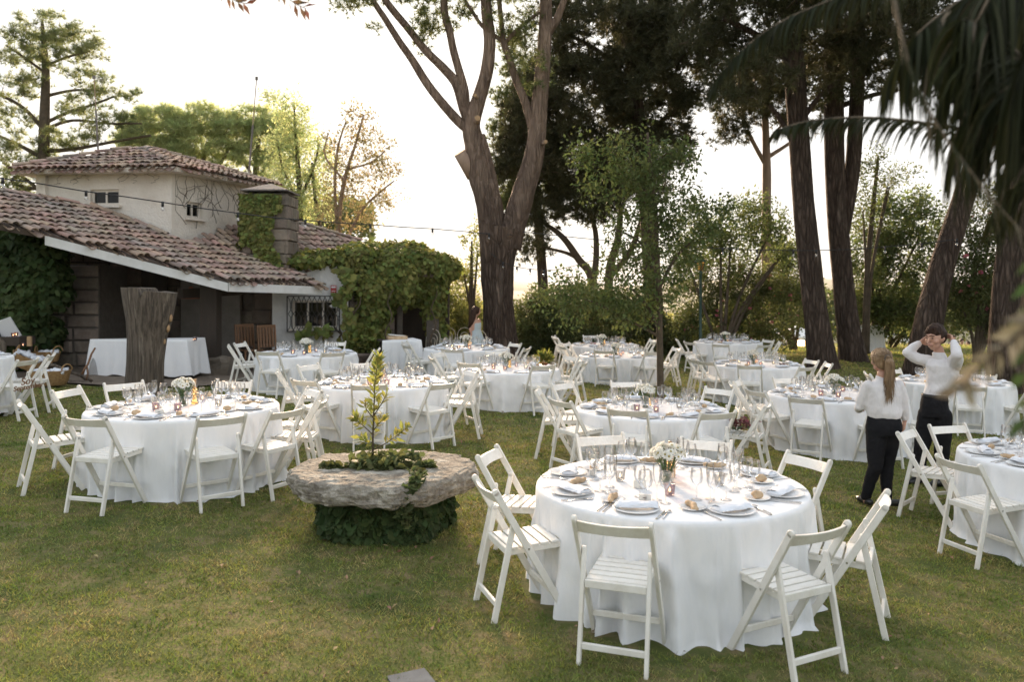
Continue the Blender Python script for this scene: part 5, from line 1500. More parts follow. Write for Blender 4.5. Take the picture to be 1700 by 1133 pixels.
make_tree('dark_tree', 'dark many stemmed tree branching low behind the hedge', 'tree', [
    [(985, 520, 8), (984, 470, 7), (960, 430, 6), (935, 395, 5), (905, 372, 3), (880, 362, 2)], [(984, 480, 6), (990, 420, 5), (985, 370, 4), (960, 330, 2.5)],
    [(1010, 540, 8), (1012, 450, 7), (1025, 400, 6), (1030, 350, 4), (1020, 310, 3)], [(1012, 460, 6), (1045, 420, 5), (1060, 380, 4), (1075, 330, 3)], [(960, 430, 4), (940, 420, 3), (900, 410, 2)]],
    [(900, 350, 45, 30), (950, 325, 50, 28), (1010, 300, 50, 30), (885, 410, 32, 18), (1070, 310, 40, 30)], 190, 130, .34, .20, 'pinedark', 27, shape='needle', seed=24, mtrunk='twig', join=4.2, twr=.02, wid=.013, amp=.04)

# the sapling crossing the tables
make_tree('sapling', 'young tree with a thin straight dark trunk rising between the tables', 'tree', [
    [(1097, 668, 6), (1096, 600, 5.6), (1095, 540, 5.2), (1094, 480, 5), (1090, 420, 4.6), (1088, 350, 4), (1080, 280, 3), (1075, 220, 2)],
    [(1095, 550, 3), (1075, 510, 2.5), (1050, 480, 2)], [(1094, 480, 3), (1120, 430, 2.4), (1150, 400, 1.6)], [(1092, 440, 2.6), (1060, 400, 2), (1020, 380, 1.4)], [(1095, 560, 2.5), (1040, 530, 2), (980, 500, 1.4), (930, 490, 1)]],
    [(985, 480, 85, 32), (930, 505, 45, 26), (1050, 500, 70, 40), (1010, 520, 60, 22), (1100, 440, 60, 50), (1060, 380, 55, 45), (1100, 320, 60, 50), (1060, 260, 60, 40), (1000, 300, 45, 40), (975, 250, 30, 26), (1140, 380, 60, 34), (1180, 350, 40, 30), (1030, 430, 40, 30), (1120, 270, 40, 30)],
    300, 36, .22, .085, 'oakleaf', 14.5, mtrunk='twig', mtwig='twig', seed=31, twr=.008, join=1.6, amp=.03, flare=.05, sag=.03, droop=.2)

# left: the tall pine, the stone pines, thin backlit trees
make_tree('tall_left_pine', 'tall layered pine at the far left behind the tower', 'tree', [
    [(70, 420, 9), (72, 300, 9), (74, 200, 8), (76, 120, 6), (72, 60, 3.5), (70, 35, 2)],
    [(72, 215, 3.6), (40, 180, 3), (0, 158, 2.4), (-40, 150, 2)], [(73, 205, 3.4), (110, 188, 2.6), (150, 175, 2.2), (190, 160, 1.5)], [(74, 160, 3), (120, 150, 2.2), (165, 150, 1.5)], [(73, 215, 3), (120, 200, 2.4), (180, 205, 2), (235, 205, 1.5)],
    [(72, 250, 4), (120, 248, 3), (190, 235, 2.4), (250, 225, 1.8)], [(70, 262, 4), (30, 240, 3), (-10, 222, 2)], [(74, 110, 2.6), (110, 95, 2), (150, 85, 1.4)], [(74, 120, 2.5), (40, 95, 2), (10, 75, 1.4)], [(72, 270, 4), (20, 300, 3), (60, 312, 3), (5, 270, 2)]],
    [(75, 45, 55, 24), (35, 60, 34, 22), (120, 65, 42, 24), (20, 92, 42, 22), (150, 90, 28, 14), (95, 95, 50, 20), (10, 150, 45, 26), (60, 130, 30, 16), (150, 132, 45, 16), (175, 165, 45, 14), (210, 152, 22, 10), (120, 175, 35, 12), (20, 200, 45, 20), (160, 200, 60, 13), (215, 195, 30, 10), (110, 228, 60, 12), (200, 225, 50, 10), (30, 250, 50, 22), (50, 285, 60, 22), (10, 320, 40, 24), (90, 245, 40, 14)],
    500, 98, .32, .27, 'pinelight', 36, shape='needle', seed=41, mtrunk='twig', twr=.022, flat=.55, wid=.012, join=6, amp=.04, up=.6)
SPG = 'umbrella pines behind the roofs'
for i, (lab, limb, bl_) in enumerate([
    ('umbrella pine right behind the tower roof, leftmost of three', [[(265, 420, 6), (262, 330, 6), (258, 270, 5), (262, 230, 3)], [(260, 280, 3), (235, 240, 2)], [(262, 300, 3), (290, 255, 2)]], [(265, 195, 40, 20), (235, 215, 30, 20), (295, 212, 30, 22), (250, 245, 40, 20), (215, 235, 24, 16), (285, 250, 30, 22)]),
    ('rounded umbrella pine in the middle behind the house roofs', [[(345, 420, 6), (340, 330, 6), (335, 290, 5), (345, 235, 3)], [(338, 300, 3), (310, 250, 2)], [(338, 310, 4), (370, 265, 2.5), (385, 235, 2)]], [(345, 195, 42, 22), (315, 215, 34, 22), (375, 210, 34, 24), (345, 240, 45, 24), (310, 262, 26, 18), (385, 250, 28, 26), (350, 285, 30, 18)]),
    ('umbrella pine behind the chimney with aerial pole before it', [[(430, 420, 6), (428, 330, 6), (425, 280, 5), (430, 230, 3)], [(426, 300, 3), (460, 250, 2.4)], [(427, 310, 3), (400, 255, 2)]], [(420, 198, 40, 22), (455, 205, 36, 22), (395, 220, 30, 22), (440, 235, 50, 26), (480, 232, 34, 24), (410, 265, 30, 22), (455, 280, 36, 24)])]):
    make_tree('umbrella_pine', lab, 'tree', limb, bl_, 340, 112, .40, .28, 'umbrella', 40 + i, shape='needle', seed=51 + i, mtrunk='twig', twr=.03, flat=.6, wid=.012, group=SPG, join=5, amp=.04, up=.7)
make_tree('poplar', 'light green feathery tree right of the umbrella pines', 'tree', [
    [(500, 420, 5), (498, 350, 5), (495, 280, 4), (490, 210, 2), (488, 170, 1)], [(498, 330, 3), (520, 280, 2), (530, 240, 1.4)], [(497, 340, 3), (470, 280, 2), (460, 230, 1.4)], [(540, 420, 4), (525, 340, 3), (518, 270, 2)]],
    [(485, 190, 26, 34), (510, 240, 34, 30), (470, 250, 34, 34), (530, 290, 26, 40), (490, 310, 44, 34), (460, 330, 34, 30), (455, 165, 18, 14), (515, 350, 34, 26)], 380, 30, .40, .13, 'umbrella', 34, seed=61, mtrunk='twig', twr=.014, join=4, amp=.04)
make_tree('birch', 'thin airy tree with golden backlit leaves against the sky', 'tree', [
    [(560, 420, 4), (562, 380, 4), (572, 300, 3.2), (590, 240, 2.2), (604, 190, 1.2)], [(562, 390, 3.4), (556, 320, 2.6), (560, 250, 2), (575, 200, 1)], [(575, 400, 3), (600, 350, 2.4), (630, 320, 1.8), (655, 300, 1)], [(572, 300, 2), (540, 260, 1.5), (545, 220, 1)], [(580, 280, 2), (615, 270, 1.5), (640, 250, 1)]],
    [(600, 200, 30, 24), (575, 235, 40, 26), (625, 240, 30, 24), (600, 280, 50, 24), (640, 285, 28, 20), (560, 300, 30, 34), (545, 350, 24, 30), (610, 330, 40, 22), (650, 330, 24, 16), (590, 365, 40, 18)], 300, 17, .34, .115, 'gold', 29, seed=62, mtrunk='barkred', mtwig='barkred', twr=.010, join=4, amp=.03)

# hedge and shrubs behind the tables
SH = 'shrubs and small trees behind the tables'
def shrub(name, label, px, py_base, Y, bl_, n, per, cr, leaf, m, seed, stems=5, twr=.012, mtw='twig', extra=None):
    q = random.Random(seed); limbs = []
    for i in range(stems):
        b = q.choice(bl_); x0 = px + q.uniform(-6, 6)
        limbs.append([(x0, py_base + 8, 3.2), (x0 + (b[0] - x0) * .35 + q.uniform(-5, 5), py_base + (b[1] - py_base) * .45, 2.6), (b[0] + q.uniform(-8, 8), b[1], 1.4)])
    return make_tree(name, label, 'shrub', limbs, bl_, n, per, cr, leaf, m, Y, seed=seed, twr=twr, mtrunk='twig', mtwig=mtw, group=SH, amp=.03, flare=0, sag=.0, join=0, extra=extra, gapf=0)
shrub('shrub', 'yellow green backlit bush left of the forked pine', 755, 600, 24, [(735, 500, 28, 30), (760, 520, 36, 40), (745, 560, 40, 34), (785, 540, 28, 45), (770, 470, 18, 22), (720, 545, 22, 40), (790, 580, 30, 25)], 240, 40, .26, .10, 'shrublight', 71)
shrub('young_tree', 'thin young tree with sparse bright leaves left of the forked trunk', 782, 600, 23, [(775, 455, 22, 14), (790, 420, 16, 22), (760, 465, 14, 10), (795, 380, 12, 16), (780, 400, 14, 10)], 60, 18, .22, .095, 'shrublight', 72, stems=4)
shrub('shrub', 'dense dark green hedge bush right of the forked trunk', 900, 605, 25, [(885, 540, 38, 45), (920, 550, 45, 40), (880, 575, 40, 30), (950, 560, 40, 36), (905, 500, 28, 24), (990, 575, 40, 28), (910, 590, 50, 20)], 480, 46, .28, .10, 'shrub', 73)
shrub('shrub', 'broad mid green bush behind the sapling foliage', 1010, 600, 26, [(960, 500, 50, 26), (1010, 520, 60, 34), (1060, 530, 50, 40), (1000, 560, 70, 30), (1080, 560, 50, 30), (1040, 585, 90, 22), (930, 520, 30, 30)], 460, 44, .28, .105, 'shrub', 74)
def pinkfl(t, root, C, q):
    P = [c + Vector((q.gauss(0, .2), -.25, q.gauss(0, .2))) for c in q.sample(C, min(len(C), 60))]; mb = MB()
    for i, p in enumerate(P): petals(mb, p - root, q.uniform(.05, .09), 6, 1.5, i); petals(mb, p - root + Vector((.02, -.02, .01)), q.uniform(.04, .07), 5, 1.5, i + 99)
    mb.build('pink_blossom', M['petalpink'], t)
shrub('oleander', 'dark bush with small pink blossoms around the lamp post', 1190, 600, 25.5, [(1150, 480, 40, 55), (1200, 470, 45, 50), (1240, 500, 45, 60), (1170, 540, 55, 45), (1230, 560, 60, 35), (1290, 520, 45, 60), (1130, 560, 40, 40), (1280, 470, 34, 40)], 640, 44, .28, .095, 'shrub', 75, stems=9, extra=pinkfl)
shrub('small_tree', 'leafy small tree with backlit tips above the pink bush', 1200, 600, 24.5, [(1200, 380, 55, 30), (1165, 410, 45, 30), (1240, 360, 45, 34), (1220, 410, 60, 30), (1150, 360, 35, 25), (1280, 370, 26, 34), (1300, 410, 24, 40), (1130, 420, 34, 24)], 260, 34, .28, .11, 'oakleaf', 76, stems=7)
shrub('small_tree', 'rounded green tree between the pine trunks on the right', 1450, 600, 27, [(1470, 370, 50, 40), (1440, 420, 45, 45), (1500, 420, 50, 50), (1460, 480, 60, 45), (1510, 490, 45, 45), (1440, 515, 45, 28), (1500, 340, 40, 26), (1545, 370, 30, 30), (1480, 522, 60, 25)], 560, 40, .34, .12, 'oakleaf', 77, stems=8, twr=.018)
shrub('young_tree', 'wispy young tree reaching up between two pines against the sky', 1435, 580, 25, [(1440, 300, 22, 40), (1455, 260, 16, 22), (1430, 350, 24, 30), (1470, 310, 14, 26), (1500, 290, 30, 14)], 120, 22, .26, .085, 'shrub', 78, stems=5)
shrub('shrub', 'tangled green shrub with pink dots at the right edge', 1620, 600, 24, [(1600, 450, 45, 50), (1640, 480, 50, 50), (1600, 505, 50, 40), (1650, 420, 40, 40), (1662, 545, 32, 30), (1690, 520, 40, 50), (1620, 380, 34, 30), (1690, 380, 40, 50), (1660, 330, 30, 26)], 560, 38, .28, .10, 'shrub', 79, stems=9, extra=pinkfl)
shrub('shrub', 'dark low hedge between the two straight pines and the guests', 1320, 590, 29, [(1310, 465, 30, 45), (1340, 495, 28, 34), (1290, 430, 26, 40), (1275, 510, 22, 30)], 240, 40, .32, .11, 'shrub', 80)
shrub('shrub', 'low dark hedge behind the far serving table', 1470, 585, 31, [(1440, 545, 34, 18), (1480, 542, 40, 20), (1520, 540, 40, 20), (1560, 532, 45, 18)], 260, 40, .3, .11, 'shrub', 82)
for i, (px, yy, rx, ry, lab) in enumerate([(800, 575, 60, 30, 'low dark undergrowth at the foot of the forked pine'), (1130, 585, 50, 22, 'low dark undergrowth below the pink bush')]):
    shrub('shrub', lab, px, 605, 26, [(px, yy, rx, ry), (px + 30, yy + 6, rx * .7, ry * .8)], 150, 40, .28, .10, 'shrub', 90 + i)
# far wood closing the view on the right and behind the hedge
def wood(name, label, x0, x1, Y, top, n, m, seed, leaf=.5):
    q = random.Random(seed); P = []
    for i in range(n):
        px = q.uniform(x0, x1); t = top(px) if callable(top) else top
        py = t + abs(q.gauss(0, 1)) ** 1.0 * 42; Yq = Y + q.uniform(-5, 7)
        py += 10 * noise.noise((px * .05, seed, Yq)); P.append(tuple(at(px, py, Yq)))
    P = np.array(P); me = leaf_mesh(name, P, M[m], leaf, leaf * .6, normals=np.array([[0, -.4, 1.0]]) + rng.normal(size=(len(P), 3)) * .6)
    link(name, me, label=label, kind='stuff')
wood('woods', 'far belt of trees showing below the branches', 700, 1720, 60, lambda x: 545 - 60 * smooth(1080, 1300, x) - 30 * smooth(1500, 1700, x), 16000, 'shrub', 5)
wood('treeline', 'sunlit trees on the slope beyond the hedge', 690, 1120, 90, lambda x: 515 + 10 * math.sin(x * .03), 7000, 'shrublight', 6, .7)
wood('backdrop_wood', 'trees behind the house glimpsed between trunks', -60, 620, 55, lambda x: 345 + 15 * math.sin(x * .02), 9000, 'shrub', 7, .5)
# small bright potted plant by the hedge
def potplant():
    p = at(903, 600, 20.0); z = gz(p.x, p.y); t = thing('pot_plant', 'small bright green potted plant at the foot of the hedge', 'plant', (p.x, p.y, z))
    mb = MB(); mb.lathe([(.001, 0), (.11, 0), (.15, .16), (.16, .17), (.14, .16), (.001, .15)], 14); mb.build('pot', M['terracotta'], t, True)
    d = rdir(260, .8); P = d * rng.random((260, 1)) * np.array([.2, .2, .16]) + np.array([0, 0, .22])
    link('foliage', leaf_mesh('foliage', P, M['bay'], .16, .05, dirs=d + np.array([[0, 0, .3]])), t)
potplant()
# ------------------------------------------------------------------ stone planter with a bay seedling
def planter():
    Y = 6.62; c = at(638, 480, Y); g = gz(c.x, Y) - .01; k = Y / F
    t = thing('stone_planter', 'rough round granite slab table planted with ivy and a seedling', 'planter', (c.x, Y, g))
    ztop = CAMZ - (772 - HZ) * k - g
    n = 220; vs = []; fs = []; rings = [(.02, 0), (.18, 0), (.34, 0), (.50, 0), (.64, -.004), (.725, -.010), (.752, -.026), (.768, -.06), (.772, -.10), (.764, -.135), (.745, -.170), (.69, -.190), (.60, -.20), (.5, -.205), (.3, -.205), (.02, -.205)]
    R2 = []
    for i in range(len(rings) - 1):
        for j in range(6): t_ = j / 6; R2.append((rings[i][0] * (1 - t_) + rings[i + 1][0] * t_, rings[i][1] * (1 - t_) + rings[i + 1][1] * t_))
    R2.append(rings[-1])
    for (r, z) in R2:
        for i in range(n):
            a = 2 * PI * i / n; co, si = math.cos(a), math.sin(a)
            rim = 1 + .045 * noise.noise((co * 1.6, si * 1.6, 3)) + .030 * noise.noise((co * 5, si * 5, 1))
            low = min(1, max(0, -z / .25))
            under = .055 * noise.noise((co * 2.4, si * 2.4, 8)) + .03 * noise.noise((co * 6, si * 6, 8))
            x, y, zz = r * co * rim * 1.0, r * si * rim * .93, z + low * under * 1.1
            p = Vector((x * 6, y * 6, zz * 10)); d = .018 * noise.noise(p) + .012 * noise.noise(p * 2.7) + .010 * noise.noise(p * 6) + .006 * abs(noise.noise(p * 13))
            f = min(1, r / .6); zz += (.010 * noise.noise((x * 3, y * 3, 0)) + .006 * noise.noise((x * 12, y * 12, 0))) * (z > -.04)
            vs.append((x + co * d * 1.6 * f, y + si * d * 1.6 * f, zz + d * .5 + ztop - .05 * (abs(x - .02) < .22 and abs(y) < .16 and z == 0)))
    m = len(R2)
    for j in range(m - 1):
        for i in range(n): fs.append((j * n + i, j * n + (i + 1) % n, (j + 1) * n + (i + 1) % n, (j + 1) * n + i)[::-1])
    mb = MB(); mb.add(vs, fs); mb.build('slab', M['slab'], t, True)
    # pedestal of stacked stones, nearly hidden by ivy
    mb = MB(); prof = [(.001, -.05), (.47, -.05), (.44, .1), (.40, .2), (.38, ztop - .2), (.001, ztop - .2)]
    mb.lathe(prof, 36)
    mb.v = [(v[0] * (1 + .1 * noise.noise((v[0] * 4, v[1] * 4, v[2] * 5))), v[1] * (1 + .1 * noise.noise((v[0] * 4 + 9, v[1] * 4, v[2] * 5))), v[2]) for v in mb.v]
    mb.build('pedestal', M['mortar'], t, True)
    m_ = 5200; a = rng.uniform(0, 2 * PI, m_); z = rng.random(m_) ** .8 * (ztop - .22); rr = .455 + .05 * rng.random(m_) + .04 * np.sin(a * 5) + .05 * (1 - z / .4)
    P = np.stack([rr * np.cos(a), rr * np.sin(a), z], -1); N = np.stack([np.cos(a), np.sin(a), 0 * a + .2], -1)
    link('base_ivy', leaf_mesh('base_ivy', P, M['ivy'], .05, .04, dirs=np.array([[0, 0, -1.0]]) + N * .4 + rng.normal(size=P.shape) * .4, normals=N + rng.normal(size=P.shape) * .4, shape='vine'), t)
    # ivy in the hollow and one strand over the right edge
    q = random.Random(4); P = []
    for i in range(1500):
        x = q.gauss(.03, .15); y = q.gauss(.0, .085)
        if abs(x - .03) > .30 or abs(y) > .2: continue
        P.append((x, y - .02, ztop + .0 + abs(q.gauss(0, .035))))
    for i in range(70): u = q.random(); P.append((-.50 + u * .30, -.14 + u * .05 + q.gauss(0, .012), ztop + .012 + .01 * q.random()))
    for i in range(60): u = q.random(); P.append((.28 + u * .12 + q.gauss(0, .02), -.1 + u * .02 + q.gauss(0, .02), ztop + .02))
    for i in range(170): u = q.random(); P.append((.30 + .05 * math.sin(u * 6) + q.gauss(0, .022), -.30 - .36 * min(1, u * 1.9) + q.gauss(0, .015), ztop + .02 - .42 * max(0, u - .42) * 1.3))
    P = np.array(P)
    link('ivy', leaf_mesh('ivy', P, M['shrub'], .042, .036, dirs=rdir(len(P)) + np.array([[0, -.3, .1]]), normals=np.array([[0, -.3, 1.0]]) + rng.normal(size=P.shape) * .5, shape='vine'), t)
    # bay seedling
    s = thing('bay_seedling', 'young bay seedling with yellow green leaves growing from the stone planter', 'plant', at(624, 757, Y - .05))
    o = s.location.copy(); tips = []
    def pp(px, py, dy=0): return at(px, py, Y - .05 + dy) - o
    mb = MB(); tr = [pp(619, 762), pp(619, 730), pp(620, 700), pp(621, 670), pp(622, 640), pp(626, 610), pp(629, 592)]; mb.tube(tr, [.009, .008, .007, .006, .0045, .003, .002], 8)
    br = [[pp(619, 748), pp(640, 737, .04), pp(660, 723, .05), pp(678, 708, .06)], [pp(619, 722), pp(606, 710, -.04), pp(594, 700, -.05), pp(588, 694, -.05)], [pp(620, 735), pp(608, 735, .04), pp(598, 726, .06)], [pp(620, 715), pp(632, 700, .05), pp(636, 692, .06)], [pp(621, 690), pp(634, 670, -.03), pp(642, 655, -.04)], [pp(620, 695), pp(608, 680, .03), pp(606, 668, .05)]]
    for b in br: mb.tube(b, [.0045] * 2 + [.003] * (len(b) - 2), 6)
    mb.build('trunk', M['twig'], s, True)
    L = []; D = []
    def spray(a, b, n, up):
        for i in range(n):
            p = a.lerp(b, (i + .5) / n); d = (b - a).normalized(); an = i * 2.4; x = d.orthogonal().normalized(); y = d.cross(x)
            L.append(tuple(p)); D.append(tuple((x * math.cos(an) + y * math.sin(an)) * 1.0 + d * up * .55 + Vector((0, 0, .22))))
    spray(tr[3], tr[4], 22, .9); spray(tr[4], tr[5], 32, .9); spray(tr[5], tr[6], 34, 1.1); spray(tr[2], tr[3], 16, .8); spray(tr[1], tr[2], 8, .8)
    for b, n in zip(br, (34, 34, 18, 18, 20, 16)): spray(b[-2], b[-1], int(n * .6), 1.0); spray(b[len(b) // 2 - 1], b[-2], int(n * .5), .8)
    link('foliage', leaf_mesh('foliage', L, M['bay'], .078, .030, dirs=D, normals=rdir(len(L)) + np.array([[0, 0, .8]]), fold=.15, jitter=.45), s)
planter()

# ------------------------------------------------------------------ the old tree stump post
def stump():
    Y = 13.2; c = at(240, 0, Y); g = gz(c.x, Y); k = Y / F
    t = thing('tree_stump', 'tall weathered grey tree trunk stump with a notched flared top', 'stump', (c.x, Y, g - .05))
    rows = [(660, 205, 272), (649, 208, 268), (625, 210, 270), (600, 212, 271), (560, 213, 276), (532, 212, 284), (510, 209, 288), (490, 206, 291), (482, 205, 292)]
    n = 72; pts = []; sub = 6
    R = []
    for i in range(len(rows) - 1):
        for j in range(sub): u = j / sub; R.append(tuple(rows[i][q] * (1 - u) + rows[i + 1][q] * u for q in range(3)))
    R.append(rows[-1]); vs = []; fs = []
    for j, (py, l, r) in enumerate(R):
        cx = ((l + r) / 2 - 850) * k - c.x; rr = (r - l) / 2 * k
        for i in range(n):
            a = 2 * PI * i / n; z = CAMZ - (py - HZ) * k - (g - .05)
            q = 1 + .035 * noise.noise((math.cos(a) * 3, math.sin(a) * 3, z * .7)) + .03 * abs(noise.noise((math.cos(a) * 11, math.sin(a) * 11, z * .9))) + .012 * noise.noise((math.cos(a) * 25, math.sin(a) * 25, z * 2))
            top = 0
            if j >= len(R) - 10:
                x = math.cos(a); w = (j - (len(R) - 10)) / 9
                top = w * (.045 * (x < -.02) - .05 * max(0, x) - .11 * math.exp(-((x - .02) / .09) ** 2))
            vs.append((cx + rr * q * math.cos(a), rr * .85 * q * math.sin(a), z + top))
    m = len(R)
    for j in range(m - 1):
        for i in range(n): fs.append((j * n + i, j * n + (i + 1) % n, (j + 1) * n + (i + 1) % n, (j + 1) * n + i))
    for w, s in enumerate((.75, .5, .25, .02)):
        o = (m - 1) * n
        cx = sum(vs[o + i][0] for i in range(n)) / n
        for i in range(n):
            v = vs[o + i]; vs.append((cx + (v[0] - cx) * s, v[1] * s, v[2] - .02 * (1 - s) + .012 * noise.noise((v[0] * 9 * s, v[1] * 9 * s, 1))))
        b0 = o if w == 0 else (m + w - 1) * n; b1 = (m + w) * n
        for i in range(n): fs.append((b0 + i, b0 + (i + 1) % n, b1 + (i + 1) % n, b1 + i))
    mb = MB(); mb.add(vs, fs); mb.build('trunk', M['oldwood'], t, True)
    mb = MB(); 
    for (py, px, w) in ((528, 283, 5), (545, 279, 4), (566, 272, 4)):
        p = at(px, py, Y - .02) - t.location; mb.ball(tuple(p), (.03, .05, .07), 8, 6)
    mb.build('bare_wood_scar', M['cutwood'], t, True)
stump()

# ------------------------------------------------------------------ cloth covered serving tables
def serving(cx, Y, w, d, h, rz, label, seed, z=None):
    x = (cx - 850) / F * Y; g = gz(x, Y) if z is None else z
    t = thing('serving_table', label, 'table', (x, Y, g), rz, 'rectangular serving tables')
    n = 120; q = random.Random(seed); per = []
    def rect(s, hw, hd, r=.03):
        s = s % 1 * 2 * (2 * hw + 2 * hd)
        P = [(-hw, -hd), (hw, -hd), (hw, hd), (-hw, hd)]; L = [2 * hw, 2 * hd, 2 * hw, 2 * hd]; i = 0; s = s / 2 * 1.0
        while s > L[i]: s -= L[i]; i = (i + 1) % 4
        a, b = Vector(P[i]), Vector(P[(i + 1) % 4]); dd = (b - a).normalized(); nn = Vector((dd.y, -dd.x)); e = min(s, L[i] - s)
        return a + dd * s, nn, e
    hw, hd = w / 2, d / 2; rows = 14; vs = []; fs = []
    per_len = 4 * (hw + hd)
    for j in range(rows + 1):
        t_ = j / rows
        for i in range(n):
            p, nn, e = rect(i / n, hw, hd)
            fold = (.5 + .5 * math.sin(i * .55 + seed + 2 * noise.noise((i * .1, seed, 0)))) * .035 + .06 * math.exp(-(e / .09) ** 2)
            off = nn * (fold * t_ + .015 * t_) + (p.normalized() * .04 * math.exp(-(e / .1) ** 2)) * t_
            vs.append((p.x + off.x, p.y + off.y, h - .004 - (h - .05) * t_ + (.02 * math.sin(i * .3 + seed) * t_)))
    for j in range(rows):
        for i in range(n): fs.append((j * n + i, (j + 1) * n + i, (j + 1) * n + (i + 1) % n, j * n + (i + 1) % n))
    vs += [(v[0] * .96, v[1] * .96, h) for v in vs[:n]]
    o = (rows + 1) * n
    for i in range(n): fs.append((i, (i + 1) % n, o + (i + 1) % n, o + i))
    fs.append(tuple(range(o, o + n)))
    mb = MB(); mb.add(vs, fs); mb.build('tablecloth', M['cloth'], t, True)
    mb = MB(); mb.box((0, 0, h - .03), (w - .04, d - .04, .03))
    for sx in (-1, 1):
        for sy in (-1, 1): mb.box((sx * (hw - .1), sy * (hd - .1), (h - .05) / 2), (.04, .04, h - .05))
    mb.build('tabletop', M['darkwood'], t)
    return x, Y, g + h
serving(247, 15.6, 1.95, .75, .74, -.10, 'long white clothed serving table behind the tree stump', 1)
x, y, z = serving(661, 17.6, .86, .80, .78, .35, 'small square white clothed table by the vine covered wing', 2)
mb = MB(); mb.box((0, 0, .04), (.42, .30, .07)); b_ = mb.build('wooden_box', M['bread'], None, loc=(x - .02, y - .05, z), rotz=.3, label='shallow wooden box under papers on the square clothed table', cat='box')
mb = MB(); mb.box((.02, .02, .085), (.40, .3, .012), Matrix.Rotation(.1, 3, 'Y')); mb.build('papers', M['card'], b_)
x, y, z = serving(1433, 27.2, .92, .80, .92, .3, 'far white clothed serving table beside the straight pine trunk', 3)
mb = MB(); mb.box((0, 0, .05), (.4, .26, .09)); mb.build('wooden_crate', M['bread'], None, loc=(x - .15, y, z), rotz=.2, label='small wooden crate on the far serving table', cat='crate')

# ------------------------------------------------------------------ things in front of the porch, left
def basket(px, py, Y, L, W, H, label, tilt=0, seed=0, fill=True, rz=0):
    p = at(px, py, Y); t = thing('wicker_basket', label, 'basket', p, rz, 'wicker baskets by the porch'); t.rotation_euler = (0, tilt, rz)
    mb = MB(); n = 40; rows = 16; vs = []; fs = []
    for side in (0, 1):
        for j in range(rows + 1):
            u = j / rows; s = .72 + .28 * u ** .7 - side * .02
            for i in range(n):
                a = 2 * PI * i / n; b = .006 * (1 if (j + (i % 2)) % 2 else -1)
                vs.append(((L / 2 * s + b) * math.cos(a), (W / 2 * s + b) * math.sin(a), H * u + .01 * side * (1 - u)))
    m = (rows + 1) * n
    for j in range(rows):
        for i in range(n):
            q = (j * n + i, j * n + (i + 1) % n, (j + 1) * n + (i + 1) % n, (j + 1) * n + i); fs.append(q); fs.append(tuple(m + k for k in q)[::-1])
    for i in range(n): fs.append((rows * n + i, rows * n + (i + 1) % n, m + rows * n + (i + 1) % n, m + rows * n + i))
    fs.append(tuple(range(n))[::-1]); fs.append(tuple(range(m, m + n)))
    mb.add(vs, fs); mb.build('basket_wall', M['wicker'], t, True)
    for s in (-1, 1):
        mb = MB(); mb.tube([(s * L * .42 + .09 * math.cos(a) * s * .4, .10 * math.cos(a), H + .10 * math.sin(a)) for a in [PI * k / 10 for k in range(11)]], .012, 8); mb.build('handle', M['wicker'], t, True)
    if fill:
        q = random.Random(seed)
        mb = MB()
        for i in range(16):
            a = q.uniform(0, PI); c = Vector((q.uniform(-.34, .34) * L, q.uniform(-.25, .25) * W, H * (.9 + .1 * q.random()))); d = Vector((math.cos(a), math.sin(a), q.uniform(-.1, .2))) * .09; mb.tube([c - d, c, c + d], [.03, .034, .03], 8)
        mb.build('rolled_fans', M['napkin'], t, True)
basket(82, 640, 13.7, .72, .46, .26, 'big round wicker basket full of rolled white bundles before the porch', seed=2)
basket(47, 612, 14.6, .72, .44, .24, 'tilted wicker basket behind the chairs near the ivy', tilt=.35, seed=5)
basket(78, 601, 15.3, .5, .36, .2, 'small dark wicker basket by the leaning buttress', seed=6)
# old wooden plough
t = thing('wooden_plough', 'old grey wooden plough lying on the yard by the baskets', 'plough', at(120, 635, 14.2)); o = t.location.copy()
def pr(px, py, Y=14.2): return at(px, py, Y) - o
for nm, pts, r in (('beam', [(66, 612), (78, 607), (90, 607), (105, 613), (120, 619), (134, 624), (142, 630)], .035), ('handle', [(136, 622), (141, 612), (146, 605), (152, 588), (158, 578)], .022), ('handle', [(144, 632), (146, 620), (144, 609)], .02), ('sole', [(108, 634), (125, 637), (145, 637)], .05), ('share', [(146, 628), (153, 634)], .03)):
    mb = MB(); mb.tube([pr(a, b, 14.2 + .05 * i) for i, (a, b) in enumerate(pts)], [r * (1 - .3 * i / len(pts)) for i in range(len(pts))], 8); mb.build(nm, M['oldwood'] if nm != 'handle' else M['wood'], t, True)
# dark side table with a slanted white board and candles
t = thing('side_table', 'dark wooden side table against the ivy at the left edge', 'table', at(10, 612, 15.0)); o = t.location.copy()
mb = MB(); c = pr(14, 566, 15.0); mb.v = []
mb.box(c, (.72, .5, .16)); mb.build('tabletop', M['darkwood'], t)
for s in (-1, 1):
    for sy in (-1, 1): mb = MB(); mb.bar((c.x + s * .3, c.y + sy * .2, 0), (c.x + s * .3, c.y + sy * .2, c.z - .06), .05, .05); mb.build('leg', M['darkwood'], t)
mb = MB(); a = at(12, 562, 14.9); mb.box((a.x + .0, a.y, a.z + .17), (.34, .03, .40), Matrix.Rotation(-.35, 3, 'Y') @ Matrix.Rotation(.35, 3, 'X')); bd = mb.build('menu_board', M['board'], None, label='white board leaning on the dark side table at the left edge', cat='board')
mb = MB(); mb.box((a.x - .17, a.y - .03, a.z + .17), (.03, .04, .42), Matrix.Rotation(-.35, 3, 'Y')); mb.build('board_frame', M['iron'], bd)
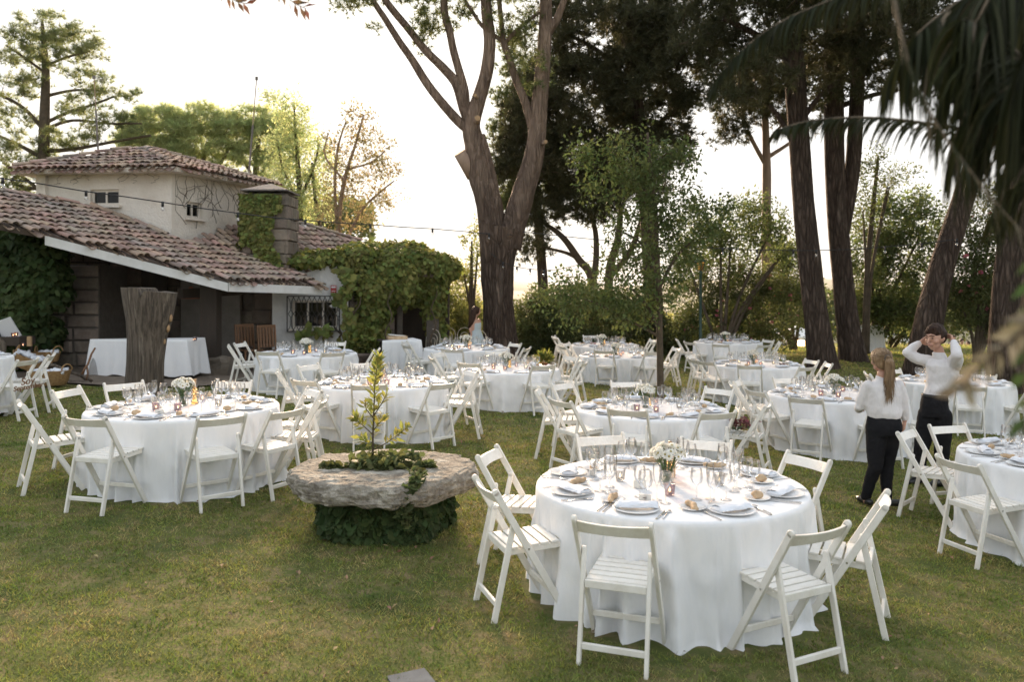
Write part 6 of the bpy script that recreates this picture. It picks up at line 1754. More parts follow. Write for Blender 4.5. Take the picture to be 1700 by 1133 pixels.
for i, (px, py, s) in enumerate(((22, 560, 1), (27, 559, 1), (38, 576, 1))):
    p = at(px, py, 14.75); v = thing('votive', ['left of two small lit candles by the white board', 'right of two small lit candles by the white board', 'single lit candle in front of the dark side table'][i], 'candle', p, 0, 'candles on the side table')
    link('votive_glass', VG_P, v); link('tea_light', VWAX, v); link('flame', VFLAME, v)
mb = MB(); p = at(49, 567, 14.7); mb.box((0, 0, 0), (.07, .05, .18)); mb.build('wood_block', M['cutwood'], None, loc=p, label='pale upright wooden block beside the dark side table', cat='block')
# curled dark metal/leather seat edge at the very left
mb = MB(); mb.tube([pr(-20, 566, 14.4), pr(0, 565, 14.4), pr(6, 572, 14.4), pr(5, 585, 14.4), pr(10, 600, 14.3), pr(18, 604, 14.3)], .05, 8)
mb.v = [(v[0] + o.x, v[1] + o.y, v[2] + o.z) for v in mb.v]; mb.build('curved_root', M['oldwood'], None, True, label='curved piece of old wood at the left edge below the board', cat='wood')
# porch things: folding plank table with dry flowers, wreaths, lamp, teak chairs
t = thing('plank_table', 'narrow wooden plank table on slanted legs in the dark porch', 'table', at(160, 618, 17.2)); o = t.location.copy()
mb = MB(); mb.bar(pr(132, 562, 17.2), pr(200, 563, 17.2), .45, .03); mb.build('plank', M['wood'], t)
for a, b in (((158, 565), (146, 612)), ((148, 612), (172, 565)), ((190, 565), (180, 615))):
    mb = MB(); mb.bar(pr(*a, 17.2), pr(*b, 17.1), .04, .04); mb.build('leg', M['wood'], t)
p = at(155, 561, 17.2); t = thing('dry_bouquet', 'glass vase with feathery dry branches on the porch table', 'flowers', p)
mb = MB(); mb.lathe([(.001, 0), (.05, 0), (.05, .2), (.03, .26), (.035, .28)], 12); mb.build('vase', M['glass'], t, True)
q = random.Random(8); mb = MB(); P = []
for i in range(26):
    a = q.uniform(0, 6.28); e = Vector((math.cos(a) * q.uniform(.1, .35), math.sin(a) * .15, q.uniform(.45, .75))); mb.tube([(0, 0, .1), e * .5 + Vector((0, 0, .08)), e], .004, 4)
    for j in range(9): P.append(tuple(e * q.uniform(.6, 1) + Vector((q.gauss(0, .03),) * 3)))
mb.build('stems', M['twig'], t); link('foliage', leaf_mesh('foliage', P, M['shrub'], .06, .02), t)
for i, px in enumerate((124, 143)):
    p = at(px, 487, 18.0); t = thing('wreath', ['left of two dry wreaths hanging on the porch wall', 'right of two dry wreaths hanging on the porch wall'][i], 'wreath', p, 0, 'wreaths on the porch wall')
    mb = MB(); mb.tube([(.13 * math.cos(a), 0, .17 * math.sin(a)) for a in [2 * PI * k / 20 for k in range(21)]], .03, 7, cap=False); mb.build('ring', M['wicker'], t, True)
    aa = rng.uniform(0, 2 * PI, 160); P = np.stack([.13 * np.cos(aa), -.02 - .02 * rng.random(160), .17 * np.sin(aa)], -1); link('foliage', leaf_mesh('foliage', P, M['petaldark'] if i else M['bread'], .05, .02), t)
p = at(317, 492, 17.4); t = thing('pendant_lamp', 'conical rusty lampshade hanging in the porch', 'lamp', p)
mb = MB(); mb.lathe([(.20, -.06), (.21, -.05), (.10, .08), (.05, .14), (.045, .20), (.001, .21)], 20); mb.build('lamp_shade', M['terracotta'], t, True)
mb = MB(); mb.tube([(0, 0, .2), (0, 0, .85)], .006, 5); mb.build('cord', M['iron'], t)
for i, (px, rz) in enumerate(((415, .75), (452, .75))):
    p = at(px, 610, 17.3); t = thing('teak_chair', ['left of two brown slatted teak chairs standing in the porch', 'right of two brown slatted teak chairs standing in the porch'][i], 'chair', (p.x, p.y, gz(p.x, p.y)), rz, 'teak chairs in the porch')
    for s in (-1, 1):
        mb = MB(); mb.bar((s * .20, -.2, 0), (s * .20, -.2, .42), .035, .035); mb.build('leg', M['wood'], t); mb = MB(); mb.bar((s * .20, .18, 0), (s * .20, .30, .98), .035, .035); mb.build('leg', M['wood'], t)
    for k in range(6): mb = MB(); mb.box((0, -.18 + k * .072, .43), (.44, .06, .02)); mb.build('seat_slat', M['wood'], t)
    for k in range(5): mb = MB(); mb.bar((-.14 + k * .07, .24, .50), (-.14 + k * .07, .295, .94), .05, .014, up=(0, 1, 0)); mb.build('back_slat', M['wood'], t)
    mb = MB(); mb.bar((-.22, .30, .96), (.22, .30, .96), .03, .06); mb.build('top_rail', M['wood'], t)
mb = MB(); p = at(331, 573, 15.5); v = thing('votive', 'lit red candle glass on the right end of the long serving table', 'candle', (at(324, 0, 15.4).x, 15.4, gz(-6, 15.4) + .745)); link('votive_glass', VG_P, v); link('tea_light', VWAX, v); link('flame', VFLAME, v)
# potted shrub pot at the foot of the vine
p = at(600, 604, 17.9); t = thing('stone_pot', 'dark stone pot at the foot of the climbing vine', 'pot', (p.x, p.y, gz(p.x, p.y)))
mb = MB(); mb.lathe([(.001, 0), (.2, 0), (.26, .35), (.28, .36), (.28, .42), (.24, .42), (.22, .36), (.001, .36)], 20); mb.build('pot', M['stone'], t, True)
P = rdir(420, .4) * rng.random((420, 1)) ** .4 * np.array([.38, .3, .32]) + np.array([0, 0, .68]); link('foliage', leaf_mesh('foliage', P, M['vine'], .12, .08, shape='vine'), t)

# cream wrought iron chairs by the hedge
def iron_chair(px, Y, rz, label):
    x = (px - 850) / F * Y; t = thing('iron_chair', label, 'chair', (x, Y, gz(x, Y)), rz, 'cream wrought iron chairs')
    mb = MB(); mb.tube([(.19 * math.cos(a), .19 * math.sin(a), .45) for a in [2 * PI * k / 20 for k in range(21)]], .011, 6, cap=False)
    for k in range(6): mb.tube([(-.17 + k * .068, -.1, .45), (-.17 + k * .068, .1, .45)], .006, 4)
    mb.build('seat', M['whiteiron'], t, True)
    for w, h in ((.19, .92), (.11, .80), (.05, .70)):
        mb = MB(); mb.tube([(-w, .17, .45), (-w * 1.05, .20, h - w)] + [(-w * math.cos(PI * k / 10) * 1.05, .22, h - w + w * math.sin(PI * k / 10)) for k in range(11)] + [(w, .17, .45)], .009, 6); mb.build('back_hoop', M['whiteiron'], t, True)
    for sx in (-1, 1):
        for sy in (-1, 1): mb = MB(); mb.tube([(sx * .13, sy * .13, .45), (sx * .16, sy * .16, .2), (sx * .20, sy * .20, 0)], .010, 6); mb.build('leg', M['whiteiron'], t, True)
iron_chair(711, 19.4, -.5, 'leftmost cream wrought iron chair beside the vine covered wing')
iron_chair(745, 20.6, .2, 'middle cream wrought iron chair before the yellow green bush')
iron_chair(768, 20.7, -.2, 'cream wrought iron chair just left of the woman')
iron_chair(800, 19.8, .4, 'cream wrought iron chair between the woman and the forked pine')

# ------------------------------------------------------------------ lamp post
p = at(1163, 575, 22.7); t = thing('lamp_post', 'green iron garden lamp post with a small lantern', 'lamp', (p.x, p.y, gz(p.x, p.y))); o = t.location.copy()
def lz(py): return at(1163, py, 22.7).z - o.z
mb = MB(); mb.lathe([(.16, 0), (.16, .12), (.10, .18), (.08, .5), (.05, .6), (.042, 1.2), (.038, lz(455)), (.07, lz(453)), (.03, lz(450))], 14); mb.build('pole', M['greeniron'], t, True)
mb = MB(); z0 = lz(450); mb.lathe([(.07, z0), (.13, z0 + .26)], 4); mb.build('lantern_glass', M['amberglass'], t)
mb = MB()
for k in range(4): a = 2 * PI * k / 4; mb.bar((.07 * math.cos(a), .07 * math.sin(a), z0), (.13 * math.cos(a), .13 * math.sin(a), z0 + .26), .015, .015)
mb.lathe([(.16, z0 + .26), (.05, z0 + .40), (.02, z0 + .42), (.02, z0 + .47), (.001, z0 + .48)], 8); mb.build('lantern_frame', M['greeniron'], t)

# ------------------------------------------------------------------ strings of bulbs
def string_lights(name, label, pts, bulbs, r=.012):
    """pts: (px, py, Y) along the cable; bulbs: indices in px"""
    P = [at(*p) for p in pts]; t = thing(name, label, 'string lights', P[0]); o = t.location.copy()
    mb = MB(); mb.tube([p - o for p in P], r, 6); mb.build('cable', M['iron'], t, True)
    for bx in bulbs:
        for i in range(len(pts) - 1):
            if pts[i][0] <= bx <= pts[i + 1][0]:
                u = (bx - pts[i][0]) / (pts[i + 1][0] - pts[i][0]); c = P[i].lerp(P[i + 1], u) - o
                m2 = MB(); m2.tube([c + Vector((0, 0, .015)), c + Vector((0, 0, -.085))], .026, 8); s = m2.build('lamp_holder', M['iron'], t, True)
                m3 = MB(); m3.ball(tuple(c + Vector((0, 0, -.125))), (.032, .032, .042), 10, 8); m3.build('bulb', M['bulb'], s, True); break
A_ = [(-30, 292, 13.5), (60, 304, 14), (143, 318, 14.6), (210, 327, 15.1), (270, 336, 15.5), (335, 346, 16), (395, 354, 16.4), (450, 361, 16.8), (507, 366, 17.2), (560, 370, 17.6), (615, 373, 18), (665, 377, 18.5), (718, 380, 19), (765, 384, 19.7), (806, 388, 20.4), (850, 390, 20.4)]
string_lights('string_lights', 'string of unlit bulbs from the left over the roof to the forked pine', A_, [4, 143, 270, 395, 507, 615, 718, 812])
string_lights('string_lights', 'short sagging string of bulbs right of the forked trunk', [(815, 421, 20.4), (835, 436, 20.5), (860, 444, 20.7), (880, 447, 21), (903, 449, 21.2), (925, 448, 21.6), (960, 440, 22), (1010, 425, 22.5), (1075, 405, 23)], [835, 858, 880, 903, 925, 960], .010)
string_lights('string_lights', 'string of bulbs crossing between the straight pines and the leaning pine', [(868, 385, 20.6), (960, 395, 20.6), (1060, 404, 20.6), (1160, 411, 20.5), (1255, 415, 20.4), (1317, 416, 20.3), (1355, 416, 20.1), (1420, 414, 19.9), (1470, 410, 19.7), (1530, 405, 19.5), (1590, 397, 19.3)], [1010, 1110, 1200, 1257, 1317, 1355, 1469, 1530, 1588])

# ------------------------------------------------------------------ flowers on a chair, hanging word sign, plate in the grass
ch_ = [c for c in COL.objects if c.get('category') == 'chair' and 'table behind the nearest' in c.get('label', '')]
cc_ = min(ch_, key=lambda c: abs(c.location.x - at(1250, 0, 9).x) + abs(c.location.y - 9.0))
o_ = link('flower_bunch', POSY, None, (cc_.location.x, cc_.location.y, cc_.location.z + .46), .4, 'bunch of dark red flowers lying on a chair seat', 'flowers'); o_.scale = (2.3, 2.4, 2.6)
def word_sign():
    p = at(36, 648, 9.6); t = thing('word_sign', 'small brown cut out word sign hanging on a chair back at left', 'sign', p)
    for txt, dx, dz, s in (('Soy', -.01, .055, .085), ('September', -.10, -.02, .062)):
        cu = bpy.data.curves.new('words', 'FONT'); cu.body = txt; cu.size = s * 1.35; cu.extrude = .003; cu.shear = .35; cu.offset = .0012
        ob = bpy.data.objects.new('words', cu); COL.objects.link(ob)
        dg = bpy.context.evaluated_depsgraph_get(); me = bpy.data.meshes.new_from_object(ob.evaluated_get(dg)); bpy.data.objects.remove(ob)
        me.transform(Matrix.Translation((dx, 0, dz)) @ Matrix.Rotation(-.18, 4, 'Y') @ Matrix.Rotation(PI / 2, 4, 'X')); me.materials.clear(); me.materials.append(M['wood']); link('cut_word', me, t)
    mb = MB(); mb.tube([(.06, 0, .22), (.0, 0, .12)], .003, 4); mb.tube([(.06, 0, .22), (.09, 0, .12)], .003, 4); mb.build('string', M['twig'], t)
word_sign()
mb = MB(); p = at(684, 1166, 3.95); mb.box((0, 0, 0), (.20, .20, .02), Matrix.Rotation(.45, 3, 'Z')); mb.build('metal_plate', M['slate'], None, loc=(p.x, p.y, gz(p.x, p.y) + .015), label='grey metal plate set in the lawn at the bottom edge', cat='plate')

# ------------------------------------------------------------------ far guests beyond the lawn edge, parasols, lantern
def far_z(x, y): return gz(x, y)
# ------------------------------------------------------------------ people
DONE = []
TMP = bpy.data.scenes.new('shaping')      # an empty scene in which surfaces are melted together, removed again below
def cap(mb, pts, rad, n=12, sx=1.0, sy=1.0):
    """a tapering limb with rounded ends; sx, sy flatten it"""
    pts = [Vector(p) for p in pts]
    if sx == 1 and sy == 1:
        mb.tube(pts, rad, n); mb.ball(tuple(pts[0]), rad[0], n, 8); mb.ball(tuple(pts[-1]), rad[-1], n, 8)
        for p, r in list(zip(pts, rad))[1:-1]: mb.ball(tuple(p), r, n, 8)
    else:
        for i in range(len(pts) - 1):
            for k in range(6):
                u = k / 5; p = pts[i].lerp(pts[i + 1], u); r = rad[i] * (1 - u) + rad[i + 1] * u; mb.ball(tuple(p), (r * sx, r * sy, r * .8), n, 8)
def loft(mb, secs, n=24, yaw=0.0):
    """torso or skirt: (centre, rx, ry) rings, closed"""
    vs = []; cy_, sy_ = math.cos(yaw), math.sin(yaw)
    for c, rx, ry in secs:
        for k in range(n):
            a = 2 * PI * k / n; x, y = rx * math.cos(a), ry * math.sin(a); vs.append((c[0] + x * cy_ - y * sy_, c[1] + x * sy_ + y * cy_, c[2]))
    m = len(secs); fs = [(j * n + k, j * n + (k + 1) % n, (j + 1) * n + (k + 1) % n, (j + 1) * n + k) for j in range(m - 1) for k in range(n)]
    fs += [tuple(range(n))[::-1], tuple(range((m - 1) * n, m * n))]
    mb.add(vs, fs)
def melt(mb, name, m, parent, voxel, wrinkle=0.0, wscale=12.0, smooth_it=6, stretch=(1, 1, 1)):
    """one continuous surface from overlapping shapes"""
    me = mb.mesh('tmp', m); ob = bpy.data.objects.new('tmp', me); TMP.collection.objects.link(ob)
    r = ob.modifiers.new('r', 'REMESH'); r.mode = 'VOXEL'; r.voxel_size = voxel; r.use_smooth_shade = True
    s = ob.modifiers.new('s', 'SMOOTH'); s.iterations = smooth_it; s.factor = .5
    with bpy.context.temp_override(scene=TMP, view_layer=TMP.view_layers[0]):
        dg = bpy.context.evaluated_depsgraph_get(); dg.update(); out = bpy.data.meshes.new_from_object(ob.evaluated_get(dg))
    DONE.append(ob); TMP.collection.objects.unlink(ob)
    out.name = name
    if wrinkle:
        n = len(out.vertices); co = np.empty(n * 3, np.float32); no = np.empty(n * 3, np.float32)
        out.vertices.foreach_get('co', co); out.vertices.foreach_get('normal', no); co = co.reshape(-1, 3); no = no.reshape(-1, 3)
        P = co * np.array(stretch) * wscale; nz = noise.noise
        dsp = np.array([nz(p) + .5 * nz((p[0] * 2.3, p[1] * 2.3, p[2] * 2.3)) - .9 * max(0, .25 - abs(nz((p[0] * .7 + p[2] * .5, p[1] * .7 + 9, p[2] * .9 - p[0] * .4)))) for p in P.tolist()])
        out.vertices.foreach_set('co', (co + no * (dsp * wrinkle)[:, None]).astype(np.float32).ravel())
    out.materials.clear(); out.materials.append(m)
    out.polygons.foreach_set('use_smooth', [True] * len(out.polygons))
    return link(name, out, parent)
def hand(mb, wrist, palm_dir, normal, curl=.5, s=1.0, thumb=1):
    """palm with five separate bent fingers of unequal length"""
    w = Vector(wrist); d = Vector(palm_dir).normalized(); n = Vector(normal); n = (n - d * n.dot(d)).normalized(); x = d.cross(n)
    cap(mb, [w, w + d * .03 * s], [.020 * s, .022 * s], 10)
    for k in range(4):
        c = w + d * (.05 * s) + x * ((k - 1.5) * .019 * s); cap(mb, [w + d * .02 * s + x * ((k - 1.5) * .012 * s), c + d * .03 * s], [.014 * s, .0125 * s], 8)
        L = (.068, .078, .074, .058)[k] * s; p = c + d * .03 * s; dd = d.copy()
        P = [p.copy()]
        for f in (.42, .33, .25):
            dd = (dd + n * curl * .55).normalized(); p = p + dd * L * f; P.append(p.copy())
        cap(mb, P, [.0098 * s, .0092 * s, .0085 * s, .0075 * s], 8)
    b = w + d * .02 * s - x * thumb * .022 * s; dd = (d * .6 - x * thumb * .8 + n * .25).normalized()
    cap(mb, [b, b + dd * .03 * s, b + (dd + d * .3 + n * curl * .3).normalized() * .06 * s], [.013 * s, .0115 * s, .0095 * s], 8)
def head(mb, c, f, up, s=1.0, detail=True):
    """skull, jaw, nose, ears; f: where the face points"""
    c = Vector(c); f = Vector(f).normalized(); u = Vector(up); u = (u - f * u.dot(f)).normalized(); x = f.cross(u)
    def P(a, b, d): return tuple(c + x * a * s + f * b * s + u * d * s)
    mb.ball(P(0, -.012, .022), .083 * s, 20, 14); mb.ball(P(0, .018, .02), (.074 * s,) * 3, 20, 14)
    mb.ball(P(0, .028, -.035), .056 * s, 16, 12); mb.ball(P(0, .045, -.078), .030 * s, 12, 10)
    cap(mb, [P(-.03, .03, -.06), P(.03, .03, -.06)], [.032 * s, .032 * s], 10)
    if detail:
        cap(mb, [P(0, .088, .022), P(0, .103, -.004), P(0, .110, -.022)], [.008 * s, .010 * s, .013 * s], 8)
        cap(mb, [P(-.035, .078, .042), P(.035, .078, .042)], [.014 * s, .014 * s], 8)
        cap(mb, [P(-.016, .086, -.048), P(.016, .086, -.048)], [.011 * s, .011 * s], 8)
        for e in (-1, 1):
            cap(mb, [P(e * .076, -.01, .015), P(e * .082, -.016, .002), P(e * .076, -.008, -.02)], [.013 * s, .012 * s, .008 * s], 8)
            mb.ball(P(e * .045, .055, -.012), .026 * s, 10, 8)
    return P

def waitress():
    Y = 7.85; k = Y / F; X = (1465 - 850) * k; g = gz(X, Y)
    t = thing('person', 'waitress seen from behind, white blouse, black trousers, long light brown ponytail', 'person', (X, Y, g))
    H = lambda px, py, dy=0.0: Vector(((px - 1465) * k, dy, CAMZ - (py - HZ) * (Y) / F - g))
    body = MB(); hc = H(1464, 600, .02); head(body, hc, (-.1, .95, -.12), (0, 0, 1), 1.0)
    cap(body, [H(1465, 622, .0), H(1466, 640, 0)], [.052, .058]); 
    # arms inside the sleeves and hands
    cap(body, [H(1497, 640, .02), H(1503, 672, .04), H(1506, 700, .05)], [.042, .034, .024]); hand(body, H(1505.5, 702, .05), (-.05, .1, -1), (-.6, .5, 0), .75, .95, -1)
    cap(body, [H(1441, 640, .02), H(1433, 675, .08), H(1441, 684, .24)], [.042, .034, .024]); hand(body, H(1441, 684, .25), (.6, .8, -.1), (0, .2, -1), .8, .95, 1)
    loft(body, [(H(1466, 650), .15, .09), (H(1466, 690), .12, .085), (H(1467, 720), .14, .10)])
    cap(body, [H(1457, 712), H(1452, 745, -.02), H(1450, 775, -.04), H(1444, 800, .0), H(1440, 834, .03)], [.075, .065, .048, .042, .032]); cap(body, [H(1477, 712), H(1478, 745, .03), H(1476, 775, .05), H(1473, 800, .02), H(1471, 836, -.02)], [.075, .065, .048, .042, .032])
    melt(body, 'body', M['skin'], t, .0075, smooth_it=3)
    sh = MB()
    loft(sh, [(H(1465, 628), .060, .055), (H(1465, 634), .12, .085), (H(1465, 641), .172, .105), (H(1466, 655), .178, .12), (H(1466, 672), .172, .125), (H(1467, 684), .175, .13), (H(1467, 692), .165, .12), (H(1467, 695), .14, .11)], 32)
    cap(sh, [H(1442, 641, 0), H(1436, 660, .03), H(1432, 677, .06), H(1437, 684, .16)], [.060, .055, .050, .038], 14)
    cap(sh, [H(1491, 641, 0), H(1499, 662, .02), H(1503, 680, .035), H(1506, 696, .045)], [.062, .060, .054, .038], 14)
    melt(sh, 'blouse', M['shirt'], t, .009, .011, 9, 4, (1, 1, .6))
    mb = MB(); loft(mb, [(H(1465, 624, .01), .056, .056), (H(1465, 632, 0), .070, .064)], 20); melt(mb, 'collar', M['shirt'], t, .007, .002)
    tr = MB()
    loft(tr, [(H(1467, 688), .150, .105), (H(1467, 700), .168, .125), (H(1467, 712), .175, .135), (H(1466, 722), .165, .125)], 32)
    cap(tr, [H(1456, 716, .0), H(1452, 745, -.02), H(1450, 775, -.04), H(1444, 800, .0), H(1440, 826, .03)], [.102, .088, .067, .058, .048], 16)
    cap(tr, [H(1477, 716, .0), H(1478, 745, .03), H(1476, 775, .05), H(1473, 800, .02), H(1471, 824, -.02)], [.102, .088, .067, .058, .048], 16)
    melt(tr, 'trousers', M['black'], t, .009, .005, 14, 4)
    for i, (px, py, dy, d) in enumerate(((1441, 838, .03, (-.25, 1, 0)), (1473, 843, -.03, (1.0, -.15, 0)))):
        mb = MB(); c = H(px, py, dy); c.z = max(.035, .035); d = Vector(d).normalized(); c = Vector((c.x, c.y, .035))
        cap(mb, [c - d * .05, c, c + d * .09, c + d * .14], [.033, .036, .036, .022], 12); mb.v = [(v[0], v[1], max(.004, v[2])) for v in mb.v]
        melt(mb, 'shoe', M['shoe'], t, .006, smooth_it=2)
    hr = MB(); c = hc
    hr.ball((c.x, c.y - .022, c.z + .032), (.098, .098, .098), 20, 14); hr.ball((c.x, c.y + .02, c.z + .045), (.090, .088, .084), 20, 14); hr.ball((c.x, c.y - .055, c.z - .02), (.075, .055, .065), 16, 10)
    melt(hr, 'hair', M['blond'], t, .007, .004, 30, 2, (1, 1, .25))
    pt = MB(); pp = [H(1466, 593, -.10), H(1467, 600, -.125), H(1468, 618, -.12), H(1467, 636, -.11), H(1466, 652, -.11), H(1466, 662, -.11)]
    cap(pt, pp, [.026, .042, .046, .042, .030, .012], 16); melt(pt, 'ponytail', M['blond'], t, .006, .006, 40, 2, (1, 1, .12))
    q = random.Random(9); A = []; D = []
    for i in range(900):
        j = q.random() * (len(pp) - 1.01); p = pp[int(j)].lerp(pp[int(j) + 1], j % 1); a = q.uniform(0, 6.28); r = (.026, .042, .046, .042, .030, .012)[int(j)] * 1.02
        A.append((p.x + r * math.cos(a), p.y + r * math.sin(a), p.z + .02)); D.append((q.gauss(0, .10) + .12 * math.cos(a) * (1 if j > 3 else -.3), q.gauss(0, .08), -1))
    for i in range(500):
        d = Vector((q.gauss(0, 1), q.gauss(-.5, .8), q.gauss(.3, .7))).normalized(); p = hc + Vector((0, -.02, .035)) + d * .100
        A.append(tuple(p)); e = (Vector(pp[0]) - p); D.append(tuple(e.normalized() + d * .12 + Vector((q.gauss(0, .12), q.gauss(0, .12), q.gauss(0, .12)))))
    link('loose_hair', leaf_mesh('loose_hair', A, M['blond'], .085, .0022, dirs=D, shape='needle'), t)
    mb = MB(); mb.tube([H(1466, 594, -.105) + Vector((.03 * math.cos(a), 0, .03 * math.sin(a))) for a in [2 * PI * i / 12 for i in range(13)]], .008, 6, cap=False); mb.build('hair_tie', M['ink'], t, True)
waitress()

def waiter():
    Y = 8.85; k = Y / F; X = (1555 - 850) * k; g = gz(X, Y)
    t = thing('person', 'waiter in white shirt and black trousers holding both hands behind his head', 'person', (X, Y, g))
    H = lambda px, py, dy=0.0: Vector(((px - 1555) * k, dy, CAMZ - (py - HZ) * Y / F - g))
    hc = H(1553, 563, .0); f = Vector((-.90, -.42, -.12)).normalized()
    body = MB(); P = head(body, hc, f, (0.02, 0, 1), 1.12)
    cap(body, [H(1558, 580, 0), H(1562, 600, 0)], [.052, .060])
    loft(body, [(H(1563, 604), .14, .10), (H(1562, 630), .14, .12), (H(1552, 665), .11, .10), (H(1552, 690), .115, .105)])
    # his left arm (towards the viewer) and right arm: elbows out, hands at the back of the head
    cap(body, [H(1578, 600, -.12), H(1563, 587, -.34), H(1571, 568, -.14)], [.048, .038, .026]); hand(body, H(1571, 567, -.135), (.25, .75, .45), (-.5, .6, .1), .75, 1.05, 1)
    cap(body, [H(1549, 600, .12), H(1518, 588.5, .14), H(1539, 571, .155)], [.044, .030, .024]); hand(body, H(1540, 570, .155), (.80, .10, .35), (.2, -.8, -.1), .5, .95, -1)
    cap(body, [H(1543, 690, .03), H(1537, 725, .04), H(1533, 750, .05), H(1529, 785, .06), H(1528, 799, .06)], [.08, .07, .055, .045, .035]); cap(body, [H(1560, 690, -.04), H(1562, 725, -.04), H(1561, 755, -.03), H(1559, 790, -.02), H(1558, 801, -.02)], [.08, .07, .055, .045, .035])
    melt(body, 'body', M['skin'], t, .0075, smooth_it=2)
    for e in (-1, 1):
        mb = MB(); mb.ball(P(e * .032, .086, .020), (.0105, .0105, .006), 10, 6); mb.build('eye', M['eye'], t, True)
        mb = MB(); cap(mb, [P(e * .014, .098, .044), P(e * .032, .096, .050), P(e * .052, .080, .044)], [.0045, .0055, .004], 6); mb.build('eyebrow', M['brownhair'], t, True)
    mb = MB(); cap(mb, [P(-.022, .093, -.047), P(0, .100, -.045), P(.022, .093, -.047)], [.003, .006, .003], 6); mb.build('lips', M['lip'], t, True)
    sh = MB()
    loft(sh, [(H(1561, 594), .068, .066), (H(1562, 600), .13, .12), (H(1564, 607), .165, .165), (H(1565, 622), .165, .165), (H(1561, 638), .145, .145), (H(1555, 650), .130, .135), (H(1552, 659), .125, .13)], 32, -.5)
    cap(sh, [H(1576, 605, -.08), H(1570, 596, -.20), H(1561, 585, -.33)], [.086, .072, .056], 16); cap(sh, [H(1561, 585, -.33), H(1566, 575, -.24), H(1571, 568, -.15)], [.056, .050, .038], 14)
    cap(sh, [H(1553, 602, .10), H(1534, 598, .12), H(1516, 588, .14)], [.076, .064, .052], 16); cap(sh, [H(1516, 588, .14), H(1527, 580, .15), H(1537, 572.5, .155)], [.052, .046, .036], 14)
    melt(sh, 'shirt', M['shirt'], t, .009, .010, 10, 3, (1, 1, .8))
    mb = MB(); loft(mb, [(H(1558, 585, 0), .062, .064), (H(1561, 597, 0), .080, .080)], 20, -.5); melt(mb, 'collar', M['shirt'], t, .007, .002)
    tr = MB()
    loft(tr, [(H(1551, 656), .128, .13), (H(1551, 668), .14, .145), (H(1551, 682), .15, .15), (H(1550, 692), .15, .14)], 32, -.4)
    cap(tr, [H(1543, 690, .03), H(1537, 725, .04), H(1533, 750, .05), H(1529, 785, .06), H(1528, 797, .06)], [.108, .092, .078, .068, .064], 16)
    cap(tr, [H(1560, 690, -.04), H(1562, 725, -.04), H(1561, 755, -.03), H(1559, 790, -.02), H(1558, 800, -.02)], [.108, .092, .078, .068, .064], 16)
    melt(tr, 'trousers', M['black'], t, .009, .006, 12, 3)
    mb = MB(); loft(mb, [(H(1551.5, 654), .134, .137), (H(1551.5, 658.5), .136, .139)], 28, -.4); melt(mb, 'belt', M['shoe'], t, .006)
    for px, dy in ((1527, .05), (1557, -.03)):
        mb = MB(); c = Vector((H(px, 0).x, dy, .04)); d = Vector((-.8, -.55, 0)); cap(mb, [c - d * .05, c, c + d * .10, c + d * .17], [.040, .043, .040, .026], 12); mb.v = [(v[0], v[1], max(.004, v[2])) for v in mb.v]; melt(mb, 'shoe', M['shoe'], t, .007, smooth_it=2)
    hr = MB(); c = hc; x = f.cross(Vector((0, 0, 1))).normalized()
    def Q(a, b, d, r): hr.ball(tuple(c + x * a + f * b + Vector((0, 0, d))), r, 16, 12)
    Q(0, -.030, .050, .100); Q(0, .010, .080, .092); Q(0, .040, .100, .066); Q(0, -.075, .0, .070); Q(0, -.03, .10, .075); Q(.055, -.02, .04, .045); Q(-.055, -.02, .04, .045)
    Q(.03, .062, .098, .038); Q(-.03, .060, .103, .040); Q(0, .070, .100, .036); Q(.045, .045, .080, .045); Q(-.045, .045, .080, .045); Q(.072, .0, .03, .03); Q(-.072, .0, .03, .03); Q(.04, .066, .082, .040); Q(.01, .076, .100, .036); Q(-.03, .06, .112, .040); Q(.0, .05, .125, .036); Q(.03, .0, .130, .045)
    melt(hr, 'hair', M['brownhair'], t, .007, .006, 26, 2)
waiter()

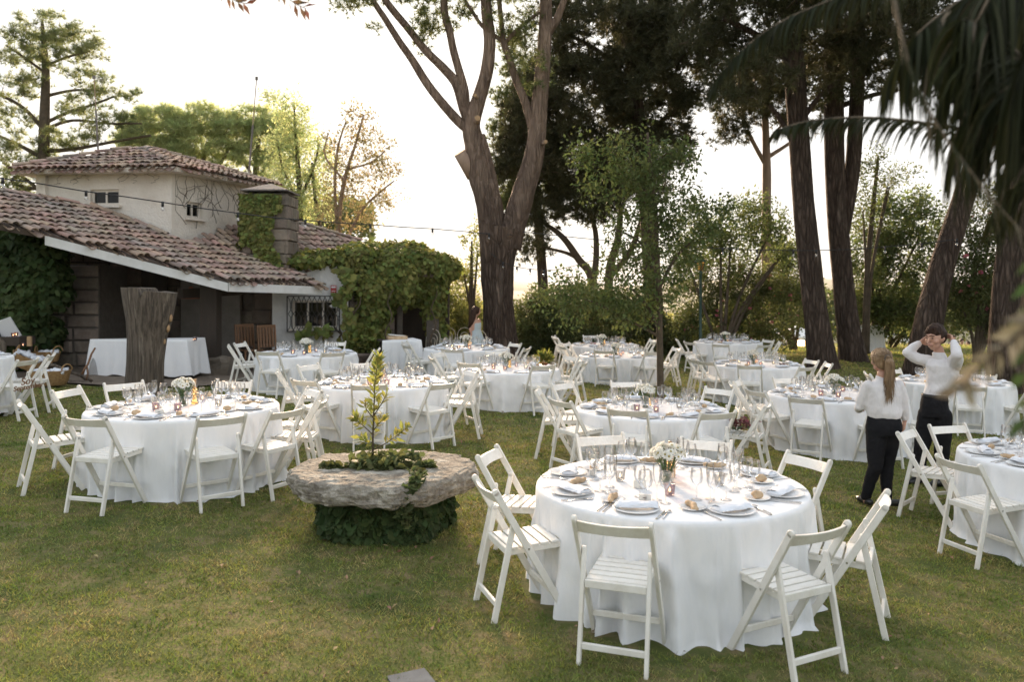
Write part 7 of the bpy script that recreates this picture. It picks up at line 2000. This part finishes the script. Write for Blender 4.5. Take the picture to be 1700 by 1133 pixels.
def guest_woman():
    Y = 18.5; k = Y / F; X = (790 - 850) * k; g = gz(X, Y)
    t = thing('person', 'woman with long dark hair in a pale blue dress by the forked pine', 'person', (X, Y, g))
    H = lambda px, py, dy=0.0: Vector(((px - 790) * k, dy, CAMZ - (py - HZ) * k - g))
    b = MB(); hc = H(791, 517, 0); head(b, hc, (.75, .6, 0), (0, 0, 1), 1.0)
    cap(b, [H(789, 523, 0), H(788, 530, 0)], [.05, .055])
    loft(b, [(H(788, 531), .12, .075), (H(788, 536), .15, .09), (H(789, 543), .125, .085), (H(790, 550), .11, .08)], 20, .5)
    cap(b, [H(781, 532, -.04), H(780, 544, -.06), H(783, 555, -.10)], [.040, .034, .024]); hand(b, H(783, 555, -.10), (-.2, -.1, -1), (.8, 0, 0), .7, 1.0, 1)
    cap(b, [H(795, 532, .04), H(797, 543, .08), H(797, 552, .12)], [.040, .034, .024]); hand(b, H(797, 552, .12), (0, .2, -1), (-.8, 0, 0), .7, 1.0, -1)
    cap(b, [H(787, 565), H(785, 590), H(784, 617)], [.085, .055, .035]); cap(b, [H(793, 565), H(794, 590), H(795, 617)], [.085, .055, .035])
    cap(b, [H(784, 618), H(787, 619, -.04)], [.03, .02]); cap(b, [H(795, 618), H(798, 619, -.04)], [.03, .02])
    melt(b, 'body', M['skin'], t, .011, smooth_it=2)
    d = MB(); loft(d, [(H(789, 536.5), .135, .09), (H(790, 541), .125, .09), (H(790, 548), .105, .085), (H(791, 556), .15, .12), (H(791, 566), .21, .16), (H(790, 580), .235, .18), (H(789, 600), .25, .20), (H(789, 610), .255, .205)], 28, .4)
    melt(d, 'dress', M['dress'], t, .012, .018, 9, 2, (1, 1, .15))
    h = MB(); h.ball(tuple(hc + Vector((-.02, -.02, .025))), (.10, .10, .10), 16, 12); cap(h, [hc + Vector((-.05, -.06, .0)), H(785, 527, -.08), H(782, 536, -.09), H(779, 544, -.08)], [.075, .075, .060, .025], 14)
    melt(h, 'hair', M['brownhair'], t, .010, .008, 20, 1, (1, 1, .3))
guest_woman()

# guests on the lower lawn, seen from the chest up over the edge of the grass
def guest(px, Y, top, suit, hairm, label, seated=False, seed=0):
    k = Y / F; X = (px - 850) * k; zt = CAMZ - (top - HZ) * k; g = gz(X, Y); hh = 1.7
    q = random.Random(seed)
    base = min(g, zt - 1.2); t = thing('person', label, 'person', (X, Y, zt - hh), q.uniform(-2, 2), 'guests gathered beyond the lawn')
    b = MB(); hc = Vector((0, 0, 1.60)); head(b, hc, (0, -1, 0), (0, 0, 1), 1.05, False); cap(b, [(0, 0, 1.5), (0, 0, 1.42)], [.05, .055], 8)
    for s in (-1, 1): cap(b, [(s * .19, 0, 1.36), (s * .24, -.03, 1.10), (s * .20, -.16, .92)], [.04, .034, .026], 8); b.ball((s * .20, -.20, .90), (.035, .05, .03), 8, 6)
    for s in (-1, 1): cap(b, [(s * .09, 0, .9), (s * .1, 0, .5), (s * .1, .0, .06)], [.07, .05, .035], 8)
    melt(b, 'body', M['skin'], t, .022, smooth_it=1)
    c = MB(); loft(c, [((0, 0, 1.44), .08, .07), ((0, 0, 1.39), .19, .11), ((0, 0, 1.2), .19, .13), ((0, 0, 1.0), .165, .125), ((0, 0, .84), .19, .135)], 16)
    for s in (-1, 1): cap(c, [(s * .19, 0, 1.36), (s * .24, -.03, 1.10), (s * .205, -.13, .95)], [.062, .054, .042], 8); cap(c, [(s * .09, 0, .9), (s * .1, 0, .5), (s * .1, 0, .1)], [.10, .075, .06], 8)
    melt(c, 'clothes', M[suit], t, .022, .01, 8, 1)
    h = MB(); h.ball((0, .02, 1.645), (.105, .11, .10), 12, 8)
    if hairm == 'blond' or q.random() < .4: cap(h, [(0, .06, 1.6), (0, .08, 1.42)], [.085, .06], 8)
    melt(h, 'hair', M[hairm], t, .018, smooth_it=1)
for i, a in enumerate([
    (1284, 38, 562, 'shirt', 'blond', 'guest with fair hair just left of the dark suited pair'), (1309, 38.5, 557, 'navy', 'brownhair', 'guest in navy suit beneath the white parasol'), (1297, 39.2, 561, 'greycloth', 'brownhair', 'grey clothed guest behind the navy suit'),
    (1323, 39, 562, 'dress', 'blond', 'guest in pale clothes beside the glowing lantern'), (1338, 40, 560, 'redcloth', 'brownhair', 'guest in rust red almost hidden by the pine'), (1316, 40.4, 560, 'navy', 'brownhair', 'second navy suited guest nearer the lantern'),
    (1486, 39, 572, 'navy', 'brownhair', 'dark suited guest right of the far serving table'), (1497, 39.5, 572, 'redcloth', 'brownhair', 'guest in rust dress beside the woman in white'), (1506, 38.6, 573, 'shirt', 'brownhair', 'guest in white just left of the leaning pine'),
    (1583, 39, 558, 'navy', 'brownhair', 'tall navy suited guest behind the raised elbow'), (1580, 38, 570, 'shirt', 'brownhair', 'guest in white shirt right of the waiter'), (1592, 37.6, 571, 'shirt', 'blond', 'red haired guest seen from behind right of the waiter'), (1597, 39.6, 564, 'greycloth', 'brownhair', 'grey clothed guest behind the red haired one'), (1607, 39, 568, 'navy', 'brownhair', 'rightmost dark suited guest beyond the lawn')]):
    guest(*a, seed=i)
def parasol(px, py, Y, w, label):
    p = at(px, py, Y); g = gz(p.x, p.y); t = thing('parasol', label, 'parasol', (p.x, p.y, min(g, p.z - 2.2))); z = p.z - t.location.z
    mb = MB(); mb.lathe([(.02, z), (w * .5, z - .25), (w, z - .52), (w * 1.01, z - .66)], 8); mb.build('canopy', M['canvas'], t)
    mb = MB(); mb.tube([(0, 0, 0), (0, 0, z)], .03, 8); mb.build('pole', M['wood'], t)
parasol(1322, 541, 41, 1.15, 'white parasol above the guests left of the straight pine'); parasol(1288, 545, 43, .8, 'smaller white parasol half hidden by leaves'); parasol(1467, 543, 42, 1.0, 'white parasol glimpsed behind the far serving table'); parasol(1490, 548, 44, .8, 'smaller white parasol in the leaves right of the serving table')
p = at(1330, 588, 33.0); t = thing('lantern', 'glowing square paper lantern on the grass by the pine', 'lantern', (p.x, p.y, gz(p.x, p.y)))
M['paper'] = emit_mat('glowing_paper', (1.0, .66, .28), 1.6)
mb = MB(); mb.box((0, 0, .14), (.22, .22, .24)); mb.build('paper_shade', M['paper'], t)
mb = MB()
for sx in (-1, 1):
    for sy in (-1, 1): mb.box((sx * .115, sy * .115, .14), (.015, .015, .28))
mb.build('frame', M['wood'], t)
bpy.data.batch_remove(DONE); bpy.data.scenes.remove(TMP)
# ------------------------------------------------------------------ near palm fronds, out of focus, and twigs at the frame's edges
def frond(name, label, pts, Y, L, n, seed, hang=1.0, w=.011, rr=.006, dry=.0, side=1.0):
    P = [at(p[0], p[1], p[2] if len(p) > 2 else Y) for p in pts]
    q = random.Random(seed); t = thing(name, label, 'palm frond', P[0], 0, 'palm fronds hanging into the view'); o = t.location.copy()
    S = []
    for i in range(len(P) - 1):
        p0, p1, p2, p3 = P[max(0, i - 1)], P[i], P[i + 1], P[min(len(P) - 1, i + 2)]
        for k in range(8): u = k / 8; S.append(.5 * ((2 * p1) + (p2 - p0) * u + (2 * p0 - 5 * p1 + 4 * p2 - p3) * u * u + (3 * p1 - p0 - 3 * p2 + p3) * u ** 3))
    S.append(P[-1]); m = len(S)
    mb = MB(); mb.tube([s - o for s in S], [rr * (1 - .75 * i / m) for i in range(m)], 8); mb.build('midrib', M['drypalm'], t, True)
    g = MB(); d_ = MB()
    n = int(n * 1.5)
    for i in range(n):
        u = (i + q.random()) / n; j = min(m - 2, int(u * (m - 1))); p = S[j].lerp(S[j + 1], u * (m - 1) - j); tan = (S[j + 1] - S[j]).normalized()
        s = 1 if i % 2 else -1
        ln = L * (.55 + .45 * math.sin(PI * min(1, .15 + u))) * q.uniform(.7, 1.15)
        lat = tan.cross(Vector((0, 0, 1))); lat = (lat.normalized() if lat.length > .1 else Vector((1, 0, 0))) * s * side
        d = (lat * .45 + tan * .45 + Vector((0, q.uniform(-.3, .3), -.1))).normalized(); mbb = d_ if q.random() < dry else g
        pts_ = [p]; seg = 7
        for k in range(seg): d = (d + Vector((0, 0, -.34 * hang * q.uniform(.6, 1.3)))).normalized(); pts_.append(pts_[-1] + d * ln / seg)
        ww = w * .5 * q.uniform(.5, 1.3); vs = []; fn = Vector((q.gauss(0, .5), -1, q.gauss(0, .3))).normalized()
        for k, a in enumerate(pts_):
            e = (pts_[min(k + 1, seg)] - pts_[max(k - 1, 0)]).normalized(); x = e.cross(fn).normalized(); b = ww * (.5 + .5 * math.sin(PI * min(1, .25 + k / seg * .8))) * (1 - (k / seg) ** 3)
            vs += [a - x * b - o, a + e.cross(x) * b * .35 - o, a + x * b - o]
        mbb.add(vs, [(k * 3 + c, k * 3 + c + 1, k * 3 + c + 4, k * 3 + c + 3) for k in range(seg) for c in (0, 1)])
    g.build('leaflets', M['frond'], t, True)
    if d_.v: d_.build('dry_leaflets', M['drypalm'], t, True)
frond('palm_frond', 'dark drooping palm frond reaching left across the pine trunks', [(1740, 250, 2.4), (1650, 225, 2.4), (1540, 205, 2.4), (1440, 195, 2.45), (1350, 200, 2.5), (1290, 215, 2.5)], 2, .13, 90, 1, .9, .008, .007)
frond('palm_frond', 'palm frond whose leaflets hang as a dark curtain at top right', [(1760, -60, 1.9), (1700, -40, 1.9), (1640, -20, 1.95), (1580, 10, 2.0), (1520, 60, 2.0), (1490, 110, 2.05)], 2, .36, 130, 2, 1.6, .009, .006, .08)
frond('palm_frond', 'palm frond with long leaflets hanging beside the leaning pine', [(1760, 130, 1.8), (1710, 115, 1.8), (1665, 130, 1.8), (1620, 175, 1.85), (1595, 230, 1.9)], 2, .34, 120, 3, 1.6, .009, .005, .10)
frond('palm_frond', 'uppermost palm frond arching along the top edge', [(1740, -130, 2.6), (1620, -110, 2.6), (1520, -80, 2.6), (1430, -50, 2.6), (1370, -10, 2.6)], 2, .26, 90, 4, 1.4, .008, .006)
frond('palm_frond', 'pale stemmed palm frond crossing the right edge diagonally', [(1470, -60, 1.5), (1490, 30, 1.5), (1510, 110, 1.5), (1545, 190, 1.5), (1600, 270, 1.5), (1660, 345, 1.5), (1740, 430, 1.5)], 2, .11, 22, 5, 1.6, .006, .0045, .2)
frond('palm_frond', 'palm frond filling the upper right corner', [(1790, 250, 1.7), (1740, 160, 1.7), (1700, 100, 1.75), (1650, 50, 1.8), (1600, 30, 1.8)], 2, .32, 130, 6, 1.5, .009, .005, .12)
frond('palm_frond', 'lower palm frond hanging at the right edge', [(1790, 330, 1.9), (1745, 300, 1.9), (1700, 300, 1.9), (1665, 330, 1.95), (1645, 370, 2.0)], 2, .18, 60, 7, 1.3, .008, .005, .05)
frond('palm_frond', 'thin dark palm frond drooping left along the top before the pine crowns', [(1560, -60, 2.3), (1470, -30, 2.3), (1380, 0, 2.35), (1290, 40, 2.4), (1220, 95, 2.45), (1180, 150, 2.5)], 2, .13, 100, 11, 1.2, .008, .005)
frond('palm_frond', 'second dark palm frond hanging inside the curtain', [(1710, -80, 1.8), (1660, -30, 1.8), (1620, 40, 1.8), (1590, 110, 1.85), (1580, 170, 1.9)], 2, .34, 130, 8, 1.6, .008, .005)
frond('palm_frond', 'dark palm frond close to the right border', [(1790, -60, 1.6), (1745, 0, 1.6), (1710, 80, 1.6), (1690, 170, 1.65)], 2, .34, 130, 10, 1.6, .008, .005)
# blurred pale leafy twig hanging in front of the right hand table
def twig(label, pts, Y, leaves, L, W, m, seed, mt='twig', sag=-.6):
    P = [at(p[0], p[1], Y) for p in pts]; t = thing('twig', label, 'twig', P[0]); o = t.location.copy(); q = random.Random(seed)
    mb = MB(); mb.tube([p - o for p in P], [.003 * (1 - .6 * i / len(P)) for i in range(len(P))], 6); mb.build('stem', M[mt], t, True)
    A = []; D = []
    for i in range(leaves):
        u = (i + .5) / leaves * (len(P) - 1); j = min(len(P) - 2, int(u)); p = P[j].lerp(P[j + 1], u - j) - o; d = (P[j + 1] - P[j]).normalized(); s = 1 if i % 2 else -1
        A.append(tuple(p)); D.append(tuple(d * .8 + d.cross(Vector((0, 1, 0))) * s * .7 + Vector((0, q.gauss(0, .3), sag * .3))))
    link('leaves', leaf_mesh('leaves', A, m, L, W, dirs=D, normals=np.array([[0, -1, .3]]) + rng.normal(size=(len(A), 3)) * .5, fold=.2, jitter=.2), t)
M['paleleaf'] = mat('pale_underside_leaf', (0.20, 0.18, 0.13), (0.11, 0.10, 0.07), 30, .7, island=.25, trans=.2)
M['redleaf'] = mat('reddish_leaf', (0.10, 0.05, 0.035), (0.06, 0.05, 0.03), 30, .7, island=.3, trans=.4)
twig('blurred twig of pale oblong leaves close to the camera at right', [(1730, 525), (1700, 548), (1665, 575), (1635, 600), (1610, 628), (1592, 650)], .95, 17, .036, .013, M['paleleaf'], 2)
twig('dark leafy twig hanging down the right edge near the camera', [(1725, 420), (1705, 480), (1700, 540), (1702, 600), (1706, 660), (1700, 720)], 1.0, 16, .034, .012, M['ivy'], 3)
twig('reddish blurred leaves hanging in at the top left', [(345, -30), (375, -12), (392, 2), (410, 6)], 3.2, 12, .055, .018, M['redleaf'], 4)
twig('small cluster of reddish blurred leaves at the top edge', [(450, -30), (470, -10), (490, 6), (508, 14)], 3.0, 13, .055, .018, M['redleaf'], 5)
